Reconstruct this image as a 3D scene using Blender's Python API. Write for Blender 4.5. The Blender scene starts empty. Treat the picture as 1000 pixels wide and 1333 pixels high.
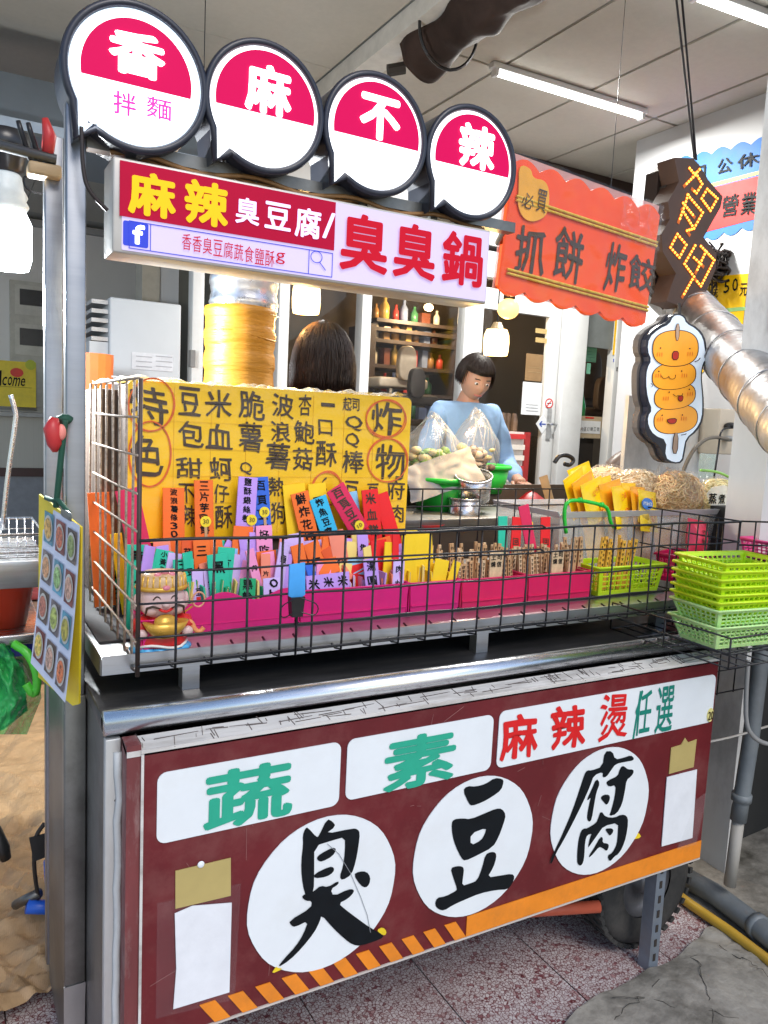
import bpy, bmesh, math, random
from mathutils import Vector, Matrix
random.seed(7)
rnd = random.random
def ru(a, b): return a + (b - a) * random.random()
S = bpy.context.scene
COL = S.collection
# ------------------------------------------------------------ camera, world, sun, exposure
R = [Vector((0.872765, -0.485843, 0.047298)), Vector((-0.015143, -0.123794, -0.992192)), Vector((0.487905, 0.865235, -0.115401))]
CAM = Vector((0, -1.4, 1.55)); FPX = 1021.0
cd = bpy.data.cameras.new('camera'); cam = bpy.data.objects.new('camera', cd); COL.objects.link(cam)
cd.sensor_fit = 'VERTICAL'; cd.sensor_height = 24; cd.lens = 24 * FPX / 1333; cd.clip_start = .05; cd.clip_end = 400
m = Matrix.Identity(4)
for i in range(3):
    m[i][0] = R[0][i]; m[i][1] = -R[1][i]; m[i][2] = -R[2][i]; m[i][3] = CAM[i]
cam.matrix_world = m; S.camera = cam
SUN_EL, SUN_ROT = math.radians(48), math.radians(176)
w = bpy.data.worlds.new('World'); S.world = w; w.use_nodes = True
nt = w.node_tree; bg = nt.nodes['Background']; sk = nt.nodes.new('ShaderNodeTexSky')
sk.sky_type = 'NISHITA'; sk.sun_disc = False; sk.sun_elevation = SUN_EL; sk.sun_rotation = SUN_ROT
nt.links.new(sk.outputs[0], bg.inputs[0]); bg.inputs[1].default_value = .13
sd = bpy.data.lights.new('sun', 'SUN'); sd.energy = 1.0; sd.angle = math.radians(25); sd.color = (1, .95, .88)
so = bpy.data.objects.new('sun', sd); COL.objects.link(so)
# direction towards the sun (sky rotation measured clockwise from +Y)
dv = Vector((math.sin(SUN_ROT) * math.cos(SUN_EL), math.cos(SUN_ROT) * math.cos(SUN_EL), math.sin(SUN_EL)))
so.rotation_euler = dv.to_track_quat('Z', 'Y').to_euler(); so.location = (0, -6, 8)
S.view_settings.view_transform = 'Standard'; S.view_settings.look = 'None'; S.view_settings.gamma = 1
S.view_settings.use_curve_mapping = False; S.view_settings.exposure = 0.68
S.render.engine = 'CYCLES'
S.cycles.use_denoising = True; S.cycles.max_bounces = 7; S.cycles.transparent_max_bounces = 16; S.cycles.sample_clamp_indirect = 4
S.cycles.caustics_reflective = False; S.cycles.caustics_refractive = False
# ------------------------------------------------------------ places: photo point -> point on a real plane
def ray(x, y): return R[0] * ((x - 500) / FPX) + R[1] * ((y - 666.5) / FPX) + R[2]
def PY(x, y, Y=0): d = ray(x, y); return CAM + d * ((Y - CAM.y) / d.y)
def PZ(x, y, Z=0): d = ray(x, y); return CAM + d * ((Z - CAM.z) / d.z)
def PX(x, y, X=0): d = ray(x, y); return CAM + d * ((X - CAM.x) / d.x)
def proj(p):
    q = Vector(p) - CAM; z = q.dot(R[2]); return (500 + FPX * q.dot(R[0]) / z, 666.5 + FPX * q.dot(R[1]) / z)
XA, YA, ZA = Vector((1, 0, 0)), Vector((0, 1, 0)), Vector((0, 0, 1))
class PlaneY:
    def __init__(s, Y): s.Y = Y; s.U = XA; s.V = ZA
    def pt(s, x, y): return PY(x, y, s.Y)
class PlaneX:
    def __init__(s, X): s.X = X; s.U = -YA; s.V = ZA
    def pt(s, x, y): return PX(x, y, s.X)
def fit(pl, x0, y0, x1, y1, rot=0):
    """centre and size on the plane of what fills this box"""
    c = pl.pt((x0 + x1) / 2, (y0 + y1) / 2)
    U = pl.U * math.cos(rot) + pl.V * math.sin(rot); V = pl.V * math.cos(rot) - pl.U * math.sin(rot)
    a = proj(c); b = proj(c + U * .01); d = proj(c + V * .01)
    A = abs(b[0] - a[0]) / .01; B = abs(d[0] - a[0]) / .01; Cc = abs(b[1] - a[1]) / .01; D = abs(d[1] - a[1]) / .01
    det = A * D - B * Cc; wp, hp = x1 - x0, y1 - y0
    return c, max((wp * D - B * hp) / det, .25 * wp / A), max((A * hp - Cc * wp) / det, .25 * hp / D), U, V
# ------------------------------------------------------------ materials
MC = {}
def M(name, col, rough=.5, metal=0., var=.12, scale=12., bump=.05, emit=0., alpha=1., trans=0., ecol=None, spec=.5, dirt=None, dirt_amt=.5, dscale=3., stretch=None, coat=0., bscale=None, sub=0.):
    if name in MC: return MC[name]
    mt = bpy.data.materials.new(name); mt.use_nodes = True; n = mt.node_tree.nodes; l = mt.node_tree.links
    b = n['Principled BSDF']
    tc = n.new('ShaderNodeTexCoord'); mp = n.new('ShaderNodeMapping'); l.new(tc.outputs['Object'], mp.inputs[0])
    if stretch: mp.inputs['Scale'].default_value = stretch
    nz = n.new('ShaderNodeTexNoise'); nz.inputs['Scale'].default_value = scale; nz.inputs['Detail'].default_value = 5; nz.inputs['Roughness'].default_value = .65
    l.new(mp.outputs[0], nz.inputs[0])
    cr = n.new('ShaderNodeMapRange'); cr.inputs[1].default_value = .3; cr.inputs[2].default_value = .7
    cr.inputs[3].default_value = 1 - var; cr.inputs[4].default_value = 1 + var
    l.new(nz.outputs[0], cr.inputs[0])
    mx = n.new('ShaderNodeVectorMath'); mx.operation = 'SCALE'; mx.inputs[0].default_value = col[:3]; l.new(cr.outputs[0], mx.inputs['Scale'])
    out = mx.outputs[0]
    if dirt:
        n2 = n.new('ShaderNodeTexNoise'); n2.inputs['Scale'].default_value = dscale; n2.inputs['Detail'].default_value = 9; n2.inputs['Roughness'].default_value = .7
        l.new(mp.outputs[0], n2.inputs[0])
        r2 = n.new('ShaderNodeMapRange'); r2.inputs[1].default_value = .48; r2.inputs[2].default_value = .72; r2.inputs[3].default_value = 0; r2.inputs[4].default_value = dirt_amt
        l.new(n2.outputs[0], r2.inputs[0])
        mm = n.new('ShaderNodeMix'); mm.data_type = 'RGBA'; l.new(r2.outputs[0], mm.inputs[0]); l.new(out, mm.inputs[6]); mm.inputs[7].default_value = (*dirt, 1)
        out = mm.outputs[2]
    l.new(out, b.inputs['Base Color'])
    rr = n.new('ShaderNodeMapRange'); rr.inputs[3].default_value = max(0, rough - .08); rr.inputs[4].default_value = min(1, rough + .1)
    l.new(nz.outputs[0], rr.inputs[0]); l.new(rr.outputs[0], b.inputs['Roughness'])
    b.inputs['Metallic'].default_value = metal; b.inputs['Specular IOR Level'].default_value = spec
    b.inputs['Coat Weight'].default_value = coat
    if sub: b.inputs['Subsurface Weight'].default_value = sub; b.inputs['Subsurface Scale'].default_value = .01
    if bump:
        bp = n.new('ShaderNodeBump'); bp.inputs['Strength'].default_value = min(1, bump * 3); bp.inputs['Distance'].default_value = .002
        src = nz.outputs[0]
        if bscale:
            n3 = n.new('ShaderNodeTexNoise'); n3.inputs['Scale'].default_value = bscale; n3.inputs['Detail'].default_value = 4; l.new(mp.outputs[0], n3.inputs[0]); src = n3.outputs[0]
            bp.inputs['Distance'].default_value = .006
        l.new(src, bp.inputs['Height']); l.new(bp.outputs[0], b.inputs['Normal'])
    if emit:
        b.inputs['Emission Color'].default_value = (*(ecol or col)[:3], 1); b.inputs['Emission Strength'].default_value = emit
    if alpha < 1: b.inputs['Alpha'].default_value = alpha
    if trans: b.inputs['Transmission Weight'].default_value = trans
    MC[name] = mt; return mt
STEEL = M('stainless steel', (.62, .63, .64), .32, 1, .08, 6, .03, stretch=(1, 1, 14), dirt=(.22, .2, .17), dirt_amt=.55)
STEELH = M('brushed steel pipe', (.72, .73, .75), .26, 1, .05, 8, .02, stretch=(1, 14, 14), dirt=(.3, .28, .26), dirt_amt=.35)
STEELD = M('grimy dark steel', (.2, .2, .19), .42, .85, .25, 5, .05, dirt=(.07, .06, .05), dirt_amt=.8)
TOPM = M('worn black steel counter', (.07, .07, .07), .3, .7, .3, 5, .05, dirt=(.2, .19, .18), dirt_amt=.5, stretch=(1, 5, 1))
SILV = M('silver foil', (.7, .7, .72), .28, 1, .12, 25, .15, dirt=(.3, .28, .25), dirt_amt=.4)
WIREB = M('black coated wire', (.02, .02, .022), .35, .3, .2, 60, .05)
WIRER = M('rust flecked cream wire', (.42, .33, .25), .6, .2, .35, 90, .15, dirt=(.14, .07, .04), dirt_amt=.9, dscale=70)
MAROON = M('maroon enamel board', (.13, .012, .015), .38, 0, .18, 5, .04, dirt=(.24, .09, .08), dirt_amt=.45, dscale=7, spec=.4, bscale=6)
MAROOND = M('chipped maroon edge', (.16, .035, .035), .6, 0, .2, 20, .12, dirt=(.4, .33, .3), dirt_amt=.8, dscale=12, stretch=(1, 1, .25))
WHITEV = M('white vinyl', (.78, .82, .83), .35, 0, .03, 9, .02, dirt=(.6, .58, .52), dirt_amt=.2, dscale=6)
WHITEP = M('white painted board edge', (.62, .6, .56), .6, 0, .1, 14, .1, dirt=(.22, .19, .16), dirt_amt=.75, dscale=9, stretch=(.4, 3, 1))
PAPER = M('white paper', (.76, .78, .8), .5, 0, .06, 14, .2, bscale=9)
TAPEM = M('mustard packing tape', (.46, .36, .13), .5, 0, .06, 14, .05)
CLEART = None
INK = M('black marker ink', (.004, .006, .008), .6, 0, .3, 30, .0, spec=.2)
INKB = M('brown marker ink', (.05, .025, .012), .5, 0, .4, 40, .0)
GREENP = M('sea green lettering', (.02, .38, .24), .4, 0, .06, 20, 0)
GREEND = M('dark green lettering', (.01, .22, .16), .4, 0, .06, 20, 0)
REDP = M('red lettering', (.68, .012, .012), .4, 0, .06, 20, 0)
ORANGEP = M('orange vinyl stripe', (.82, .25, .015), .45, 0, .1, 14, .02, dirt=(.4, .15, .03), dirt_amt=.4, dscale=12)
YELP = M('yellow paint', (.85, .62, .02), .45)
CASE = M('dark navy sign casing', (.02, .022, .035), .35, 0, .15, 20, .03)
LWHITE = M('lit white acrylic', (.9, .9, .92), .3, 0, .02, 6, 0, emit=1.5, ecol=(.92, .96, 1))
LRIM = M('lit pale blue acrylic', (.8, .86, .92), .3, 0, .1, 14, 0, emit=.55, ecol=(.7, .85, 1))
LPINK = M('lit crimson film', (.34, .0, .05), .45, 0, .03, 6, 0, emit=.3, ecol=(1, .0, .13), spec=.12)
LPINKT = M('lit pink lettering', (.8, .02, .3), .4, 0, .03, 6, 0, emit=.5, ecol=(.8, .01, .3))
LBOX = M('softly lit lilac acrylic', (.42, .38, .55), .35, 0, .06, 3, 0, emit=.36, ecol=(.74, .6, 1))
LRED = M('lit crimson sign film', (.36, .004, .03), .5, 0, .08, 5, 0, emit=.12, ecol=(.9, .0, .07), spec=.12)
LYEL = M('lit yellow lettering', (.7, .42, .005), .4, 0, .03, 5, 0, emit=.3, ecol=(1, .62, .02), spec=.15)
LREDT = M('lit red lettering', (.5, .008, .02), .5, 0, .03, 5, 0, emit=.12, ecol=(1, .01, .06), spec=.1)
LBLUE = M('lit blue film', (.01, .03, .4), .4, 0, .03, 5, 0, emit=.25, ecol=(.02, .05, .8))
LLIL = M('lit lilac lettering', (.75, .6, .95), .4, 0, .03, 5, 0, emit=.45, ecol=(.75, .62, 1))
BROWNB = M('cream sign side', (.62, .55, .46), .5, 0, .1, 12, .03)
YBOARD = M('yellow poster board', (.95, .56, .0), .42, 0, .06, 5, .05, bscale=14)
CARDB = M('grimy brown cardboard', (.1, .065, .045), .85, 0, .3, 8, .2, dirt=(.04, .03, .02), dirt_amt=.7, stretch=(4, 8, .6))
MARKR = M('red crayon', (.72, .13, .02), .7, 0, .2, 60, .0)
PINK = M('magenta plastic', (.75, .012, .2), .35, 0, .06, 8, .02, dirt=(.45, .02, .12), dirt_amt=.3, sub=.15)
PINKR = M('pink red plastic', (.78, .015, .12), .33, 0, .06, 8, .02, sub=.15)
LIME = M('lime plastic', (.66, .92, .02), .35, 0, .05, 9, .01, sub=.15)
MINT = M('pale green plastic', (.58, .88, .34), .35, 0, .05, 9, .01, sub=.15)
GREENPL = M('bright green plastic', (.03, .62, .06), .3, 0, .05, 8, .02)
WOOD = M('bamboo wood', (.55, .33, .16), .6, 0, .25, 40, .1, stretch=(1, 1, .2))
CLEARP = M('cloudy clear plastic', (.82, .84, .85), .2, 0, .04, 6, .02, alpha=.24)
def filmmat(name, base, diff, rough=.08, scale=26, dist=.006):
    mt = bpy.data.materials.new(name); mt.use_nodes = True; n = mt.node_tree.nodes; l = mt.node_tree.links; n.clear()
    out = n.new('ShaderNodeOutputMaterial'); tr_ = n.new('ShaderNodeBsdfTransparent'); gl = n.new('ShaderNodeBsdfGlossy'); gl.inputs['Roughness'].default_value = rough
    df = n.new('ShaderNodeBsdfDiffuse'); df.inputs[0].default_value = (.85, .87, .88, 1); m1 = n.new('ShaderNodeMixShader'); m1.inputs[0].default_value = diff
    l.new(gl.outputs[0], m1.inputs[1]); l.new(df.outputs[0], m1.inputs[2])
    tc = n.new('ShaderNodeTexCoord'); nz = n.new('ShaderNodeTexNoise'); nz.inputs['Scale'].default_value = scale; nz.inputs['Detail'].default_value = 4; l.new(tc.outputs['Object'], nz.inputs[0])
    bp = n.new('ShaderNodeBump'); bp.inputs['Strength'].default_value = .5; bp.inputs['Distance'].default_value = dist; l.new(nz.outputs[0], bp.inputs['Height']); l.new(bp.outputs[0], gl.inputs['Normal'])
    fr = n.new('ShaderNodeLayerWeight'); pw = n.new('ShaderNodeMath'); pw.operation = 'POWER'; pw.inputs[1].default_value = 3.5; l.new(fr.outputs['Facing'], pw.inputs[0]); ad = n.new('ShaderNodeMath'); ad.operation = 'MULTIPLY_ADD'; ad.use_clamp = True; ad.inputs[1].default_value = .55; ad.inputs[2].default_value = base; l.new(pw.outputs[0], ad.inputs[0])
    m2 = n.new('ShaderNodeMixShader'); l.new(ad.outputs[0], m2.inputs[0]); l.new(tr_.outputs[0], m2.inputs[1]); l.new(m1.outputs[0], m2.inputs[2]); l.new(m2.outputs[0], out.inputs[0])
    MC[name] = mt; return mt
FILM = filmmat('thin clear plastic film', .03, .18, .1)
FILMW = filmmat('crinkled white plastic film', .1, .6, .15)
WALLW = M('white wall paint', (.52, .53, .55), .7, 0, .04, 2, .03, dirt=(.5, .5, .5), dirt_amt=.3, dscale=1.5)
WALLG = M('grey beige wall paint', (.42, .42, .42), .75, 0, .06, 2, .03)
CEILM = M('mineral ceiling tile', (.5, .47, .41), .9, 0, .04, 30, .05, dirt=(.3, .29, .26), dirt_amt=.3, dscale=1.2)
TBAR = M('ceiling grid bar', (.3, .3, .28), .5)
DARK = M('dark brown plastic', (.03, .024, .02), .6)  # one even dark brown for small fittings, rails and holes
SKIN = M('skin', (.5, .27, .18), .5, 0, .05, 20, .02, sub=.2)
SKINP = M('pale pink ceramic', (.72, .5, .47), .25, 0, .05, 10, .01)
HAIR = M('dark brown hair', (.018, .009, .006), .45, 0, .6, 60, .4, stretch=(5, 5, .3))
SHIRT = M('light blue cotton', (.25, .4, .62), .85, 0, .12, 6, .5, bscale=12)
CLOTHD = M('dark cotton', (.05, .05, .06), .85)
GOLD = M('gold glaze', (.75, .42, .06), .28, .35, .1, 12, .02)
REDC = M('red glaze', (.6, .02, .02), .3)
BLUEC = M('blue glaze', (.08, .42, .75), .3)
CLEART = filmmat('clear packing tape', .02, .5, .15, 30)
# ------------------------------------------------------------ mesh builder
class MB:
    def __init__(s): s.v = []; s.f = []
    def add(s, vs, fs):
        o = len(s.v); s.v += [Vector(p) for p in vs]; s.f += [tuple(i + o for i in f) for f in fs]; return s
    def box(s, c, d, U=XA, V=YA, W=ZA):
        c = Vector(c); vs = []
        for k in (-.5, .5):
            for j in (-.5, .5):
                for i in (-.5, .5): vs.append(c + U * (i * d[0]) + V * (j * d[1]) + W * (k * d[2]))
        return s.add(vs, [(0, 2, 3, 1), (4, 5, 7, 6), (0, 1, 5, 4), (2, 6, 7, 3), (0, 4, 6, 2), (1, 3, 7, 5)])
    def span(s, x0, x1, y0, y1, z0, z1): return s.box(((x0 + x1) / 2, (y0 + y1) / 2, (z0 + z1) / 2), (abs(x1 - x0), abs(y1 - y0), abs(z1 - z0)))
    def prism(s, pts, N):
        """pts: closed outline, counter-clockwise seen from the front; extruded by -N*depth (N vector incl. depth)"""
        n = len(pts); pts = [Vector(p) for p in pts]; bk = [p - N for p in pts]
        fs = [tuple(range(n)), tuple(range(2 * n - 1, n - 1, -1))] + [(i, i + n, (i + 1) % n + n, (i + 1) % n) for i in range(n)]
        return s.add(pts + bk, fs)
    def poly(s, pts): return s.add(pts, [tuple(range(len(pts)))])
    def tube(s, pts, r, n=6, cap=True, closed=False):
        pts = [Vector(p) for p in pts]; k = len(pts); rr = r if isinstance(r, (list, tuple)) else [r] * k
        base = len(s.v); up = None
        for i, p in enumerate(pts):
            if closed: t = pts[(i + 1) % k] - pts[i - 1]
            else: t = pts[min(i + 1, k - 1)] - pts[max(i - 1, 0)]
            t = t.normalized() if t.length > 1e-9 else ZA
            if up is None: up = t.orthogonal().normalized()
            up = (up - t * up.dot(t)); up = up.normalized() if up.length > 1e-6 else t.orthogonal().normalized()
            b = t.cross(up)
            for j in range(n):
                a = 2 * math.pi * j / n; s.v.append(p + (up * math.cos(a) + b * math.sin(a)) * rr[i])
        for i in range(k if closed else k - 1):
            i2 = (i + 1) % k
            for j in range(n):
                j2 = (j + 1) % n; s.f.append((base + i * n + j, base + i * n + j2, base + i2 * n + j2, base + i2 * n + j))
        if cap and not closed:
            s.f.append(tuple(base + j for j in range(n - 1, -1, -1))); s.f.append(tuple(base + (k - 1) * n + j for j in range(n)))
        return s
    def rod(s, a, b, r, n=6): return s.tube([a, b], r, n)
    def ell(s, c, r, nu=16, nv=10, noise=0., U=XA, V=YA, W=ZA, z0=-1., fx=None):
        c = Vector(c); base = len(s.v)
        ph = [ru(0, 6) for _ in range(6)]
        for i in range(nv + 1):
            t = math.pi * i / nv; 
            for j in range(nu):
                a = 2 * math.pi * j / nu
                x, y, z = math.sin(t) * math.cos(a), math.sin(t) * math.sin(a), -math.cos(t)
                k = 1 + noise * (math.sin(3 * a + ph[0] + 2 * z) + math.sin(5 * a + ph[1]) * math.sin(4 * t + ph[2]) + .6 * math.sin(9 * a + ph[3] + 6 * t))
                z = max(z, z0)
                s.v.append(c + U * (x * r[0] * k) + V * (y * r[1] * k) + W * (z * r[2] * k))
        for i in range(nv):
            for j in range(nu):
                j2 = (j + 1) % nu; s.f.append((base + i * nu + j, base + i * nu + j2, base + (i + 1) * nu + j2, base + (i + 1) * nu + j))
        return s
    def lathe(s, c, prof, n=24, U=XA, V=YA, W=ZA):
        c = Vector(c); base = len(s.v); k = len(prof)
        for r, z in prof:
            for j in range(n):
                a = 2 * math.pi * j / n; s.v.append(c + U * (r * math.cos(a)) + V * (r * math.sin(a)) + W * z)
        for i in range(k - 1):
            for j in range(n):
                j2 = (j + 1) % n; s.f.append((base + i * n + j, base + i * n + j2, base + (i + 1) * n + j2, base + (i + 1) * n + j))
        return s
    def lattice(s, O, U, V, nu, nv, b, t, lo=0., hi=0.):
        """perforated wall: U, V full edge vectors; lo/hi solid bands at the bottom and top, fraction of V"""
        N = U.cross(V).normalized(); u = U.normalized(); v = V.normalized(); lu, lv = U.length, V.length
        def bx(a0, a1, c0, c1, tt): s.box(O + u * ((a0 + a1) / 2) + v * ((c0 + c1) / 2), (a1 - a0, tt, c1 - c0), u, N, v)
        if lo: bx(0, lu, 0, lv * lo, t)
        if hi: bx(0, lu, lv * (1 - hi), lv, t)
        z0, z1 = lv * lo, lv * (1 - hi)
        for i in range(nu + 1):
            x = lu * i / nu; bx(max(0, x - b / 2), min(lu, x + b / 2), z0, z1, t * .96)
        for j in range(1, nv):
            z = z0 + (z1 - z0) * j / nv; bx(0, lu, z - b / 2, z + b / 2, t * .9)
        return s
W3 = {}
def thing(name, label, cat, loc=(0, 0, 0), group=None):
    o = bpy.data.objects.new(name, None); COL.objects.link(o); o.location = loc; o.empty_display_size = .05
    o['label'] = label; o['category'] = cat
    if group: o['group'] = group
    W3[o.name] = Vector(loc); return o
def setup(o, mat, smooth):
    o.data.materials.append(mat)
    if smooth:
        for p in o.data.polygons: p.use_smooth = True
def part(name, mb, mat, parent, smooth=False, bevel=0., local=False, label=None):
    off = Vector((0, 0, 0)) if local or parent is None else W3.get(parent.name, Vector((0, 0, 0)))
    me = bpy.data.meshes.new(name); me.from_pydata([tuple(p - off) for p in mb.v], [], mb.f); me.validate(); me.update()
    o = bpy.data.objects.new(name, me); COL.objects.link(o)
    if parent is not None: o.parent = parent; W3[o.name] = off
    else: W3[o.name] = Vector((0, 0, 0))
    setup(o, mat, smooth)
    if bevel:
        b = o.modifiers.new('bevel', 'BEVEL'); b.width = bevel; b.segments = 2; b.limit_method = 'ANGLE'; b.harden_normals = False
        for p in me.polygons: p.use_smooth = True
        e = o.modifiers.new('edges', 'EDGE_SPLIT') if False else None
    if label: o['label'] = label
    return o
def struct(name, mb, mat, parent=None, smooth=False):
    o = part(name, mb, mat, parent, smooth)
    if parent is None: o['kind'] = 'structure'
    return o
def single(name, mb, mat, label, cat, group=None, smooth=False, bevel=0.):
    c = sum(mb.v, Vector()) / len(mb.v); z = min(p.z for p in mb.v); c.z = z
    mb.v = [p - c for p in mb.v]
    o = part(name, mb, mat, None, smooth, bevel); o.location = c; o['label'] = label; o['category'] = cat
    W3[o.name] = c
    if group: o['group'] = group
    return o
def stuff(o): o['kind'] = 'stuff'; return o
from mathutils import noise as NZ
# ------------------------------------------------------------ lettering
GC = {}
def glyph(ch, bold=0.):
    k = (ch, round(bold, 3))
    if k in GC: return GC[k]
    cu = bpy.data.curves.new('t', 'FONT'); cu.body = ch; cu.resolution_u = 2; cu.offset = bold
    o = bpy.data.objects.new('t', cu); COL.objects.link(o)
    me = bpy.data.meshes.new_from_object(o.evaluated_get(bpy.context.evaluated_depsgraph_get()))
    xs = [v.co.x for v in me.vertices]; ys = [v.co.y for v in me.vertices]
    x0, x1, y0, y1 = min(xs), max(xs), min(ys), max(ys); h = max(y1 - y0, 1e-4); wd = max(x1 - x0, 1e-4)
    r = ([((v.co.x - x0) / wd, (v.co.y - y0) / h) for v in me.vertices], [tuple(p.vertices) for p in me.polygons], wd / h)
    bpy.data.objects.remove(o); bpy.data.curves.remove(cu); bpy.data.meshes.remove(me)
    GC[k] = r; return r
def put(ch, O, U, V, mat, parent, bold=0., lift=.0015, wob=0., shear=0., name='character', local=False):
    vs, fs, asp = glyph(ch, 0.); N = U.cross(V).normalized(); mb = MB()
    a, b = ru(-1, 1) * wob, ru(-1, 1) * wob
    pts = []
    thick = min(bold, .05); vs0, fs0 = vs, fs
    if bold > .011:
        vs, fs = [], []; em = max(.3, 1 if asp > .5 else asp); r_ = bold * .82
        for q in range(9 if bold > .02 else 5):
            n_ = 8 if bold > .02 else 4; a_ = 2 * math.pi * q / n_; dx, dy = (0, 0) if q == n_ else (r_ * math.cos(a_), r_ * math.sin(a_))
            o_ = len(vs); k_ = 1 - 2 * r_
            vs += [(r_ + x * k_ + dx, r_ + y * k_ + dy, q * .00003) for x, y in vs0]; fs += [tuple(i + o_ for i in f) for f in fs0]
    else: vs = [(x, y, 0) for x, y in vs]
    for x, y, dl in vs:
        nx_w = NZ.noise(Vector((x * 2.6 + a * 90, y * 2.6, b * 70))); ny_w = NZ.noise(Vector((x * 2.6 + 9, y * 2.6 + b * 80, a * 60)))
        x2 = x + wob * .9 * nx_w + shear * (y - .5) + a * (y - .5) + wob * .4 * math.sin(5 * y + a * 9); y2 = y + wob * .9 * ny_w + b * (x - .5) + wob * .4 * math.sin(5 * x + b * 9)
        pts.append(O + U * x2 + V * y2 + N * (lift + dl))
    mb.add(pts, fs); return part(name, mb, mat, parent, local=local)
def putpx(ch, pl, x0, y0, x1, y1, mat, parent, bold=0., lift=.0015, wob=0., shear=0., rot=0.):
    c, wd, h, U, V = fit(pl, x0, y0, x1, y1, rot)
    return put(ch, c - U * (wd / 2) - V * (h / 2), U * wd, V * h, mat, parent, bold, lift, wob, shear)
def chaikin(p, n=1, closed=True):
    for _ in range(n):
        q = []; k = len(p)
        for i in range(k if closed else k - 1):
            a, b = Vector(p[i]), Vector(p[(i + 1) % k]); q += [a * .75 + b * .25, a * .25 + b * .75]
        p = q if closed else [Vector(p[0])] + q + [Vector(p[-1])]
    return p
def fill2d(loops, pl, lift=.0015, it=1):
    """outline loops in photo points laid on a plane; inner loops are holes"""
    cu = bpy.data.curves.new('f', 'CURVE'); cu.dimensions = '2D'; cu.fill_mode = 'BOTH'
    c0 = pl.pt(*loops[0][0]); N = pl.U.cross(pl.V)
    for lp in loops:
        pts = [pl.pt(*p) - c0 for p in lp]; q = chaikin([Vector((p.dot(pl.U), p.dot(pl.V))) for p in pts], it)
        sp = cu.splines.new('POLY'); sp.points.add(len(q) - 1); sp.use_cyclic_u = True
        for i, p in enumerate(q): sp.points[i].co = (p.x, p.y, 0, 1)
    o = bpy.data.objects.new('f', cu); COL.objects.link(o)
    me = bpy.data.meshes.new_from_object(o.evaluated_get(bpy.context.evaluated_depsgraph_get()))
    mb = MB().add([c0 + pl.U * v.co.x + pl.V * v.co.y + N * lift for v in me.vertices], [tuple(p.vertices) for p in me.polygons])
    bpy.data.objects.remove(o); bpy.data.curves.remove(cu); bpy.data.meshes.remove(me); return mb
def rectpx(pl, x0, y0, x1, y1, lift, r=0., rot=0., n=5, depth=None):
    c, wd, h, U, V = fit(pl, x0, y0, x1, y1, rot); return rrect(c, U, V, wd, h, lift, r, n, depth)
def rrect(c, U, V, wd, h, lift, r=0., n=5, depth=None):
    N = U.cross(V).normalized(); pts = []
    if r:
        for sx, sy, a0 in ((1, 1, 0), (-1, 1, 90), (-1, -1, 180), (1, -1, 270)):
            for i in range(n + 1):
                a = math.radians(a0 + 90 * i / n); pts.append(c + U * (sx * (wd / 2 - r) + r * math.cos(a)) + V * (sy * (h / 2 - r) + r * math.sin(a)) + N * lift)
    else: pts = [c + U * (sx * wd / 2) + V * (sy * h / 2) + N * lift for sx, sy in ((1, 1), (-1, 1), (-1, -1), (1, -1))]
    return MB().prism(pts, N * (depth or min(lift * .8, .002)))
def quad(pl, pts, lift=.0, depth=.002):
    N = pl.U.cross(pl.V); q = [pl.pt(*p) + N * lift for p in pts]; return MB().prism(q[::-1], N * depth)
def ringpx(pl, cx, cy, rx, ry, t, lift, n=40, wob=.0):
    c, wd, h, U, V = fit(pl, cx - rx, cy - ry, cx + rx, cy + ry); N = U.cross(V); mb = MB(); vs = []
    a1, a2 = ru(0, 6), ru(0, 6)
    for i in range(n):
        a = 2 * math.pi * i / n; k = 1 + wob * math.sin(2 * a + a1)
        for rr in (-t / 2, t / 2): vs.append(c + U * ((wd / 2 * k + rr) * math.cos(a)) + V * ((h / 2 * k + rr) * math.sin(a)) + N * lift)
    return mb.add(vs, [(2 * i, 2 * i + 1, (2 * i + 3) % (2 * n), (2 * i + 2) % (2 * n)) for i in range(n)])
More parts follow.
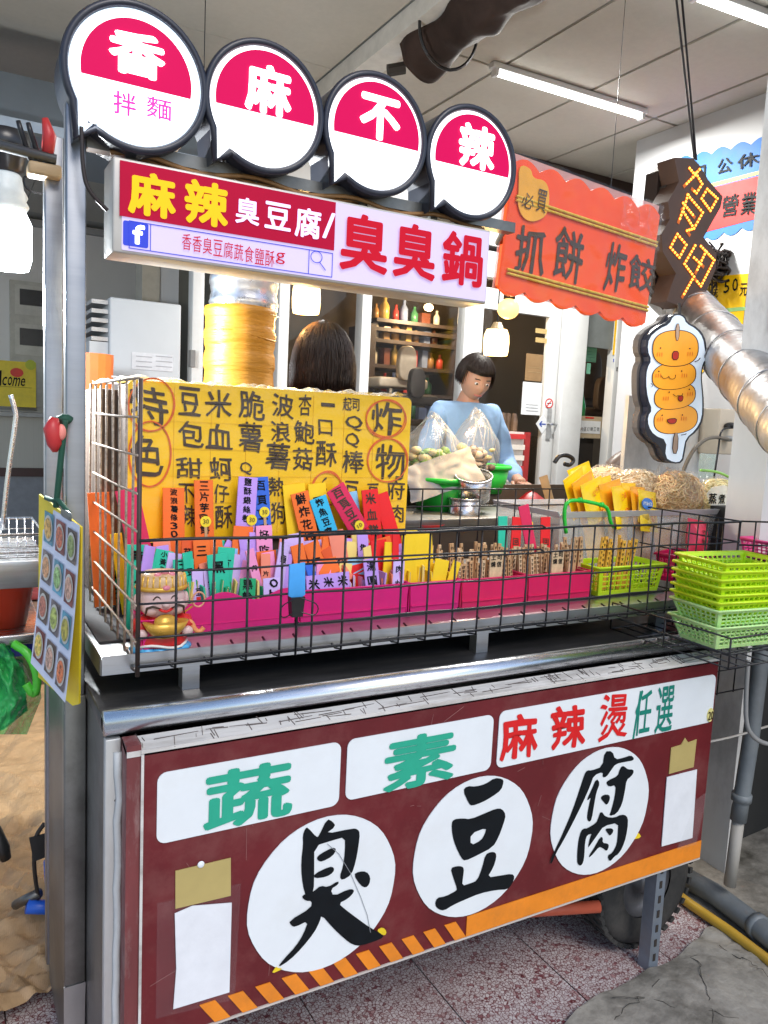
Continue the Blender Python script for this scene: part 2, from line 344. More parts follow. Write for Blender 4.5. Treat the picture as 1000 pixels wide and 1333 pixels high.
# ============================================================ SETTING
def terrazzo():
    mt = bpy.data.materials.new('red and white terrazzo'); mt.use_nodes = True; n = mt.node_tree.nodes; l = mt.node_tree.links; b = n['Principled BSDF']
    tc = n.new('ShaderNodeTexCoord')
    v = n.new('ShaderNodeTexVoronoi'); v.feature = 'DISTANCE_TO_EDGE'; v.inputs['Scale'].default_value = 105
    v2 = n.new('ShaderNodeTexVoronoi'); v2.inputs['Scale'].default_value = 105
    nz = n.new('ShaderNodeTexNoise'); nz.inputs['Scale'].default_value = 3; nz.inputs['Detail'].default_value = 6
    nd = n.new('ShaderNodeTexNoise'); nd.inputs['Scale'].default_value = 60
    ad = n.new('ShaderNodeVectorMath'); ad.operation = 'MULTIPLY_ADD'; ad.inputs[1].default_value = (.012,) * 3
    l.new(tc.outputs['Object'], nd.inputs[0]); l.new(nd.outputs['Color'], ad.inputs[0]); l.new(tc.outputs['Object'], ad.inputs[2])
    l.new(ad.outputs[0], v.inputs[0]); l.new(ad.outputs[0], v2.inputs[0]); l.new(tc.outputs['Object'], nz.inputs[0])
    r = n.new('ShaderNodeValToRGB'); e = r.color_ramp.elements; e[0].position = .03; e[0].color = (.26, .05, .06, 1); e[1].position = .12; e[1].color = (1, 1, 1, 1)
    l.new(v.outputs['Distance'], r.inputs[0])
    sp = n.new('ShaderNodeSeparateColor'); l.new(v2.outputs['Color'], sp.inputs[0])
    r2 = n.new('ShaderNodeValToRGB'); e = r2.color_ramp.elements; e[0].position = 0; e[0].color = (.2, .045, .06, 1); e[1].position = 1; e[1].color = (.56, .5, .5, 1)
    for p, c in ((.06, (.4, .22, .22, 1)), (.14, (.5, .42, .41, 1)), (.7, (.66, .62, .61, 1))): q = e.new(p); q.color = c
    l.new(sp.outputs[0], r2.inputs[0])
    mm = n.new('ShaderNodeMix'); mm.data_type = 'RGBA'; mm.blend_type = 'MULTIPLY'; mm.inputs[0].default_value = 1
    l.new(r2.outputs[0], mm.inputs[6]); l.new(r.outputs[0], mm.inputs[7])
    m2 = n.new('ShaderNodeMix'); m2.data_type = 'RGBA'; mr = n.new('ShaderNodeMapRange'); mr.inputs[1].default_value = .45; mr.inputs[2].default_value = .75; mr.inputs[4].default_value = .55
    l.new(nz.outputs[0], mr.inputs[0]); l.new(mr.outputs[0], m2.inputs[0]); l.new(mm.outputs[2], m2.inputs[6]); m2.inputs[7].default_value = (.2, .13, .13, 1)
    l.new(m2.outputs[2], b.inputs['Base Color']); b.inputs['Roughness'].default_value = .38
    return mt
TERR = terrazzo()
CONC = M('stained wet concrete', (.3, .28, .24), .55, 0, .35, 9, .4, dirt=(.07, .065, .05), dirt_amt=.95, dscale=5, bscale=30)
GROUT = M('dark floor joint', (.07, .04, .04), .8)
CORRIDOR = M('grey shop floor', (.3, .31, .32), .5, dirt=(.2, .2, .2))
fl = struct('floor', MB().span(-14, 14, -8, 22, -.02, -.006), GROUT)
tile_me = None
for ix in range(10):
    for iy in range(18):
        x, y = -.587 + ix * .35, -2.1 + iy * .35
        part('tile', MB().span(x + .002, x + .348, y + .002, y + .348, -.006, ru(-.0008, .0008)), TERR, fl)
mb = MB()
for q in ((-14, 2.913, 4.201, 22), (2.914, 14, -2, 22), (-14, -.588, -2.1, 4.2), (-14, 14, -8, -2.101)): mb.span(q[0], q[1], q[2], q[3], -.006, -.001)
struct('pavement', mb, CORRIDOR)
# broken concrete apron in the right foreground
pts = [PZ(*p, .0) for p in ((600, 1500), (690, 1375), (742, 1330), (775, 1300), (815, 1285), (850, 1263), (880, 1250), (905, 1228), (925, 1205), (960, 1215), (1100, 1260), (1300, 1400), (900, 1900))]
bm = bmesh.new(); vs = [bm.verts.new(p + ZA * .004) for p in chaikin([p.to_3d() for p in pts], 1)]; f = bm.faces.new(vs)
bmesh.ops.triangulate(bm, faces=bm.faces[:]); bmesh.ops.subdivide_edges(bm, edges=bm.edges[:], cuts=5, use_grid_fill=True)
from mathutils import noise as NZ
for v in bm.verts: v.co.z = .014 + .018 * NZ.noise(v.co * 5) + .01 * NZ.noise(v.co * 17)
mb = MB().add([v.co.copy() for v in bm.verts], [tuple(v.index for v in f.verts) for f in bm.faces]) if bm.verts.index_update() is None else None
struct('concrete_apron', mb, CONC, smooth=True); bm.free()
gv = []; gf = []
for j in range(61):
    for i in range(19):
        p = Vector((2.12 + i * .037, -1.5 + j * .045, 0)); p.z = .004 + .05 * (i / 18) + .014 * abs(NZ.noise(p * 9)) * min(1, i / 2); p.x += .05 * NZ.noise(Vector((0, p.y * 3, 1))) * (i < 2); gv.append(p)
for j in range(60):
    for i in range(18): a = j * 19 + i; gf.append((a, a + 1, a + 20, a + 19))
mb = MB()
for a_, b_ in (((800, 1290), (1010, 1330)), ((905, 1235), (930, 1335)), ((780, 1335), (860, 1275)), ((935, 1222), (1010, 1275))):
    A_, B_ = PZ(*a_, .03), PZ(*b_, .03); pts = [A_.lerp(B_, q / 14) + Vector((ru(-.012, .012), ru(-.012, .012), 0)) for q in range(15)]
    pts = [Vector((p.x, p.y, .0145 + .018 * NZ.noise(Vector((p.x, p.y, .004)) * 5) + .01 * NZ.noise(Vector((p.x, p.y, .004)) * 17))) for p in pts]
    mb.tube(pts, [ru(.0004, .0016) for _ in pts], 5)
part('crack', mb, M('dark crack', (.06, .055, .045), .9), bpy.data.objects['concrete_apron'])['kind'] = 'stuff'
struct('wall_base_concrete', MB().add(gv, gf), CONC, smooth=True)
# ceiling with tiles
CZ = 3.5
ce = struct('ceiling', MB().span(-1.7, 12, .45, 9, CZ + .012, CZ + .1), TBAR)
mb0 = None
for ix in range(0, 9):
    for iy in range(0, 9):
        x = 2.09 + .603 * ix; y = .62 + (iy) * 1.16 - .62
        if y < .4: y0 = .46
        else: y0 = y
        part('ceiling_tile', MB().span(x + .012, x + .591, y0 + .012, y + 1.148, CZ + ru(.0, .003), CZ + .0118), CEILM, ce)
for ix in range(0, 3):
    for iy in range(0, 3):
        x = 1.93 - 1.2 * (ix + 1); y = .46 + 2.4 * iy
        part('ceiling_panel', MB().span(x + .003, x + 1.197, y + .003, y + 2.397, CZ - .004, CZ + .0118), CEILM, ce)
struct('ceiling_beam', MB().span(1.94, 2.08, .46, 9, CZ - .1, CZ - .0041), M('white beam paint', (.6, .58, .53), .7))
# left soffit
a = PY(0, 30, 4.5); b = PY(78, 70, 4.5)
struct('soffit', MB().span(-1.7, 1.9, 4.5, 4.8, b.z - .12, CZ - .005), WALLW)
# right wall, pillar, beyond
RX = 4.1
struct('right_wall', MB().span(RX, RX + .15, -.2, 2.65, 0, CZ), WALLW)
struct('alcove_wall', MB().span(RX + .15, 8, 2.5, 2.64, 0, CZ), WALLG)
struct('dark_beam', MB().span(2.1, 7, 3.32, 3.5, CZ - .28, CZ - .001), M('dark timber beam', (.05, .03, .025), .6))
SY = 3.4
# shop front at SY: white frames, glass, door ; back wall further in
def rng(x0, y0, x1, y1, Y): a, b = PY(x0, y0, Y), PY(x1, y1, Y); return a.x, b.x, b.z, a.z
sf = thing('shop_front', 'white framed glazed shop front behind the stall, with tall panes and a door opening', 'shop front', (2.5, SY, 0))
FR = M('white frame paint', (.66, .67, .67), .45, 0, .04, 5, .02, dirt=(.45, .43, .4), dirt_amt=.3)
XF = [PY(x, y, SY).x for x, y in ((255, 420), (366, 420), (472, 440), (604, 450))]
for x in XF: part('mullion', MB().span(x - .035, x + .035, SY - .05, SY + .05, 0, 2.62), FR, sf, bevel=.004)
part('head_rail', MB().span(XF[0] - .035, 5.2, SY - .045, SY + .045, 2.621, 2.78), FR, sf, bevel=.004)
part('upper_panel', MB().span(1.3, 7, SY - .01, SY + .03, 2.781, CZ - .3), WALLW, sf)
GL = filmmat('window glass', .02, .0, .02, 2, .0003)
for i in (1, 2): part('pane', MB().span(XF[i] + .035, XF[i + 1] - .035, SY - .004, SY + .004, .9, 2.62), GL, sf)
part('low_panel', MB().span(XF[0] + .035, XF[3] - .035, SY - .02, SY + .02, 0, .9), FR, sf)
# door
D0, D1 = PY(668, 420, SY).x, PY(752, 430, SY).x
dr = thing('glazed_door', 'white glazed shop door beside the hanging lamp, with notices stuck on its glass', 'door', ((D0 + D1) / 2, SY, 0))
xs = PY(712, 430, SY).x
part('stile', MB().span(xs, xs + .16, SY - .03, SY + .02, .02, 2.55), FR, dr, bevel=.004)
part('stile', MB().span(XF[3] + .04, XF[3] + .14, SY - .03, SY + .02, .02, 2.55), FR, dr, bevel=.004)
part('top_rail', MB().span(XF[3] + .14, xs, SY - .028, SY + .018, 2.4, 2.55), FR, dr)
part('pane', MB().span(XF[3] + .141, xs - .001, SY - .004, SY + .004, .3, 2.4), GL, dr)
h = MB(); hp = PY(716, 552, SY - .05); h.span(hp.x - .02, hp.x + .02, SY - .032, SY - .04, hp.z - .12, hp.z + .12); h.rod((hp.x, SY - .04, hp.z), (hp.x, SY - .09, hp.z), .01); h.rod((hp.x - .01, SY - .085, hp.z), (hp.x + .09, SY - .085, hp.z), .009)
part('handle', h, STEEL, dr)
x0, x1 = PY(733, 420, SY - .07).x, PY(761, 420, SY - .07).x
part('door_post', MB().span(x0, x1, SY - .12, SY - .055, 0, 2.62), FR, sf, bevel=.005)
part('mullion', MB().span(PY(797, 440, SY).x, PY(806, 440, SY).x, SY - .05, SY + .04, 0, 2.62), FR, sf, bevel=.004)
part('transom_panel', MB().span(x1 + .001, PY(797, 440, SY).x - .001, SY - .012, SY + .012, PY(770, 452, SY).z, 2.62), M('grey transom board', (.2, .22, .22), .5), sf)
# wall right of the glass, carries the take-away sign and the menu sheet
wx = PY(806, 440, SY).x
struct('white_wall_panel', MB().span(wx + .001, 8, SY - .03, SY + .03, 0, 2.62), WALLW)
# room behind
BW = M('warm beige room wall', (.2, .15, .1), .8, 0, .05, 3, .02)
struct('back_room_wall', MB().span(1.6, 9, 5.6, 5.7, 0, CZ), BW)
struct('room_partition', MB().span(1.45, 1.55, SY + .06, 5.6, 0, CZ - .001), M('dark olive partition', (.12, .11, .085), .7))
struct('left_room_wall', MB().span(-3, 2.8, 8.0, 8.1, 0, CZ), M('lightened white wall paint', (.8, .8, .8), .7, 0, .03, 2, .02))  # lighter copy of the white wall paint, standing in for missing room light
# column on the right + pebbledash wall
PCOL = M('weathered white column paint', (.62, .62, .6), .75, 0, .08, 3, .15, dirt=(.16, .15, .14), dirt_amt=.75, dscale=2.5, stretch=(1, 1, .5))
struct('white_column', MB().span(2.375, 2.435, .25, .39, 0, CZ - .001), PCOL)
def pebble():
    mt = bpy.data.materials.new('dark pebbledash'); mt.use_nodes = True; n = mt.node_tree.nodes; l = mt.node_tree.links; b = n['Principled BSDF']
    tc = n.new('ShaderNodeTexCoord'); v = n.new('ShaderNodeTexVoronoi'); v.inputs['Scale'].default_value = 70; l.new(tc.outputs['Object'], v.inputs[0])
    r = n.new('ShaderNodeValToRGB'); e = r.color_ramp.elements; e[0].color = (.25, .25, .23, 1); e[1].position = .7; e[1].color = (.05, .05, .045, 1); l.new(v.outputs['Distance'], r.inputs[0])
    nz = n.new('ShaderNodeTexNoise'); nz.inputs['Scale'].default_value = 4; nz.inputs['Detail'].default_value = 6; l.new(tc.outputs['Object'], nz.inputs[0])
    mm = n.new('ShaderNodeMix'); mm.data_type = 'RGBA'; l.new(nz.outputs[0], mm.inputs[0]); l.new(r.outputs[0], mm.inputs[6]); mm.inputs[7].default_value = (.16, .155, .14, 1); l.new(mm.outputs[2], b.inputs['Base Color'])
    bp = n.new('ShaderNodeBump'); bp.invert = True; bp.inputs['Distance'].default_value = .01; l.new(v.outputs['Distance'], bp.inputs['Height']); l.new(bp.outputs[0], b.inputs['Normal']); b.inputs['Roughness'].default_value = .8
    return mt
PEB = pebble()
struct('pebbledash_wall', MB().span(2.78, 2.95, -1.6, .9, 0, 1.25), PEB)
struct('gap_shade', MB().span(2.436, 2.77, .36, .5, 0, 1.3), M('painted gap shade', (.03, .03, .028), .9))  # solid slab, coloured near-black for the shade between column and wall
# ground pipes along the wall
mb = MB(); mb.tube([PZ(870, 1130, .05), PZ(930, 1163, .05), PZ(985, 1205, .05), PZ(1100, 1300, .05)], .035, 12)
mb.tube([PZ(983, 1203, .05), PZ(990, 1209, .05)], .041, 12)
single('grey_ground_pipe', mb, M('grey pvc pipe', (.17, .19, .2), .5, 0, .2, 8, .1, dirt=(.1, .09, .08), dirt_amt=.6), 'thick grey plastic pipe lying on the ground behind the cart wheel', 'pipe', smooth=True)
mb = MB(); mb.tube([PZ(860, 1148, .02), PZ(900, 1178, .02), PZ(950, 1212, .02), PZ(1000, 1250, .02), PZ(1090, 1330, .02)], .016, 10)
single('yellow_hose', mb, M('dull yellow hose', (.6, .36, .04), .45, dirt=(.25, .15, .04)), 'yellow hose running along the ground beside the grey pipe', 'hose', smooth=True)
dp = thing('drain_pipe', 'upright grey drain pipe with a pale lower end, against the pebbledash wall', 'pipe', (PY(950, 1152, .1).x, .1, 0))
q = [PY(950, 1152, .1), PY(961, 1068, .1)]; part('lower_pipe', MB().tube([q[0], q[1]], .019, 14), M('pale dirty pvc', (.38, .36, .32), .6, dirt=(.15, .14, .12)), dp, True)
part('upper_pipe', MB().tube([q[1], PY(966, 1035, .1), PY(977, 965, .1), PY(990, 860, .1), PY(1004, 740, .1)], .025, 14), M('grey pvc pipe', (.2, .2, .2)), dp, True)
part('collar', MB().tube([PY(965, 1042, .1), PY(966, 1033, .1)], .031, 14), M('grey pvc pipe', (.2, .2, .2)), dp, True)
mb = MB(); mb.tube(chaikin([PY(974, 860, .0), PY(971, 906, .0), PY(971, 944, .0), PY(982, 962, .0), PY(1004, 971, .0), PY(1060, 965, 0)], 3, False), .007, 6)
single('grey_cable', mb, M('grey cable', (.3, .3, .29), .5), 'looping grey cable in front of the upright drain pipe', 'cable', smooth=True)
single('thin_wire', MB().tube(chaikin([PY(922, 966, .1), PY(960, 958, .1), PY(1000, 945, .1), PY(1060, 930, .1)], 2, False), .004, 5), M('pale cable', (.4, .38, .34), .5), 'thin pale wire stretched from the cart panel across the white column', 'wire')
# ============================================================ BACKGROUND THINGS
def lampshade(x, y, Y, r, h, label, power, nm='hanging_lamp', col=(1, .62, .22)):
    c = PY(x, y, Y); t = thing(nm, label, 'lamp', c)
    E_ = M('glowing lamp glass ' + nm, (.7, .45, .2), .4, emit=3.6, ecol=(1, .68, .3))
    part('shade', MB().lathe(c, [(.001, h / 2), (r * .8, h / 2), (r * .95, h * .3), (r, 0), (r * .97, -h * .35), (r * .9, -h / 2)], 20), E_, t, True)
    part('cap', MB().lathe(c, [(.001, h / 2 + .03), (r * .3, h / 2 + .03), (r * .55, h / 2 + .004), (r * .8, h / 2 + .002)], 16), M('lamp cap', (.5, .35, .15), .4, .5), t, True)
    part('cord', MB().rod(c + ZA * (h / 2 + .03), (c.x, c.y, 2.25), .003), WIREB, t)
    ld = bpy.data.lights.new('lamp', 'POINT'); ld.energy = power; ld.color = col; ld.shadow_soft_size = .05
    lo = bpy.data.objects.new('lamp_light', ld); COL.objects.link(lo); lo.location = c - ZA * (h / 2 + .06)
lampshade(399, 388, 1.3, .052, .11, 'glowing warm white lamp hanging right under the long light box sign', 9)
lampshade(646, 446, 1.2, .052, .10, 'glowing warm white lamp hanging between the light box sign and the orange board', 9)
c = PY(662, 402, 1.0); t = thing('globe_bulb', 'round amber bulb hanging just above the right warm lamp', 'lamp', c)
part('bulb', MB().ell(c, (.042, .042, .038)), M('amber glowing bulb', (1, .7, .3), .3, emit=1.3, ecol=(1, .55, .15)), t, True)
part('socket', MB().rod(c + ZA * .035, c + ZA * .1 + XA * .005, .022, 12), DARK, t, True)
part('cord', MB().tube([c + ZA * .1 + XA * .005, (c.x - .03, c.y + .1, 2.1), (c.x - .05, 1.25, 2.25)], .003), WIREB, t)
lr = thing('lamp_rail', 'thin dark rail behind the light box sign carrying the hanging lamps', 'rail', (1.5, 1.25, 2.25))
part('rail', MB().rod((.7, 1.25, 2.26), (2.6, 1.25, 2.26), .012, 8), DARK, lr, True)
for x in (.75, 2.55): part('wire', MB().rod((x, 1.25, 2.27), (x, 1.25, CZ - .001), .0016, 5), WIREB, lr)
# fluorescent bulb far left
c = PY(8, 305, 1.0); t = thing('spiral_bulb', 'bright white energy saving bulb with black socket at the left edge', 'lamp', c)
part('glow_tube', MB().lathe(c, [(.001, -.09), (.055, -.09), (.064, -.06), (.064, .03), (.05, .06), (.04, .065)], 20), M('cold lit tube', (.9, .95, 1), .4, emit=6, ecol=(.9, .97, 1)), t, True)
part('bulb_base', MB().lathe(c, [(.05, .062), (.058, .075), (.05, .09), (.055, .1), (.045, .118), (.04, .15), (.03, .16)], 20), M('white bulb plastic', (.65, .7, .68), .4), t, True)
part('socket', MB().lathe(c, [(.03, .155), (.045, .165), (.05, .2), (.062, .215), (.06, .26), (.001, .262)], 20), M('black bakelite', (.02, .02, .022), .3), t, True)
ld = bpy.data.lights.new('lamp', 'POINT'); ld.energy = 85; ld.color = (.92, .97, 1); ld.shadow_soft_size = .06
lo = bpy.data.objects.new('lamp_light', ld); COL.objects.link(lo); lo.location = c - ZA * .16
part('wire_loop', MB().tube(chaikin([c + Vector((.04, 0, .16)), c + Vector((.1, 0, .17)), c + Vector((.11, 0, .12)), c + Vector((.05, 0, .12))], 2), .003, 5, closed=True), WIREB, t)
# ceiling tubes
def tube_light(a, b, label, en):
    a, b = Vector(a), Vector(b); t = thing('fluorescent_light', label, 'ceiling light', (a + b) / 2)
    d = (b - a).normalized(); n = d.cross(ZA)
    part('housing', MB().box((a + b) / 2 + ZA * .022, ((b - a).length + .06, .05, .03), d, n, ZA), FR, t, bevel=.004)
    part('tube', MB().tube([a - ZA * .01, b - ZA * .01], .016, 12), M('lit fluorescent tube', (1, 1, 1), .4, emit=4.5, ecol=(.95, 1, .98)), t, True)
    for p in (a, b): part('end_cap', MB().box(p - ZA * .004, (.02, .045, .05), d, n, ZA), FR, t)
    ld = bpy.data.lights.new('tube', 'AREA'); ld.shape = 'RECTANGLE'; ld.size = (b - a).length; ld.size_y = .05; ld.energy = en; ld.color = (1, .98, .92)
    lo = bpy.data.objects.new('tube_light', ld); COL.objects.link(lo); lo.location = (a + b) / 2 - ZA * .04; lo.rotation_euler = (0, 0, math.atan2(d.y, d.x))
a, b = PZ(645, 92, CZ - .04), PZ(835, 150, CZ - .04); tube_light(a, b, 'lit fluorescent tube on the ceiling above the orange board', 70)
a2, b2 = PZ(905, -8, CZ - .04), PZ(1018, 34, CZ - .04); tube_light(a2, b2, 'lit fluorescent tube at the top right corner of the ceiling', 5)
# dark rolled awning
c = PY(548, 78, 2.2); ax = PY(548, 78, 2.2); e = Vector((ax.x - .06, .55, ax.z + .02))
aw = thing('rolled_awning', 'dark brown rolled awning fabric hanging under the ceiling above the round signs', 'awning', ax)
mb = MB(); prof = [(v.x, v.y) for v in chaikin([(-.15, .12), (.14, .13), (.17, .02), (.1, -.1), (-.02, -.14), (-.14, -.06)], 2)]
AWN = M('dark brown awning vinyl', (.04, .025, .02), .75, 0, .35, 5, .4, bscale=7, spec=.2)
k = 50; base = []
for i in range(k + 1):
    p = ax.lerp(e, i / k); s = .93 + .07 * math.sin(i * .5)
    base.append([p + Vector((x * s * .85 + .03 * NZ.noise(Vector((x * 9, p.y * 5, z * 9))), 0, z * s * .8 + .035 * NZ.noise(Vector((x * 7 + 3, p.y * 7, z * 7))))) for x, z in prof])
vs = [q for r in base for q in r]; n6 = len(prof)
fs = [(i * n6 + j, i * n6 + (j + 1) % n6, (i + 1) * n6 + (j + 1) % n6, (i + 1) * n6 + j) for i in range(k) for j in range(n6)] + [tuple(range(n6)), tuple(range(k * n6 + n6 - 1, k * n6 - 1, -1))]
part('fabric_roll', MB().add(vs, fs), AWN, aw, True)
for f_ in (.15, .6): p = ax.lerp(e, f_); part('strap', MB().tube([p + Vector((x * 1.06, 0, z * 1.06)) for x, z in prof], .008, 5, closed=True), WIREB, aw)
part('hanger_rod', MB().rod(ax + Vector((-.08, .02, -.05)), PY(505, 92, 2.25), .03, 8), DARK, aw)
for f_ in (.2, .8): p = ax.lerp(e, f_); part('hanger', MB().rod(p + ZA * .1, (p.x, p.y, CZ - .001), .01), WIREB, aw)
# blue grey hood top left
a, b = PY(0, 78, 2.6), PY(150, 175, 2.6)
hd = thing('extractor_hood', 'blue grey steel extractor hood at the top left, behind the posts', 'extractor hood', (0, 2.9, a.z - .3))
HM = M('blue grey hood steel', (.2, .24, .29), .35, .7, .1, 3, .05)
zt, zb = PY(30, 82, 2.6).z, PY(30, 165, 2.6).z
part('canopy', MB().prism([Vector((x, y, z)) for x, y, z in ((-1.5, 2.6, zb), (1.2, 2.6, zb), (1.2, 2.75, zt), (-1.5, 2.75, zt))], Vector((0, -.7, 0))), HM, hd)
part('rim', MB().span(-1.5, 1.2, 2.55, 2.6, zb - .03, zb + .015), M('rim steel', (.3, .33, .36), .3, .8), hd)
for x in (-1.4, .9): part('hanger', MB().rod((x, 3., zt - .02), (x, 3., CZ - .005), .012), STEEL, hd)
# refrigerator
x0, x1, z0, z1 = rng(150, 400, 232, 520, 3.2); xl = PY(128, 390, 3.2).x
fr = thing('refrigerator', 'tall grey white refrigerator with a louvred grille, behind the cage on the left', 'refrigerator', (xl + .3, 3.5, 0))
FM = M('fridge enamel', (.5, .53, .56), .4, 0, .03, 5, .01); zt = PY(160, 388, 3.2).z
part('cabinet', MB().span(xl + .06, PY(236, 420, 3.2).x, 3.2, 3.8, .05, zt), FM, fr, bevel=.01)
part('door', MB().span(xl - .02, xl + .059, 3.22, 3.78, .05, zt - .32), STEEL, fr, bevel=.008)
for i in range(5): part('grille_slat', MB().span(xl - .03, xl + .058, 3.23, 3.77, zt - .04 - i * .05, zt - .018 - i * .05), M('fridge grille', (.4, .41, .42), .4, .4), fr)
part('control_box', MB().span(xl - .04, xl + .058, 3.23, 3.77, zt - .31, zt - .245), FM, fr)
t = thing('paper_notice', 'pale printed sheet taped to the side of the grey refrigerator', 'notice', PY(195, 480, 3.2)); 
pl = PlaneY(3.199); part('sheet', rectpx(pl, 172, 458, 226, 484, .002), M('grey paper', (.6, .62, .66), .6), t)
for i in range(3):
    for j in range(2): part('print', rectpx(pl, 177 + 26 * j, 463 + i * 6.5, 198 + 26 * j, 465.5 + i * 6.5, .004), M('grey ink', (.3, .31, .34), .6), t)
single('orange_bin', MB().lathe(PY(118, 490, 2.4) - ZA * .6, [(.001, 0), (.08, 0), (.1, .67), (.1, .7), (.09, .7)], 18), M('orange plastic', (.72, .17, .03), .45), 'orange plastic container between the front post and the refrigerator', 'container')
# left far counter, cabinet, welcome board
t = thing('far_counter', 'cream counter with grey ledge and dark skirting in the far left background', 'counter', (0, 7.6, 0))
zl, zs, zs2 = PY(30, 537, 7.4).z, PY(30, 609, 7.4).z, PY(30, 620, 7.4).z
xr = PY(110, 560, 7.4).x
part('ledge', MB().span(-2.2, xr + .4, 7.3, 7.9, zl - .04, zl), M('grey ledge', (.36, .36, .35), .4), t)
part('front_panel', MB().span(-2.2, xr + .38, 7.4, 7.8, zs, zl - .041), M('cream corrugated panel', (.5, .48, .42), .6, 0, .05, 30, .1, stretch=(3, 1, .01)), t)
part('skirting', MB().span(-2.2, xr + .38, 7.37, 7.8, zs2, zs), M('dark skirting', (.06, .025, .02), .5), t)
part('plinth', MB().span(-2.2, xr + .38, 7.4, 7.8, 0, zs2), M('grey plinth', (.25, .26, .28), .5), t)
t = thing('wall_cabinet', 'cream wall cabinet with two dark louvred windows, above the yellow welcome board', 'cabinet', PY(45, 420, 7.95))
pl = PlaneY(7.9); part('carcass', rectpx(pl, 14, 366, 98, 534, 0, depth=.09), M('cream cabinet', (.58, .57, .52), .5), t)
for y in (376, 427):
    part('window_frame', rectpx(pl, 20, y - 6, 92, y + 40, .012), M('cream frame', (.66, .65, .6), .5), t)
    part('window', rectpx(pl, 26, y, 86, y + 27, .02), M('dark window', (.04, .04, .045), .3), t)
t = thing('welcome_board', 'yellow board lettered welcome with a red and a green spot, on the far left counter', 'board', PY(10, 532, 7.2))
pl = PlaneY(7.2)
part('board', rectpx(pl, -110, 462, 50, 532, 0, depth=.03), M('yellow foam board', (.78, .6, .03), .5), t)
putpx('W', pl, -28, 480, -10, 502, INKB, t, .01); 
for ch, a, b, c_, d in (('e', -9, 490, -2, 502), ('l', -1, 482, 2, 502), ('c', 3, 490, 9, 502), ('o', 10, 490, 16, 502), ('m', 17, 491, 26, 503), ('e', 27, 492, 33, 503)): putpx(ch, pl, a, b, c_, d, INK, t, .02, lift=.003, shear=.3)
part('underline', rectpx(pl, -25, 502.5, 42, 504, .003, depth=.001), INK, t)
part('red_spot', MB().prism([PY(22, 485, 7.2) + Vector((.06 * math.cos(a * .5), -.005, .045 * math.sin(a * .5))) for a in range(13)], Vector((0, -.003, 0))), M('red spot', (.7, .04, .02)), t)
part('green_spot', MB().prism([PY(40, 475, 7.2) + Vector((.05 * math.cos(a * .5), -.005, .05 * math.sin(a * .5))) for a in range(13)], Vector((0, -.003, 0))), M('olive spot', (.45, .5, .03)), t)
# white room clutter on left wall: door frame mouldings
for x in (186, 258):
    a = PY(x, 420, 7.9); 
struct('wall_moulding', MB().span(PY(0, 285, 7.9).x - 1, PY(230, 320, 7.9).x, 7.93, 7.999, PY(50, 290, 7.9).z - .03, PY(50, 290, 7.9).z + .03), WALLG)
struct('wall_pilaster', MB().span(PY(185, 380, 4.2).x, PY(208, 380, 4.2).x, 4.2, 4.4, 0, CZ - .005), M('beige pilaster', (.4, .38, .33), .7))
struct('wall_return', MB().span(PY(208, 380, 4.2).x + .001, PY(245, 380, 4.2).x, 4.25, 4.4, 0, CZ - .005), WALLW)
t = single('conduit_box', MB().span(PY(246, 470, 3.3).x, PY(252, 470, 3.3).x, 3.26, 3.31, PY(248, 478, 3.3).z, PY(248, 456, 3.3).z), M('grey box', (.2, .2, .2)), 'small grey lock box on the white post left of the yellow duct', 'lock')
# shelf rack with bottles behind the glass
t = thing('display_rack', 'tall dark rack behind the glass, filled with bottles and boxes', 'shelf', (PY(500, 480, 4.6).x, 4.6, 0))
RK = M('dark rack', (.05, .035, .03), .5)
xa, xb = PY(478, 450, 4.6).x, PY(588, 450, 4.6).x
for x in (xa, xb): part('upright', MB().span(x - .03, x + .03, 4.5, 4.9, 0, 2.35), RK, t)
lv = [PY(530, y, 4.6).z for y in (545, 512, 478, 446, 420)]
for i, z in enumerate(lv + [2.33]): part('shelf', MB().span(xa + .03, xb - .03, 4.5, 4.9, z - .03, z), RK, t)
cols = [(.5, .05, .04), (.6, .55, .45), (.05, .18, .08), (.5, .32, .08), (.15, .05, .03), (.2, .25, .4), (.6, .6, .6), (.35, .18, .05)]
bt = 0
for i, z in enumerate(lv):
    x = xa + .08
    kk = 0; OW = ('first', 'second', 'third', 'fourth', 'fifth', 'sixth', 'seventh', 'eighth', 'ninth', 'tenth', 'eleventh', 'twelfth')
    while x < xb - .1:
        kk += 1
        r = ru(.025, .045); h = ru(.11, .2); k = int(rnd() * 8); mt = M('shelf goods %d' % k, cols[k], .3)
        names = ('red', 'cream', 'green', 'amber', 'brown', 'blue', 'white', 'tan')
        if rnd() < .6:
            o = single('bottle', MB().lathe((x, 4.62, z), [(.001, 0), (r, 0), (r, h * .6), (r * .4, h * .8), (r * .4, h)], 10), mt, '%s bottle, %s item from the left on the %s shelf of the dark rack' % (names[k], OW[kk - 1], ('lowest', 'second', 'third', 'fourth', 'top')[i]), 'bottle', 'bottles on the dark rack', smooth=True)
        else:
            o = single('carton', MB().span(x - r, x + r, 4.58, 4.68, z, z + h * .8), mt, '%s carton, %s item from the left on the %s shelf of the dark rack' % (names[k], OW[kk - 1], ('lowest', 'second', 'third', 'fourth', 'top')[i]), 'box', 'cartons on the dark rack')
        x += r * 2 + ru(.02, .05)
mb = MB()
for i in range(22): x = xa + .1 + (xb - xa - .2) * i / 22; mb.span(x, x + .035, 4.6, 4.75, .9, lv[0] - .06)
part('magazines', mb, M('pale spines', (.55, .52, .48), .6, 0, .3, 40), t)
c = PY(558, 400, 4.3); t = thing('ceiling_spot', 'small lit spotlight above the dark rack behind the glass', 'lamp', c)
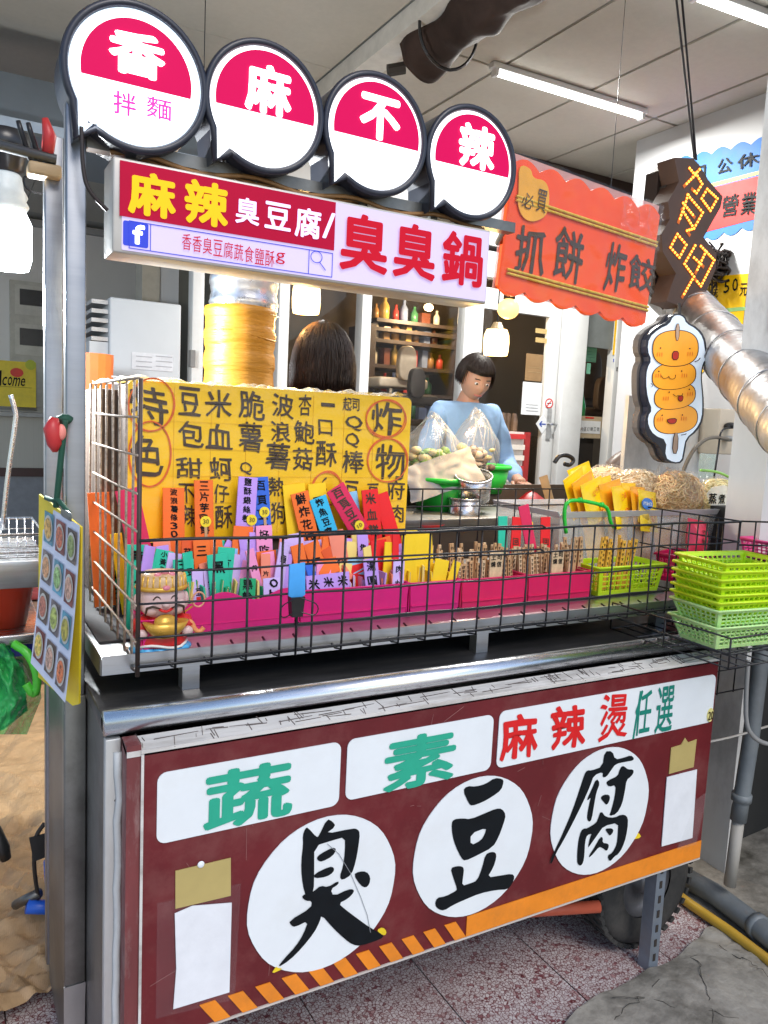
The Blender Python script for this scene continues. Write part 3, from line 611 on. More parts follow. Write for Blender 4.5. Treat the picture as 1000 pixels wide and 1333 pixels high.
part('bulb', MB().ell(c, (.04, .04, .03)), M('warm spot', (1, .8, .5), .4, emit=6, ecol=(1, .7, .35)), t, True); part('stem', MB().rod(c, (c.x, c.y, CZ - .002), .01), DARK, t)
ld = bpy.data.lights.new('lamp', 'POINT'); ld.energy = 22; ld.color = (1, .72, .4); ld.shadow_soft_size = .05
lo = bpy.data.objects.new('lamp_light', ld); COL.objects.link(lo); lo.location = c - ZA * .06 - YA * .05
def chair(x, y, Y, s, label, mt):
    c = PY(x, y, Y); t = thing('chair', label, 'chair', (c.x, Y, 0))
    pts = [c + Vector((s * a, 0, s * b)) for a, b in ((-.2, -.35), (.2, -.35), (.23, 0), (.2, .3), (.1, .42), (-.1, .42), (-.2, .3), (-.23, 0))]
    part('backrest', MB().prism(chaikin(pts, 2), Vector((0, -.07, 0))), mt, t, bevel=.01)
    part('seat', MB().box((c.x, Y + .28, c.z - s * .4), (.46, .46, .08)), mt, t, bevel=.02)
    part('post', MB().rod((c.x, Y + .28, c.z - s * .4), (c.x, Y + .28, .04), .03, 8), STEEL, t)
    for i in range(5): a = i * 1.257; part('foot', MB().rod((c.x, Y + .28, .06), (c.x + .28 * math.cos(a), Y + .28 + .28 * math.sin(a), .03), .02, 6), DARK, t)
TAUPE = M('taupe chair vinyl', (.16, .12, .1), .4)
chair(770, 490, 4.4, .62, 'tall dark taupe chair back seen through the pane right of the door', TAUPE)
chair(788, 515, 4.0, .4, 'rounded taupe chair back in front of the taller one, right of the door', TAUPE)
chair(532, 475, 4.1, .36, 'cream rounded chair back behind the glass left of the person in blue', M('cream glass reflection', (.55, .45, .33), .4))  # arched reflection in the glass, built as a cream chair
chair(545, 500, 3.9, .3, 'dark chair back below the cream one, behind the glass', DARK)  # dark part of that reflection, also built as a chair
# things stuck on door and pane
def notice(name, label, x0, y0, x1, y1, mt, cat='notice', Y=SY - .032, prints=(), lift=.003):
    p = PlaneY(Y); t = thing(name, label, cat, PY((x0 + x1) / 2, (y0 + y1) / 2, Y)); part('sheet', rectpx(p, x0, y0, x1, y1, lift), mt, t)
    for a in prints:
        if len(a) == 5: part('print', rectpx(p, *a[:4], lift + .002, depth=.001), a[4], t)
        else: putpx(a[0], p, *a[1:5], a[5], t, .01, lift + .003)
    return t
notice('notice', 'brown framed card on the door glass above the white notice', 683, 460, 707, 497, M('brown card', (.28, .17, .08), .5), Y=SY - .006, prints=((687, 478, 704, 479, M('tan ink', (.5, .38, .2), .5)), (687, 484, 704, 485, M('tan ink', (.5, .38, .2), .5))))
t = notice('notice', 'white notice sheet low on the door glass under the brown card', 678, 497, 706, 541, PAPER, Y=SY - .006)
for i in range(3): part('print', rectpx(PlaneY(SY - .006), 684, 526 + i * 4, 700, 527.5 + i * 4, .006, depth=.001), M('grey ink', (.3, .31, .34), .6), t)
GI = M('gold ink', (.5, .36, .15), .5)
for i, y in enumerate((427, 439)): notice('door_lettering', 'small gold lettering strip, %s of two at the top of the door glass' % ('upper' if i == 0 else 'lower'), 697, y, 712, y + 8, GI, 'lettering', Y=SY - .006)
c = PY(714.5, 525, SY - .031); t = thing('no_smoking_sign', 'round red and white no smoking sticker on the door stile', 'sticker', c)
pl = PlaneY(SY - .031); part('disc', MB().prism([c + Vector((.03 * math.cos(a * .314), -.003, .034 * math.sin(a * .314))) for a in range(20)], Vector((0, -.003, 0))), PAPER, t)
part('ring', ringpx(pl, 714.5, 525, 5, 6, .008, .005), REDP, t); part('bar', MB().box(c + Vector((0, -.005, 0)), (.055, .001, .007), (XA + ZA).normalized(), YA, (ZA - XA).normalized()), REDP, t); part('cigarette', MB().box(c + Vector((0, -.0045, 0)), (.04, .001, .006)), INK, t)
c = PY(706, 552, SY - .031); t = thing('arrow_sign', 'white diamond sticker with a blue left arrow, below the no smoking sticker', 'sticker', c)
part('diamond', MB().prism([c + Vector(p) for p in ((0, -.003, -.075), (.065, -.003, 0), (0, -.003, .075), (-.065, -.003, 0))], Vector((0, -.003, 0))), PAPER, t)
BL = M('blue ink', (.03, .08, .4), .5)
part('arrow_shaft', MB().box(c + Vector((.006, -.005, 0)), (.05, .001, .009)), BL, t); part('arrow_head', MB().prism([c + Vector(p) for p in ((-.035, -.005, 0), (-.012, -.005, -.024), (-.004, -.005, -.018), (-.02, -.005, 0), (-.004, -.005, .018), (-.012, -.005, .024))], Vector((0, -.001, 0))), BL, t)
GN = M('mint green note', (.22, .6, .42), .6)
t = notice('green_note', 'mint green handwritten notes stuck inside the pane right of the door', 758, 450, 777, 472, GN, prints=[(758 + ru(1, 8), 453 + i * 4, 775 - ru(0, 5), 454 + i * 4, GREEND) for i in range(5)], Y=SY + .1)
part('strip', rectpx(PlaneY(SY + .1), 763, 472.5, 769, 487, .003), GN, t)
single('green_bottle', MB().lathe(PY(755, 538, SY + .3) - ZA * .04, [(.001, 0), (.045, 0), (.045, .1), (.02, .2), (.012, .36), (.012, .4)], 14), M('green bottle', (.03, .35, .12), .2), 'green bottle standing behind the pane above the counter box', 'bottle', smooth=True)
t = thing('counter_box', 'cream box with a printed white label, behind the pane right of the door', 'box', PY(765, 568, SY + .2))
pl = PlaneY(SY + .12); part('box', rectpx(pl, 748, 541, 784, 571, 0, depth=.3), M('cream box', (.5, .4, .26), .6), t); part('label', rectpx(pl, 749, 547, 782, 565, .003), PAPER, t)
for i, ch in enumerate('人内區訂購三號'): putpx(ch, pl, 751 + i * 4.2, 556, 754.6 + i * 4.2, 561, INK, t, .01, .006)
part('red_mark', rectpx(pl, 762, 542.5, 773, 545, .003), REDP, t)
part('support', MB().span(PY(748, 571, SY).x, PY(790, 571, SY).x, SY + .15, SY + .6, 0, PY(765, 571, SY + .12).z - .002), DARK, t)
t = thing('drawer_cabinet', 'white cabinet of small drawers with red sides, beside the door', 'cabinet', (PY(675, 600, 3.0).x, 3.0, 0))
x0, x1 = PY(656, 590, 3.0).x, PY(682, 590, 3.0).x; zt = PY(670, 562, 3.0).z
part('carcass', MB().span(x0, x1, 3.01, 3.35, .05, zt), M('cabinet white', (.6, .56, .52), .5), t)
part('side', MB().span(x1 + .001, x1 + .05, 3.0, 3.35, .05, zt), M('dark red side', (.32, .02, .02), .4), t)
for i in range(9): part('drawer', MB().span(x0 + .01, x1 - .01, 2.98, 3.009, zt - .05 - i * .075, zt - .015 - i * .075), M('drawer front', (.68, .62, .55), .5) if i % 3 else M('red drawer', (.5, .03, .03), .5), t)
mb = MB()
for i in range(14): p = Vector((ru(x0, x1), ru(3.05, 3.3), zt)); r = ru(.015, .03); mb.lathe(p, [(.001, 0), (r, 0), (r, ru(.05, .12)), (r * .6, .13), (.001, .13)], 8)
stuff(single('condiment_clutter', mb, M('dark jars', (.12, .07, .04), .3, 0, .6, 9), 'small dark jars crowded on top of the white drawer cabinet', 'jars'))
# yellow take-away sign and menu sheet on the wall
t = thing('takeaway_sign', 'yellow sign with black handwriting and a blue lower band, left of the skewer sign', 'sign', PY(830, 450, SY - .04))
pl = PlaneY(SY - .04); part('board', rectpx(pl, 799, 400, 870, 470, 0, depth=.008), YBOARD, t); part('blue_band', rectpx(pl, 799, 467, 870, 479, .001), M('blue band', (.02, .04, .45), .5), t)
for ch, a, b, c_, d in (('外', 801, 424, 816, 447), ('帶', 817, 423, 837, 450), ('公', 838, 424, 852, 444)): putpx(ch, pl, a, b, c_, d, INK, t, .02, wob=.05)
t = thing('menu_sheet', 'white printed order menu sheet with spiral top on the wall left of the skewer sign', 'menu', PY(825, 520, SY - .04))
part('sheet', rectpx(pl, 795, 479, 862, 556, .0, depth=.006), PAPER, t)
for j in range(3):
    part('heading', rectpx(pl, 802 + j * 19, 488, 817 + j * 19, 490.5, .003, depth=.001), INK, t)
    mb = MB()
    for i in range(17):
        if i == 6: continue
        q = rectpx(pl, 802 + j * 19, 493 + i * 3.3, 810 + j * 19 + ru(0, 5), 494.3 + i * 3.3, .003, depth=.001); mb.add(q.v, q.f)
    stuff(part('print', mb, M('grey ink', (.3, .31, .34), .6), t))
part('heading', rectpx(pl, 801, 505, 815, 508, .003, depth=.001), INK, t); part('picture', rectpx(pl, 799, 528, 810, 538, .004, depth=.001), M('olive print', (.3, .26, .08), .5), t)
mb = MB()
for i in range(14): p = PY(803 + i * 4.2, 481 + i * .3, SY - .05); mb.span(p.x - .004, p.x + .004, p.y - .004, p.y + .012, p.z - .012, p.z + .02)
stuff(part('spiral', mb, INK, t))
# sign board on the right wall
pl = PlaneX(RX - .004); t = thing('opening_board', 'blue and red scalloped board about days off and opening, high on the right white wall', 'sign', PX(930, 250, RX))
def scallop(pl, p0, p1, q1, q0, n, amp, lift, depth, both=(1, 1)):
    """outline quad p0..p1 (top, left to right), q0..q1 (bottom) with round scallops"""
    P0, P1, Q1, Q0 = [pl.pt(*p) for p in (p0, p1, q1, q0)]; N = pl.U.cross(pl.V); top = []; bot = []
    for i in range(n * 6 + 1):
        f = i / (n * 6); s = abs(math.sin(math.pi * f * n)); top.append(P0.lerp(P1, f) + pl.V * (amp * s * both[0])); bot.append(Q0.lerp(Q1, f) - pl.V * (amp * s * both[1]))
    return MB().prism([p + N * lift for p in bot + top[::-1]], N * depth)
part('board', scallop(pl, (858, 217), (1005, 182), (990, 290), (858, 325), 6, .03, 0, .008), M('blue board', (.015, .13, .42), .6), t)
part('red_field', quad(pl, [(858, 262), (996, 227), (988, 284), (858, 318)], .002), M('red field', (.5, .012, .01), .6), t)
part('yellow_line', quad(pl, [(858, 257), (997, 220), (996, 225), (858, 262)], .002), M('olive braid', (.45, .38, .05), .5), t)
for ch, a, b, c_, d in (('公', 933, 203, 955, 229), ('休', 959, 195, 990, 223), ('每', 868, 222, 896, 248), ('營', 939, 251, 963, 285), ('業', 964, 248, 987, 283), ('日', 900, 214, 920, 240)): putpx(ch, pl, a, b, c_, d, INK, t, .02, lift=.006, wob=.05)
t = thing('price_board', 'yellow board reading 50元 low on the right wall behind the tangled cables', 'sign', PX(945, 410, RX))
part('board', quad(pl, [(905, 362), (974, 356), (966, 430), (900, 500)], 0, .006), YBOARD, t)
for ch, a, b, c_, d in (('5', 942, 364, 951, 382), ('0', 953, 362, 962, 380), ('元', 963, 368, 974, 386), ('0', 922, 368, 928, 384), ('元', 928, 376, 936, 388)): putpx(ch, pl, a, b, c_, d, INK, t, .02, lift=.003, wob=.05)
part('green_line', quad(pl, [(905, 405), (972, 399), (971, 404), (905, 410)], .002), M('pale green line', (.3, .55, .2), .5), t)
# tangled cables
CABL = M('dark brown cable', (.025, .015, .012), .5)
mb = MB(); c0 = PY(925, 340, 1.9)
for i in range(34):
    a = ru(0, 6.28); r1, r2 = ru(.05, .17), ru(.03, .1); cc = c0 + Vector((ru(-.08, .14), ru(-.06, .06), ru(-.05, .05)))
    mb.tube([cc + Vector((r1 * math.cos(q * .7 + a), .04 * math.sin(q * 1.9 + a), r2 * math.sin(q * .7 + a) - .0)) for q in range(9)], ru(.005, .01), 5)
for i in range(8): mb.tube(chaikin([c0 + Vector((ru(-.1, .1), 0, -.05)), c0 + Vector((ru(-.15, .15), 0, -.2)), c0 + Vector((ru(-.22, .12), ru(-.1, .1), -.33))], 2, False), .006, 5)
mb.tube([c0, c0 + Vector((-.03, .3, .12)), Vector((c0.x + .3, 2.7, c0.z + .1))], .008, 5)
stuff(single('cable_tangle', mb, CABL, 'tangle of dark cables hanging under the blue and red board', 'cables', smooth=True))
# ducts
def duct(pts, r, rib, n=28):
    L = chaikin(pts, 3, False); out = []; rs = []; acc = 0
    for i in range(len(L) - 1):
        k = max(2, int((L[i + 1] - L[i]).length / .008))
        for j in range(k): out.append(L[i].lerp(L[i + 1], j / k)); rs.append(r * (1 + rib * (math.sin(len(out) * .9) + .4 * math.sin(len(out) * 2.9 + 1))))
    return MB().tube(out, rs, n)
DF = M('aluminium duct foil', (.5, .5, .51), .44, 1, .12, 14, .2, dirt=(.2, .16, .1), dirt_amt=.6, dscale=4, bscale=22)
dl = chaikin([PY(765, 280, 2.3), PY(880, 385, 1.2), PY(945, 455, .66), PY(1010, 527, .16), PY(1110, 635, -.3)], 3, False)
dm = duct(dl, .104, .0035)
for v in dm.v: v += Vector((NZ.noise(v * 9), NZ.noise(v * 9 + ZA * 5), NZ.noise(v * 9 + XA * 5))) * .006
sdt = thing('silver_duct', 'wide silver foil exhaust duct slanting down at the right, behind the skewer sign', 'duct', dl[len(dl) // 2])
part('foil_hose', dm, DF, sdt, True)
for f in range(3, len(dl) - 1, 3):
    tn = (dl[f + 1] - dl[f - 1]).normalized(); u_ = tn.orthogonal().normalized(); w_ = tn.cross(u_)
    part('seam', MB().tube([dl[f] + (u_ * math.cos(q * .2244) + w_ * math.sin(q * .2244)) * .1055 + tn * (.012 * math.sin(q * .2244 + f)) for q in range(28)], .0022, 5, closed=True), DF, sdt, True)
c = PY(313, 420, 1.1)
t = thing('wrapped_duct', 'upright exhaust duct wrapped in orange yellow plastic below its bare foil top', 'duct', (c.x, c.y, 1.5))
zj = PY(313, 402, 1.1).z; zb = 1.45
part('foil_top', duct([Vector((c.x + .01, c.y, zj - .02)), Vector((c.x + .01, c.y, zj + .22)), Vector((c.x + .03, c.y + .12, zj + .36)), Vector((c.x + .35, 2.3, 2.46)), Vector((c.x + .6, SY - .02, 2.95))], .108, .025), SILV, t, True)
part('wrap', MB().lathe((c.x, c.y, 0), [(.112, zb)] + [(.113 + .003 * math.sin(i * 1.3) + .002 * math.sin(i * 3.1), zb + (zj - zb) * i / 26) for i in range(27)] + [(.1, zj + .004)], 30), M('orange yellow plastic wrap', (.44, .19, .01), .5, 0, .12, 6, .35, stretch=(1, 1, 6), bscale=9), t, True)
part('seam', MB().tube([Vector((c.x + .113 * math.cos(a), c.y + .113 * math.sin(a), zj - .09 + .01 * math.sin(a * 2))) for a in [i * .26 for i in range(24)]], .004, 5, closed=True), M('orange yellow plastic wrap', (1, 1, 1)), t, True)
part('stand', MB().span(c.x - .13, c.x + .13, c.y - .13, c.y + .13, 0, zb - .001), STEELD, t)
# ============================================================ THE CART
PL0 = PlaneY(0)
XL, XR = PY(185, 1000, 0).x, PY(935, 868, 0).x
ZT, ZB = PY(560, 918, 0).z, PY(700, 1187, 0).z
CT = .975
cart = thing('food_cart', 'stainless steel food cart with maroon front board lettered in white circles', 'food cart', (1.1, .35, 0))
CX0, CX1 = .25, 2.0
part('countertop', MB().span(CX0, CX1, .07, 1.0, CT - .03, CT), TOPM, cart, bevel=.003)
pb = PY(142, 955, .05)
part('edge_pipe', MB().tube([Vector((CX0, .066, CT - .008)), Vector((CX1, .066, CT - .008))], .0235, 20), STEELH, cart, True)
part('left_side', MB().span(CX0 + .004, CX0 + .02, .07, .86, .12, CT - .031), STEELD, cart)
part('right_side', MB().span(CX1 - .06, CX1 - .044, .07, .86, .3, CT - .031), STEELD, cart)
part('back_side', MB().span(CX0 + .021, CX1 - .061, .84, .856, .3, CT - .031), STEELD, cart)
part('bottom_shelf', MB().span(CX0 + .021, CX1 - .061, .09, .839, ZB + .02, ZB + .035), STEELD, cart)
mt = M('perforated galvanised strip', (.5, .5, .49), .45, .5, .08, 9, .05, dirt=(.22, .2, .17), dirt_amt=.5, stretch=(1, 1, .3))
cs = part('corner_strip', MB().span(CX0 + .001, XL - .028, .05, .069, .05, CT - .035), mt, cart, bevel=.002)
mb = MB()
for i in range(28): mb.rod((CX0 + .02, .0494, .1 + i * .03), (CX0 + .02, .052, .1 + i * .03), .0025, 6)
stuff(part('rivet_holes', mb, DARK, cs))
part('sealant_bead', MB().tube([Vector((XL - .032 + ru(-.003, .003), .048, .06 + i * .045)) for i in range(20)], .008, 6), M('grey sealant', (.5, .52, .52), .5), cart, True)
# front board with its frame
fb = part('front_board', MB().span(XL, XR, 0, .02, ZB, ZT), MAROON, cart)
part('board_side', MB().span(XL - .027, XL - .001, .002, .05, ZB, ZT + .012), MAROOND, cart)
part('board_top', MB().prism([Vector((XL - .027, .0, ZT + .001)), Vector((XR, .0, ZT + .001)), Vector((XR, .045, ZT + .012)), Vector((XL - .027, .045, ZT + .012))], Vector((0, 0, .01))), WHITEP, cart)
mb = MB()
for i in range(120):
    x = ru(XL - .02, XR); lg_ = rnd() < .3
    if lg_: U_ = Vector((1, ru(-.12, .12), 0)).normalized(); d_ = (ru(.02, .09), .0012, .0012)
    else: U_ = Vector((1, ru(-.5, .5), 0)).normalized(); d_ = (ru(.0006, .0018), ru(.006, .034), .0012)
    V_ = Vector((ru(-.25, .25), 1, .24)).normalized() if not lg_ else Vector((-U_.y, U_.x, .24)).normalized()
    y_ = ru(.01, .038); mb.box((x, y_, ZT + .001 + y_ * .244 + .0006), d_, U_, V_, ZA)
stuff(part('paint_crack', mb, M('crack dirt', (.12, .1, .09), .8), cart))
part('edge_lip', MB().span(XL - .002, XR, -.003, -.0005, ZT - .004, ZT + .003), WHITEP, cart)
part('under_lip', MB().span(XL, XR, -.003, 0.02, ZB - .005, ZB - .0005), M('pale lip', (.55, .5, .45), .5), cart)
part('side_lip', MB().span(XL - .002, XL + .003, -.0035, -.0005, ZB, ZT - .005), WHITEP, cart)
def on(name, mb, mat, **k): return part(name, mb, mat, fb, **k)
def shp(pts, lift=.003): return MB().prism([PY(*p, 0) + Vector((0, -lift, 0)) for p in pts][::-1], Vector((0, -.002, 0)))
# orange stripe
zs = PY(750, 1164, 0); ztop = ZB + .052
xs0 = PY(607, 1200, 0).x
on('orange_stripe', MB().span(xs0, XR - .001, -.003, -.0006, ZB + .001, ztop), ORANGEP)
for i in range(11):
    x = xs0 - .052 - i * .058
    on('orange_stripe', MB().prism([Vector((x + .02, -.003, ZB + .001)), Vector((x + .052, -.003, ZB + .001)), Vector((x + .02, -.003, ztop - .004)), Vector((x - .012, -.003, ztop - .004))], Vector((0, -.0024, 0))), ORANGEP)
# white plates, built on the plane
def plate(p0, p1, q1, q0, r=.018):
    P = [PY(*p, 0) for p in (p0, p1, q1, q0)]; x0 = (P[0].x + P[3].x) / 2; x1 = (P[1].x + P[2].x) / 2; zt = (P[0].z + P[1].z) / 2; zb = (P[2].z + P[3].z) / 2
    return on('white_plate', rrect(Vector(((x0 + x1) / 2, 0, (zt + zb) / 2)), XA, ZA, x1 - x0, zt - zb, .003, r), WHITEV)
plate((205, 1006), (443, 965), (441, 1046), (203, 1100)); plate((452, 962), (642, 930), (638, 1000), (449, 1043)); plate((650, 926), (932, 877), (925, 940), (645, 999))
def ch(c, a, b, c_, d, mat, bold, **k): return putpx(c, PL0, a, b, c_, d, mat, fb, bold, lift=.0045, **k)
ch('蔬', 265, 984, 383, 1083, GREENP, .035); ch('素', 498, 945, 595, 1032, GREENP, .035)
ch('麻', 648, 924, 702, 992, REDP, .035, wob=.05, shear=-.05); ch('辣', 714, 913, 763, 978, REDP, .035, wob=.05); ch('燙', 777, 899, 819, 966, REDP, .0155, wob=.05)
ch('任', 823, 895, 849, 958, GREEND, .012); ch('選', 850, 890, 878, 955, GREEND, .012)
on('divider_line', shp([(832, 899), (834, 899), (824, 961), (822, 961)], .0045), GREEND)
for cx, cy, rx, ry in ((422, 1162, 94, 104), (618, 1101, 78, 91), (782, 1055, 60.5, 81.5)):
    c, wd, h, U, V = fit(PL0, cx - rx, cy - ry, cx + rx, cy + ry)
    c = PY(cx, cy, 0); r = .1715
    on('white_disc', MB().prism([c + Vector((r * math.cos(a * .1309) * (1 + .006 * math.sin(a * 1.3)), -.0035, r * math.sin(a * .1309))) for a in range(48)], Vector((0, -.002, 0))), WHITEV)
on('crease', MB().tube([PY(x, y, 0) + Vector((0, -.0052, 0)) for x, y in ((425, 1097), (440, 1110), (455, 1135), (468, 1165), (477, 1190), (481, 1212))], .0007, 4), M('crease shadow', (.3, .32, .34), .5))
for i in range(34):
    x, z = ru(XL + .02, XR - .03), ru(ZB + .06, ZT - .02); l_ = ru(.01, .07); a_ = ru(-.6, .6) + (1.57 if rnd() < .4 else 0); on('scratch', MB().box((x, -.0006, z), (l_, .0006, ru(.0004, .0011)), Vector((math.cos(a_), 0, math.sin(a_))), YA, Vector((-math.sin(a_), 0, math.cos(a_)))), M('pale scratch', (.3, .13, .12), .6))
def brush(ox, oy, sc, loops, mat, lift=.0048): 
    return on('brush_stroke', fill2d([[(ox + x / sc, oy + y / sc) for x, y in lp] for lp in loops], PL0, lift), mat)
Z1 = (320, 1040, 5.)
for lp in ([(383, 182), (400, 180), (455, 243), (470, 235), (522, 123), (560, 140), (580, 172), (510, 222), (690, 185), (722, 190), (737, 215), (728, 300), (710, 400), (683, 485), (622, 523), (605, 500), (628, 430), (640, 330), (640, 240), (560, 262), (440, 300), (440, 450), (437, 600), (400, 640), (375, 600), (358, 500), (355, 400), (368, 290), (365, 230)],
           [(455, 375), (480, 350), (560, 308), (585, 320), (560, 365), (490, 402), (465, 395)], [(440, 480), (540, 432), (570, 440), (565, 470), (520, 500), (440, 510)], [(695, 485), (730, 465), (780, 465), (805, 500), (800, 545), (775, 572), (740, 555)]): brush(*Z1, [lp], INK)
brush(*Z1, [[(358, 630), (375, 612), (405, 610), (440, 590), (480, 556), (530, 566), (595, 525), (600, 545), (545, 580), (565, 625), (660, 580), (695, 580), (697, 600), (660, 640), (597, 672), (640, 710), (720, 770), (800, 828), (895, 880), (870, 905), (740, 948), (690, 940), (640, 905), (560, 830), (487, 745), (475, 790), (440, 860), (360, 960), (280, 1040), (200, 1090), (240, 1035), (320, 950), (370, 870), (402, 782), (315, 825), (290, 815), (275, 785), (420, 700), (425, 655), (385, 655)]], INK, .0052)
brush(*Z1, [[(845, 845), (885, 825), (912, 855), (900, 882), (870, 870)]], YELP); brush(*Z1, [[(158, 1132), (192, 1080), (205, 1092), (240, 1095)]], YELP)
Z2 = (540, 1000, 6.25)
brush(*Z2, [[(383, 175), (415, 138), (490, 143), (570, 120), (640, 72), (705, 80), (714, 105), (695, 170), (620, 225), (540, 270), (455, 300), (430, 280)]], INK)
brush(*Z2, [[(290, 440), (310, 408), (380, 400), (445, 408), (560, 360), (650, 322), (700, 322), (732, 370), (715, 440), (670, 560), (625, 635), (500, 700), (400, 747), (370, 725), (320, 620), (297, 540)], [(445, 525), (575, 475), (560, 530), (530, 580), (445, 622)]], INK)
brush(*Z2, [[(283, 805), (330, 788), (375, 790), (392, 810), (385, 870), (375, 950), (440, 930), (500, 905), (540, 800), (565, 695), (610, 672), (650, 678), (655, 720), (630, 800), (580, 882), (690, 865), (780, 850), (805, 875), (780, 940), (745, 978), (650, 982), (520, 1010), (400, 1060), (300, 1105), (230, 1150), (185, 1140), (155, 1105), (170, 1045), (240, 1035), (330, 988), (335, 970), (300, 870)]], INK)
Z3 = (710, 960, 7.014)
for lp in ([(530, 120), (600, 118), (625, 195), (700, 180), (770, 155), (800, 185), (785, 205), (720, 215), (630, 235), (590, 290), (550, 350), (510, 360), (515, 305), (430, 340), (400, 430), (330, 590), (230, 790), (150, 940), (90, 1040), (45, 1150), (30, 1130), (90, 990), (160, 840), (240, 650), (310, 440), (345, 330), (370, 292), (410, 295), (510, 260)],
           [(455, 365), (488, 410), (455, 490), (435, 600), (412, 740), (390, 765), (370, 740), (372, 690), (395, 570), (405, 540), (375, 568), (370, 555), (410, 470)],
           [(665, 290), (690, 250), (720, 265), (740, 285), (790, 285), (795, 315), (770, 350), (730, 380), (715, 480), (690, 600), (640, 690), (570, 712), (590, 660), (625, 520), (632, 425), (570, 445), (543, 410), (560, 385), (650, 345)],
           [(490, 545), (520, 515), (570, 515), (580, 545), (565, 590), (545, 610), (520, 580)], [(530, 825), (600, 820), (612, 850), (580, 892), (560, 870)],
           [(490, 900), (515, 905), (510, 955), (560, 960), (570, 985), (550, 1033), (510, 1000), (478, 990), (430, 1050), (390, 1088), (385, 1075), (440, 990)]): brush(*Z3, [lp], INK)
brush(*Z3, [[(470, 730), (495, 660), (540, 720), (620, 725), (680, 695), (730, 705), (745, 760), (725, 900), (690, 1000), (650, 1060), (620, 1075), (575, 1130), (553, 1070), (600, 1045), (640, 970), (650, 870), (655, 768), (520, 800), (470, 870), (400, 970), (375, 1002), (400, 890), (415, 870), (370, 880), (350, 940), (345, 1060), (335, 1130), (310, 1165), (280, 1145), (278, 1060), (290, 930), (315, 840), (345, 820), (365, 825), (455, 770)]], INK, .0052)
brush(*Z3, [[(805, 858), (850, 868), (872, 910), (780, 930)]], YELP, .0026); brush(*Z3, [[(150, 1140), (200, 1160), (235, 1205), (200, 1208)]], YELP, .0026)
# tape, paper patches, badge
on('tape_patch', shp([(228, 1133), (300, 1116), (300, 1165), (228, 1182)]), TAPEM)
on('tape_patch', shp([(873, 973), (886, 969), (891, 960), (895, 966), (906, 962), (902, 998), (870, 1007)]), TAPEM)
on('clear_tape', shp([(205, 1176), (313, 1150), (305, 1300), (203, 1325)], .0026), CLEART)
on('paper_patch', shp([(227, 1188), (250, 1178), (301, 1174), (298, 1290), (225, 1312), (229, 1260)], .0042), PAPER)
on('paper_patch', shp([(867, 1011), (906, 1001), (900, 1090), (860, 1101)], .0042), PAPER)
on('clear_tape', shp([(905, 1040), (920, 1030), (905, 1098), (880, 1105)], .0048), CLEART)
on('screw', MB().ell(PY(261, 1124, 0) + Vector((0, -.004, 0)), (.007, .003, .007), 10, 6), WHITEV)
bd = on('round_badge', MB().prism([PY(923, 930, 0) + Vector((.013 * math.cos(a * .314), -.0055, .02 * math.sin(a * .314))) for a in range(20)], Vector((0, -.002, 0))), M('cream badge', (.75, .68, .25), .5))
putpx('20', PL0, 919, 924, 927, 937, INKB, fb, .02, lift=.007)
# wheel, leg
def wheel(c, label=None):
    tb = MB().lathe(c, [(.1, -.05), (.15, -.058), (.178, -.05), (.19, -.03), (.192, 0), (.19, .03), (.178, .05), (.15, .058), (.1, .05)], 40, XA, ZA, YA)
    wh = part('wheel', MB().lathe(c, [(.001, -.045), (.03, -.045), (.032, -.02), (.09, -.02), (.1, -.045), (.105, -.04), (.105, .04), (.1, .045), (.001, .02)], 28, XA, ZA, YA), M('wheel rim', (.12, .12, .13), .45, .6), cart, True)
    RUB = M('worn tyre rubber', (.025, .025, .024), .75, 0, .3, 30, .1, dirt=(.1, .09, .08), dirt_amt=.5, dscale=10)
    part('tyre', tb, RUB, wh, True)
    mb = MB()
    for i in range(36):
        a = i * 2 * math.pi / 36; U = Vector((math.cos(a), 0, math.sin(a))); T = Vector((-math.sin(a), 0, math.cos(a)))
        for s in (-1, 1): mb.box(c + U * .189 + YA * (s * .032) + T * (s * .004), (.012, .045, .018), U, (YA + T * .3 * s).normalized(), T)
    stuff(part('tread', mb, RUB, wh))
wheel(Vector((1.83, .17, .197))); wheel(Vector((1.83, .72, .197)))
lg = MB(); lt = Vector((1.775, .045, ZB + .1)); lb = Vector((1.775, .045, 0.0))
lg.span(1.757, 1.795, .03, .034, 0, ZB + .1); lg.span(1.757, 1.761, .0341, .07, 0, ZB + .1)
leg = part('leg', lg, M('blue grey slotted steel', (.28, .33, .4), .45, .7, .15, 12, .05, dirt=(.3, .28, .25), dirt_amt=.6, dscale=9), cart)
mb = MB()
for i in range(9): mb.span(1.771, 1.781, .0285, .0302, .03 + i * .045, .052 + i * .045)
stuff(part('slot', mb, DARK, leg))
for x, y in ((.3, .8), (.3, .14)): part('leg', MB().span(x - .02, x + .02, y - .02, y + .02, 0, ZB + .02), STEELD, cart)
part('red_pipe', MB().tube([PZ(470, 1205, .19), PZ(700, 1185, .19), PZ(780, 1180, .19)], .017, 10), M('orange red rubber', (.5, .1, .05), .5), cart, True)
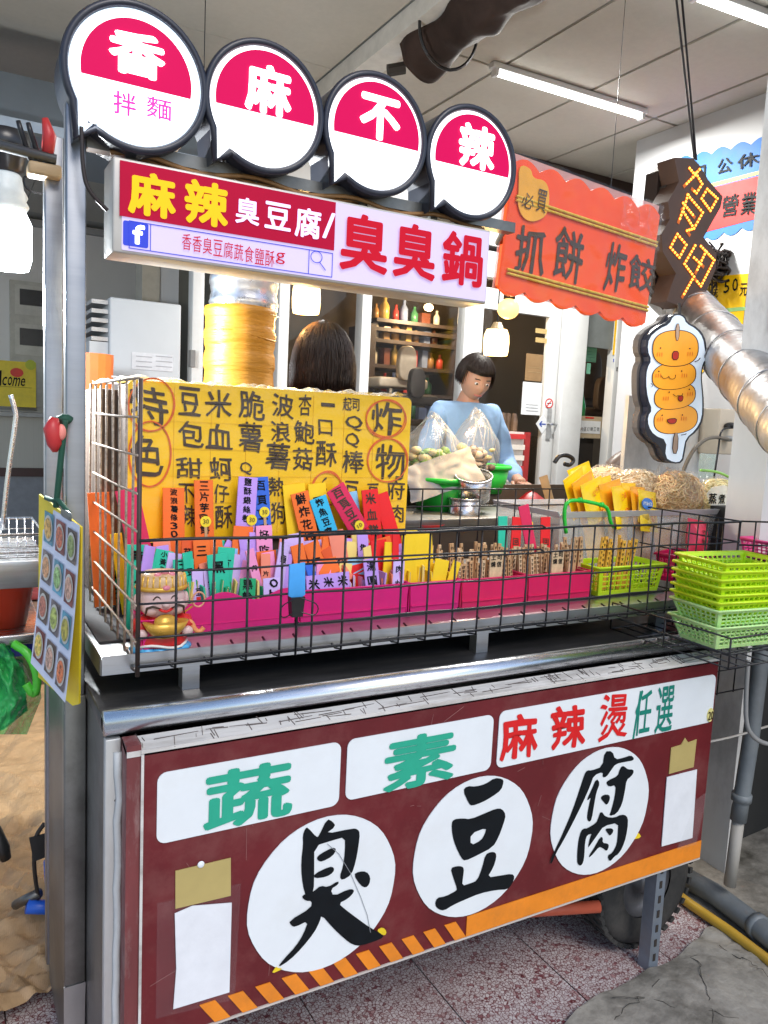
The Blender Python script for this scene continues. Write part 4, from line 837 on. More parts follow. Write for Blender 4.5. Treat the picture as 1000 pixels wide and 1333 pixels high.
# upright posts of the cart frame
SP = M('post steel', (.3, .31, .33), .42, 1, .1, 4, .03, stretch=(1, 1, 8), dirt=(.3, .3, .3), dirt_amt=.4)
part('post', MB().span(.212, .249, .28, .318, .06, 2.24), SP, cart, bevel=.003)
px_ = PY(72, 420, .62).x
part('post', MB().span(px_ - .022, px_ + .017, .62, .66, .12, 2.16), SP, cart, bevel=.003)
part('post_foot', MB().prism([Vector(p) for p in ((.208, .276, .02), (.247, .276, .0), (.252, .276, .3), (.208, .276, .3))], Vector((0, -.004, 0))), M('bent steel sheet', (.42, .42, .42), .38, .9, .1, 5, .05), cart)
part('post_grime_reflection', MB().span(.2095, .2515, .2775, .3205, .301, .95), STEELD, cart, bevel=.002)  # added dark shell: grime and the dark ground's reflection put into its colour
part('side_sheet', MB().span(.2135, .2175, .33, .6, .1, CT), STEELD, cart)
part('crossbar', MB().span(.25, 1.3, .285, .315, 2.05, 2.075), STEELD, cart)
# ============================================================ display tray and wire cage
tr = thing('display_tray', 'shallow steel display tray on short feet on the cart counter', 'tray', (1.1, .3, CT))
TZ = 1.05
part('base', MB().span(.262, 2.02, .16, .99, TZ - .012, TZ), STEEL, tr, bevel=.002)
part('front_lip', MB().span(.262, 2.02, .157, .1595, TZ - .022, TZ + .016), STEEL, tr)
part('side_lip', MB().span(.259, .2615, .16, .99, TZ - .022, TZ + .016), STEELD, tr)
for x, y in ((PY(249, 885, .163).x, .165), (PY(629, 830, .163).x, .165), (.4, .7), (1.8, .7), (1.85, .18)): part('foot', MB().span(x - .018, x + .018, y, y + .03, CT + .0005, TZ - .0125), STEEL, tr)
part('liner', MB().span(.28, 2.0, .3, .83, TZ + .0005, TZ + .006), M('dark rubber liner', (.03, .03, .03), .6), tr)
cg = thing('wire_cage', 'black wire grid cage around the skewer trays, taller and rusty on its left side', 'wire basket', (1.1, .2, TZ))
GX0, GX1, GY, GZ1 = .32, 2.075, .11, 1.302
gz0 = 1.045; step = .0733
mb = MB(); r = .0026
nb = 24
for i in range(nb + 1):
    x = GX0 + (GX1 - GX0) * i / nb; w_ = ru(-.0015, .0015)
    mb.tube([Vector((x + w_, GY, GZ1)), Vector((x, GY - .001, gz0 + .03)), Vector((x, GY, gz0)), Vector((x, GY + .03, gz0 - .006)), Vector((x, GY + .1, gz0 + .014))], r, 6)
for k, z in enumerate((GZ1, 1.24, 1.178, 1.112, gz0 + .012)):
    mb.tube([Vector((GX0 + (GX1 - GX0) * i / 24, GY - .005, z + .0015 * math.sin(i * 1.3 + k))) for i in range(25)], r * (1.35 if k == 0 else 1), 6)
mb.tube([Vector((x, GY + .035, gz0 - .004)) for x in (GX0, GX1)], r, 6)
part('front_grid', mb, WIREB, cg, True)
mb = MB()
for k, z in enumerate((GZ1 + .008, 1.25)): mb.tube([Vector((PY(388, 685, GY).x, GY - .012, z)), Vector((1.3, GY - .011, z - .001)), Vector((1.31, GY - .011, z - .006))], r, 6)
mb.rod((PY(388, 685, GY).x, GY - .012, GZ1 + .012), (PY(388, 685, GY).x, GY - .01, gz0), r)
part('overlap_wire', mb, WIREB, cg, True)
mb = MB()
zt = 1.607
for k in range(9):
    z = zt - k * step * .98; 
    if z > gz0: mb.tube([Vector((GX0 - .004, GY - .003, z)), Vector((GX0 - .004, .3, z + ru(-.003, .003))), Vector((GX0 - .004, .62, z))], r, 6)
for i in range(8):
    y = GY + .055 + i * step; mb.tube([Vector((GX0, y, zt)), Vector((GX0 + ru(-.002, .002), y, 1.3)), Vector((GX0, y, gz0)), Vector((GX0 + .03, y, gz0 - .006))], r, 6)
part('side_grid', mb, WIRER, cg, True)
mb = MB(); mb.rod((GX0, GY, gz0 - .01), (GX0, GY, zt), .0046, 8); mb.rod((GX0, GY, gz0), (GX0, GY + .08, gz0 - .012), .004)
part('corner_post', mb, M('brown wire post', (.09, .06, .05), .5, .4, dirt=(.02, .02, .02)), cg, True)
mb = MB()
BYc = .66
for k, z in enumerate((1.345, 1.29, 1.22)): mb.rod((1.12, BYc, z), (2.1, BYc, z), r)
for i in range(14): x = 1.15 + i * step; mb.rod((x, BYc, 1.345), (x, BYc, gz0), r)
part('back_grid', mb, WIREB, cg, True)
mb = MB()
for k, z in enumerate((GZ1, 1.24, 1.178, 1.112)): mb.rod((GX1, GY, z), (GX1, .66, z), r)
for i in range(8): mb.rod((GX1, GY + i * step, GZ1), (GX1, GY + i * step, gz0), r)
mb.rod((GX1, GY, gz0), (GX1, .66, gz0), r)
part('right_grid', mb, WIREB, cg, True)
# ---- clothes-peg like clip on front grid and blue tag
c = PY(388, 790, GY - .02)
t = thing('binder_clip', 'small black binder clip on the front wires, below a blue tag', 'clip', c)
part('body', MB().prism([c + Vector(p) for p in ((-.012, 0, -.022), (.012, 0, -.022), (.016, .0, .02), (-.016, 0, .02))], Vector((0, -.02, 0))), M('black clip steel', (.03, .03, .03), .3, .6), t)
for s in (-1, 1): part('handle', MB().tube(chaikin([c + Vector((s * .008, 0, .018)), c + Vector((s * .045, -.008, .005)), c + Vector((s * .04, -.008, -.022)), c + Vector((s * .008, 0, -.012))], 2, False), .0013, 5), WIREB, t)
c = PY(387, 757, GY - .015); single('foam_tag', MB().prism([c + Vector(p) for p in ((-.018, 0, -.03), (.0, 0, -.042), (.02, 0, -.03), (.017, 0, .04), (-.018, 0, .036))], Vector((0, -.006, 0))), M('sky blue foam', (.06, .35, .78), .7), 'plain sky blue foam tag hooked on the front wires above the binder clip', 'price tag', bevel=.001)
# ============================================================ yellow menu box
YB = .48
bx0, bx1 = PY(165, 600, YB).x, PY(532, 600, YB).x; bzt = PY(350, 506, YB).z
mbx = thing('menu_box', 'big yellow handwritten menu board box wrapped in clear film, inside the cage', 'menu board', ((bx0 + bx1) / 2, YB + .15, TZ))
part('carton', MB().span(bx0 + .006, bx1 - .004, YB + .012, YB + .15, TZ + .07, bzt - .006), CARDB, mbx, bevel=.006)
part('front_panel', rrect(Vector(((bx0 + bx1) / 2, YB, (bzt + 1.235) / 2)), XA, ZA, bx1 - bx0, bzt - 1.235, 0, .016, depth=.01), YBOARD, mbx)
part('top_flap', MB().span(bx0 + .004, bx1 - .01, YB + .011, YB + .155, bzt - .005, bzt - .001), YBOARD, mbx)
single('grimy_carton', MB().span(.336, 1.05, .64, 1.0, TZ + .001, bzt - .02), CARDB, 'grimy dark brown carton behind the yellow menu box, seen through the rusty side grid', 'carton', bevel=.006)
# crinkled film
bm = bmesh.new(); nx_, nz_ = 60, 34
def film_grid(O, U, V, N, nu, nv, amp, sc, seed):
    vs = []; fs = []
    for j in range(nv + 1):
        for i in range(nu + 1):
            p = O + U * (i / nu) + V * (j / nv); q = p * sc + Vector((seed, 0, 0)); d = abs(NZ.noise(q)) * amp + amp * .35 * NZ.noise(q * 3.1)
            vs.append(p + N * d)
    for j in range(nv):
        for i in range(nu): a = j * (nu + 1) + i; fs.append((a, a + 1, a + nu + 2, a + nu + 1))
    return vs, fs
mb = MB(); mb.add(*film_grid(Vector((bx0 - .002, YB - .004, 1.235)), XA * (bx1 - bx0), ZA * (bzt - 1.232), -YA, 60, 34, .006, 14, 3))
part('front_film', mb, FILM, mbx, True)
mb = MB(); mb.add(*film_grid(Vector((bx0 - .004, YB - .006, bzt)), XA * (bx1 - bx0 - .01), YA * .48, ZA, 60, 34, .022, 16, 9))
part('top_film', mb, FILMW, mbx, True)
PB = PlaneY(YB)
def mz(o, s, items):
    for c_, x0, y0, x1, y1 in items: putpx(c_, PB, o[0] + x0 / s, o[1] + y0 / s, o[0] + x1 / s, o[1] + y1 / s, INKB, mbx, .0155, lift=.002, wob=.07)
mz((160, 480), 5, (('特', 40, 110, 290, 370), ('色', 45, 430, 260, 700), ('豆', 360, 115, 510, 310), ('包', 360, 340, 530, 520), ('甜', 345, 575, 520, 715), ('不', 360, 745, 470, 880), ('辣', 385, 885, 475, 1030), ('米', 535, 135, 710, 325), ('血', 540, 360, 715, 525), ('蚵', 560, 575, 715, 730), ('仔', 590, 750, 690, 875), ('酥', 600, 885, 715, 1040), ('脆', 750, 140, 925, 335), ('薯', 750, 345, 910, 545), ('Q', 760, 605, 840, 690)))
mz((340, 490), 5, (('波', 70, 110, 215, 275), ('浪', 60, 290, 190, 430), ('薯', 25, 430, 190, 610), ('熱', 45, 655, 155, 780), ('狗', 60, 820, 160, 960), ('杏', 240, 115, 330, 260), ('鮑', 210, 290, 350, 440), ('菇', 205, 465, 335, 610), ('一', 390, 170, 480, 200), ('口', 372, 280, 465, 385), ('酥', 355, 420, 495, 590), ('起', 530, 135, 590, 225), ('司', 590, 140, 640, 225), ('Q', 545, 255, 660, 355), ('Q', 545, 370, 640, 465), ('棒', 525, 480, 670, 630), ('炸', 710, 165, 920, 390), ('物', 735, 450, 940, 680), ('豆', 540, 680, 640, 820), ('府', 810, 680, 935, 800), ('肉', 835, 835, 930, 950), ('く', 390, 650, 430, 740), ('豆', 690, 695, 770, 800)))
for cx, cy, rx, ry in ((197, 527, 29, 37), (195, 591, 29, 41), (502, 545, 26, 26), (504, 599, 26, 30), (425, 636, 20, 22)):
    for k in range(2): part('red_circle', ringpx(PB, cx + k * .6, cy, rx, ry, .0035, .003 + k * .0006, wob=.05), MARKR, mbx)
mb = MB()
for i in range(7): x = bx0 + (bx1 - bx0) * (i + 1.2) / 8.5; mb.span(x, x + .0008, YB - .0016, YB - .001, 1.25, bzt - .01)
for i in range(4): mb.span(bx0 + .1, bx1 - .01, YB - .0022, YB - .0017, 1.33 + i * .065, 1.3306 + i * .065)
stuff(part('pencil_line', mb, M('ochre line', (.72, .42, .01), .6), mbx))
# ============================================================ SIGNS
YS = .25
PS = PlaneY(YS)
def bubble(cx, cy, dia, label, Y=YS, tail=True, special=False):
    c = PY(cx, cy, Y); t = thing('round_light_sign', label, 'light sign', c); r = .5 * dia
    def outline(k, y):
        pts = []
        for i in range(64):
            a = math.radians(232 + 360 * (i + .5) / 64 * (340 / 360.) ) if tail else 2 * math.pi * i / 64
            pts.append(c + Vector((r * k * math.cos(a), y, r * k * math.sin(a))))
        if tail: pts.append(c + Vector((-r * .84 * k, y, -r * 1.0 * k)))
        return pts
    part('case', MB().prism(outline(1.0, 0), Vector((0, -.1, 0))), CASE, t)
    part('face', MB().prism(outline(.93, -.004), Vector((0, -.003, 0))), LRIM if special else LWHITE, t)
    rim = MB().tube([p + Vector((0, -.004, 0)) for p in outline(.965, -.0)], .008, 6, closed=True); part('rim', rim, CASE, t, True)
    k = .76 if special else .83; zc = -.12
    a0 = math.asin(zc / k)
    if special: part('white_field', MB().prism([c + Vector((r * .82 * math.cos(i * .1309), -.008, r * .82 * math.sin(i * .1309))) for i in range(48)], Vector((0, -.001, 0))), LWHITE, t)
    pts = [c + Vector((r * k * math.cos(a0 + (math.pi - 2 * a0) * i / 40), -.011, r * k * math.sin(a0 + (math.pi - 2 * a0) * i / 40))) for i in range(41)]
    part('crimson_field', MB().prism(pts, Vector((0, -.002, 0))), LPINK, t)
    part('bracket', MB().rod(c + Vector((0, .05, -r * .8)), c + Vector((0, .05, -r - .06)), .012, 8), STEELD, t)
    return t, PlaneY(Y)
BD = .262
LW2 = M('lit white lettering', (.95, .95, 1), .4, 0, .02, 5, 0, emit=1.3, ecol=(.95, .97, 1))
t, p = bubble(178, 103, BD + .012, 'largest round lit sign lettered 香 with 拌麵 in pink below, leftmost of the row', special=True)
putpx('香', p, 140, 36, 214, 113, LW2, t, .05, .014); putpx('拌', p, 146, 119, 176, 156, LPINKT, t, .021, .011); putpx('麵', p, 189, 126, 222, 161, LPINKT, t, .0155, .011)
t, p = bubble(345, 141, BD, 'round lit speech bubble sign lettered 麻, second of the row'); putpx('麻', p, 316, 80, 378, 160, LW2, t, .05, .014)
t, p = bubble(489, 176, BD, 'round lit speech bubble sign lettered 不, third of the row'); putpx('不', p, 464, 121, 519, 192, LW2, t, .05, .014)
t, p = bubble(613, 213, BD, 'round lit speech bubble sign lettered 辣, rightmost of the row'); putpx('辣', p, 592, 159, 642, 228, LW2, t, .045, .014)
# single bright led spot on the first sign
c = PY(122, 152, YS - .02); t = thing('led_spot', 'tiny glaring white led at the lower left rim of the leftmost round sign', 'lamp', c)
part('bulb', MB().ell(c, (.012, .006, .012)), M('white led', (1, 1, 1), .3, emit=8, ecol=(.85, .93, 1)), t, True); part('holder', MB().box(c + YA * .012, (.016, .008, .016)), CASE, t)
# long light box
xa, xb = PY(147, 260, YS).x, PY(636, 345, YS).x; zt_, zb_ = PY(150, 203, YS).z, PY(150, 328, YS).z
lb = thing('light_box_sign', 'long lit box sign lettered 麻辣臭豆腐/臭臭鍋 under the round signs', 'light sign', ((xa + xb) / 2, YS + .05, zb_))
part('case', MB().span(xa, xb, YS, YS + .1, zb_, zt_), M('cream aluminium sign case', (.58, .55, .5), .4, .2, .08, 9, .03, dirt=(.3, .22, .12), dirt_amt=.4), lb, bevel=.004)
part('face', rrect(Vector(((xa + xb) / 2 + .006, YS, (zt_ + zb_) / 2)), XA, ZA, xb - xa - .022, zt_ - zb_ - .012, .002, .003), LBOX, lb)
xm = PY(436, 270, YS).x; zm = PY(290, 303, YS).z
part('red_field', MB().span(xa + .012, xm, YS - .005, YS - .0025, zm, zt_ - .007), LRED, lb)
zs0 = PY(290, 345, YS).z
for q in ((xa + .03, xm - .002, zm - .0075, zm - .006), (xa + .03, xm - .002, zs0 + .006, zs0 + .0075)): part('blue_line', MB().span(q[0], q[1], YS - .004, YS - .0026, q[2], q[3]), LBLUE, lb)
for x in (xa + .03, PY(195, 305, YS).x, PY(401, 335, YS).x, xm - .0035): part('blue_line', MB().span(x, x + .0015, YS - .0046, YS - .0041, zs0 + .006, zm - .006), LBLUE, lb)
for c_, a, b, d, e_, mt, bo in (('麻', 166, 221, 229, 289, LYEL, .045), ('辣', 239, 232, 297, 300, LYEL, .045), ('臭', 305, 256, 337, 296, LLIL, .03), ('豆', 343, 262, 378, 303, LLIL, .03), ('腐', 382, 269, 417, 314, LLIL, .03), ('/', 418, 276, 435, 313, LLIL, .03),
                            ('臭', 440, 275, 506, 361, LREDT, .035), ('臭', 509, 288, 568, 369, LREDT, .035), ('鍋', 572, 299, 629, 377, LREDT, .035)): putpx(c_, PS, a, b, d, e_, mt, lb, bo, .007)
for i, c_ in enumerate('香香臭豆腐蔬食鹽酥g'): 
    x = 236 + i * 13.5; y = 304 + i * 2.7; putpx(c_, PS, x, y, x + 12.6, y + 23 - (6 if c_ == 'g' else 0), LREDT, lb, .0, .006)
part('blue_square', rectpx(PS, 160, 287, 193, 324, .0035, .004), LBLUE, lb); putpx('f', PS, 172, 292, 188, 320, LW2, lb, .06, .005)
part('magnifier_ring', ringpx(PS, 411, 335, 7.5, 8.5, .0018, .005), LBLUE, lb); part('magnifier_handle', MB().rod(PY(416, 341, YS - .005), PY(424, 352, YS - .005), .001, 4), LBLUE, lb)
for x in (xa + .1, xb - .15): part('hanger', MB().span(x, x + .02, YS + .045, YS + .06, zt_ + .001, 2.05), STEELD, lb)
CBL = M('orange brown cable sheath', (.3, .15, .05), .5, 0, .3, 30)
mb = MB()
for k in range(4): mb.tube([Vector((xa + (xb - xa) * i / 30, YS + .03 + .012 * k, zt_ + .014 + .007 * math.sin(i * (.8 + .2 * k) + k) + .004 * k)) for i in range(31)], .005, 5)
stuff(single('cable_bundle', mb, CBL, 'orange brown cables lying along the top of the long light box sign', 'cables', smooth=True))
mb = MB(); mb.tube(chaikin([PY(106, 165, .24), PY(108, 225, .24), PY(116, 250, .24), PY(140, 274, .245)], 3, False), .004, 6); single('black_cable', mb, CABL, 'thin dark cable curving from the front post to the light box sign', 'cable', smooth=True)
# clamps on top of second post, crossbar pipe and pliers
zc = PY(40, 193, .62).z
single('pipe_rail', MB().rod((-.5, .6, zc + .03), (px_, .6, zc - .02), .012, 8), M('dark rail', (.08, .09, .1), .4, .6), 'thin dark horizontal rail from the left edge to the rear cart post', 'rail', smooth=True)
c = PY(62, 176, .6); t = thing('spring_clamp', 'red and black handled spring clamp gripping the top of the rear post', 'clamp', c)
part('red_handle', MB().tube([c + Vector((0, 0, -.04)), c + Vector((.004, 0, .0)), c + Vector((-.005, 0, .035))], [.013, .015, .007], 8), M('red grip', (.5, .03, .03), .4), t, True)
for i in (-.055, -.035): part('black_handle', MB().tube([c + Vector((i + .02, 0, -.06)), c + Vector((i, 0, .0)), c + Vector((i - .005, 0, .018))], [.006, .006, .005], 8), WIREB, t, True)
part('jaw', MB().box(c + Vector((-.005, .02, -.075)), (.07, .05, .03)), M('tan jaw', (.4, .28, .15), .5), t, bevel=.006)
# LED sign + rope
YL = .95
PLd = PlaneY(YL)
t = thing('led_sign', 'dark brown zigzag sign with glowing orange led characters, hanging on cords', 'led sign', PY(905, 300, YL))
N = -YA
out = [(858, 203), (899, 203), (912, 210), (920, 232), (941, 254), (936, 272), (914, 312), (933, 330), (932, 348), (912, 390), (900, 380), (890, 398), (868, 390), (878, 372), (880, 355), (866, 330), (862, 300), (868, 270), (872, 240), (880, 222), (872, 212)]
LB = M('dark brown led housing', (.07, .035, .022), .5, 0, .15, 12, .05)
out = [(878, 205), (902, 206), (910, 214), (922, 234), (941, 256), (938, 270), (916, 309), (933, 330), (932, 350), (914, 392), (901, 383), (890, 400), (868, 392), (874, 372), (880, 356), (863, 328), (861, 305), (872, 285), (870, 262), (884, 236)]
part('housing', MB().prism([PY(x, y, YL) for x, y in out][::-1], Vector((0, -.09, 0))), LB, t)
part('side_housing', MB().prism([PY(x, y, YL + .095) for x, y in [(880, 206), (858, 222), (850, 300), (853, 372), (880, 402), (900, 380), (910, 240)]][::-1], Vector((0, -.07, 0))), M('darker brown housing', (.035, .02, .015), .5), t)
for y in (232, 246, 281, 290): part('vent', MB().box(PY(866, y, YL + .08), (.035, .04, .016)), DARK, t)
ZL = (840, 190, 6.056)
LED = M('glowing orange led', (1, .5, .1), .3, emit=3.2, ecol=(1, .33, .03)); LEDR = M('painted orange led halo', (.5, .12, .01), .6, 0, .1, 30, 0, emit=.12, ecol=(1, .16, .0))  # halo: glow around the leds painted as flat strips behind them
mb = MB(); halo = MB(); first = None
strokes = [[(350, 175), (395, 230), (310, 315)], [(430, 185), (375, 245)], [(400, 215), (450, 300), (405, 372), (372, 340)], [(490, 340), (445, 415), (515, 510), (570, 415), (490, 340)], [(340, 385), (265, 600)], [(335, 385), (455, 525), (385, 650), (290, 500)], [(300, 450), (390, 560)], [(385, 650), (330, 668), (352, 700)],
           [(255, 695), (200, 800), (270, 880), (325, 780), (255, 695)], [(395, 785), (310, 930), (385, 1030), (295, 1190)], [(440, 790), (545, 900), (440, 1105), (395, 1050)], [(480, 830), (400, 1000)], [(385, 880), (460, 950)]]
for s in strokes:
    P = [PY(ZL[0] + x / ZL[2], ZL[1] + y / ZL[2], YL - .003) for x, y in s]
    for a, b in zip(P, P[1:]):
        k = max(1, round((b - a).length / .0155))
        for i in range(k): mb.ell(a.lerp(b, i / k), (.0046, .004, .0046), 8, 5)
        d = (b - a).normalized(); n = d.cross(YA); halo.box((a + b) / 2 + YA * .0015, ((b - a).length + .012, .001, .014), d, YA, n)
stuff(part('led_dots', mb, LED, t)); stuff(part('painted_halo', halo, LEDR, t))
for dx in (-.008, .014):
    top = PY(878 + dx * 300, -30, YL - .25); part('cord', MB().rod(PY(905, 208, YL + .02) + XA * dx * .5, PY(877 + dx * 400, -60, YL + .02), .005, 6), M('black cord', (.02, .015, .015), .7), t)
# stray led string reflections are left out; skewer sign
YD = .62
PDn = PlaneY(YD); t = thing('skewer_sign', 'white outlined sign shaped as a skewer of four smiling orange balls', 'sign', PY(878, 500, YD))
ZD = (830, 390, 6.06)
def dz(x, y): return (ZD[0] + x / ZD[2], ZD[1] + y / ZD[2])
outer = [(330, 108), (375, 130), (395, 180), (480, 225), (530, 290), (545, 370), (550, 470), (520, 510), (505, 600), (515, 700), (525, 800), (520, 950), (470, 1040), (390, 1100), (375, 1200), (355, 1290), (280, 1295), (210, 1260), (175, 1150), (110, 1110), (60, 1040), (60, 930), (90, 870), (60, 780), (55, 650), (60, 540), (95, 470), (62, 400), (75, 290), (150, 215), (240, 175), (270, 120)]
inner = [(325, 120), (365, 140), (382, 188), (460, 230), (515, 300), (530, 400), (545, 460), (510, 505), (495, 600), (503, 700), (510, 800), (505, 940), (455, 1030), (378, 1095), (360, 1190), (345, 1275), (285, 1285), (215, 1245), (230, 1110), (130, 1070), (85, 1000), (80, 920), (115, 870), (80, 780), (65, 650), (75, 540), (110, 480), (78, 400), (90, 300), (170, 230), (250, 195), (280, 130)]
SB = M('navy sign board edge', (.02, .022, .035), .4)
o_ = chaikin([PY(*dz(*q), YD) for q in outer], 1)
part('board', MB().prism(o_[::-1], Vector((0, -.025, 0))), SB, t)
part('board_back', MB().prism([p + Vector((-.012, .026, 0)) for p in o_][::-1], Vector((0, -.025, 0))), M('grey brown foam board', (.1, .09, .085), .7), t)
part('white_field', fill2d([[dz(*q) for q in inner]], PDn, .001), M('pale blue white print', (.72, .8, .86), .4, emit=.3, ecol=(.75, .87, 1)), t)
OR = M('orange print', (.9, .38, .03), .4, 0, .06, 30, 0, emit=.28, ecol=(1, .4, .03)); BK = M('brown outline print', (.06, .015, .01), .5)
balls = [(292, 385, 178, 140, .03), (282, 602, 170, 105, .1), (290, 762, 160, 100, .12), (298, 945, 170, 110, .1)]
def ball(cx, cy, rx, ry, tilt, k, lift):
    pts = []
    for i in range(40):
        a = 2 * math.pi * i / 40; x, y = rx * k * abs(math.cos(a)) ** .85 * (1 if math.cos(a) > 0 else -1), ry * k * abs(math.sin(a)) ** .8 * (1 if math.sin(a) > 0 else -1)
        pts.append(dz(cx + x, cy + y - x * tilt))
    return fill2d([pts], PDn, lift, 0)
for i, b in enumerate(balls[::-1]):
    part('ball_outline', ball(*b, 1.035, .002 + i * .0008), BK, t); part('ball', ball(*b, .99, .0023 + i * .0008), OR, t)
def mk(pts, mt, lift=.0062): part('print', fill2d([[dz(*q) for q in pts]], PDn, lift, 1), mt, t)
STK = M('tan stick print', (.75, .5, .33), .5); RD = M('red mouth print', (.75, .05, .03), .5); BLS = M('dark orange blush', (.75, .22, .03), .6)
mk([(290, 190), (325, 190), (318, 325), (286, 325)], BK); mk([(295, 195), (320, 195), (313, 320), (291, 320)], STK, .0068)
mk([(272, 1050), (315, 1050), (308, 1218), (258, 1213)], BK); mk([(280, 1050), (309, 1050), (301, 1212), (265, 1207)], STK, .0068)
mk([(262, 405), (320, 405), (312, 480), (258, 478)], BK); mk([(268, 411), (315, 411), (308, 474), (264, 472)], RD, .0068)
mk([(218, 940), (305, 932), (295, 975), (255, 985), (225, 970)], BK); mk([(224, 945), (299, 938), (290, 971), (255, 979), (230, 966)], RD, .0068)
mk([(305, 760), (352, 752), (350, 795), (328, 808), (308, 795)], BK); mk([(310, 764), (347, 758), (345, 792), (328, 801), (312, 790)], RD, .0068)
for x, y in ((172, 383), (402, 387), (158, 566), (338, 564), (184, 912), (344, 910), (240, 730), (398, 708)): mk([(x - 8, y), (x, y - 8), (x + 8, y), (x, y + 8)], BK)
def arc(pts, w=.0012): part('print_line', MB().tube(chaikin([PY(*dz(*q), YD - .0065) for q in pts], 2, False), w, 4), BK, t)
arc([(188, 600), (205, 625), (240, 615), (250, 605)]); arc([(245, 605), (260, 628), (295, 625), (302, 592)]); arc([(282, 745), (300, 765), (325, 755)]); arc([(325, 757), (350, 760), (358, 740)])
arc([(452, 490), (480, 480), (495, 460)], .0018); arc([(345, 1068), (370, 1066), (385, 1058)], .0018); arc([(105, 660), (122, 675), (112, 690)], .0012)
for x, y in ((165, 435), (405, 430), (155, 600), (360, 600), (215, 780), (405, 745), (170, 945), (355, 940)):
    for k in (-18, 0, 18): mk([(x + k - 3, y - 18), (x + k + 3, y - 18), (x + k + 1, y + 16), (x + k - 5, y + 16)], BLS, .0064)
part('hook', MB().rod(PY(885, 410, YD + .01), PY(884, 395, YD + .02), .006), DARK, t)
# orange board
YO = .42
c0, c1, c2, c3 = PY(668, 198, YO), PY(857, 266, YO), PY(843, 428, YO), PY(648, 378, YO)
U = ((c1 - c0) + (c2 - c3)).normalized(); V = U.cross(-YA) * -1; V = YA.cross(U) * -1
V = Vector((-U.z, 0, U.x))
cc = (c0 + c1 + c2 + c3) / 4; wd = ((c1 - c0).length + (c2 - c3).length) / 2; hh = ((c0 - c3).length + (c1 - c2).length) / 2
class PR: pass
PO = PR(); PO.U = U; PO.V = V; PO.pt = lambda x, y: PY(x, y, YO); rot0 = math.atan2(U.z, U.x)
t = thing('orange_board', 'orange red scalloped board lettered 抓餅 炸餃, wrapped in film, right of the round signs', 'sign', cc)
ORB = M('orange red foam board', (.95, .075, .0), .45, 0, .08, 4, .05, dirt=(.9, .2, .02), dirt_amt=.4)
pts = []
n = 6
for i in range(37): f = i / 36; s = abs(math.sin(math.pi * f * n)); pts.append(cc + U * wd * (f - .5) - V * (hh * .46 + .02 * s))
for i in range(37): f = 1 - i / 36; s = abs(math.sin(math.pi * f * n)); pts.append(cc + U * wd * (f - .5) + V * (hh * .42 + .022 * s))
part('board', MB().prism(pts, Vector((0, -.012, 0))), ORB, t)
part('back_sheet', MB().prism([cc + U * a * wd * .51 + V * b * hh * .51 + YA * .014 for a, b in ((-1, -.94), (1, -.94), (1, 1), (-1, 1))], Vector((0, -.002, 0))), M('cloudy film', (.75, .45, .4), .3, 0, alpha=.45), t)
GB = M('gold braid', (.75, .48, .06), .4, .2, .3, 90, .3)
for f in (.17, -.36):
    for d in (0, .011): part('gold_braid', MB().rod(cc - U * wd * .46 + V * (hh * f + d) - YA * .004, cc + U * wd * .5 + V * (hh * f + d) - YA * .004, .0042, 8), GB, t)
BRS = M('brown black brush paint', (.06, .03, .012), .4)
for ch_, a, b, c_, d in (('抓', 667, 291, 713, 362), ('餅', 717, 293, 763, 371), ('炸', 784, 314, 818, 384), ('餃', 816, 330, 856, 384)): putpx(ch_, PO, a, b, c_, d, BRS, t, .02, .003, wob=.04)
bz = [PY(674 + 0, 214, YO), PY(690, 220, YO), PY(692, 233, YO), PY(708, 235, YO), PY(714, 250, YO), PY(712, 280, YO), PY(695, 290, YO), PY(680, 286, YO), PY(672, 268, YO), PY(674, 245, YO)]
part('gold_blob', MB().prism([p - YA * .006 for p in chaikin(bz, 2)][::-1], Vector((0, -.003, 0))), M('orange yellow card', (.85, .38, .02), .45), t)
putpx('必', PO, 676, 250, 694, 275, BRS, t, .01, .009); putpx('買', PO, 695, 246, 711, 279, BRS, t, .01, .009)
mb = MB(); mb.add(*film_grid(cc - U * wd * .5 - V * hh * .5 - YA * .008, U * wd, V * hh, -YA, 50, 34, .012, 13, 21)); part('film', mb, FILM, t, True)
mb = MB(); mb.add(*film_grid(cc + U * wd * .2 + V * hh * .12 - YA * .012, U * wd * .3, V * hh * .36, -YA, 30, 24, .02, 22, 31)); part('loose_film', mb, FILM, t, True)
part('arm', MB().tube([Vector((1.28, .3, 2.062)), Vector((1.36, YO + .02, 2.06)), cc + U * wd * .42 + V * hh * .3 + YA * .02], .008, 8), STEELD, t)
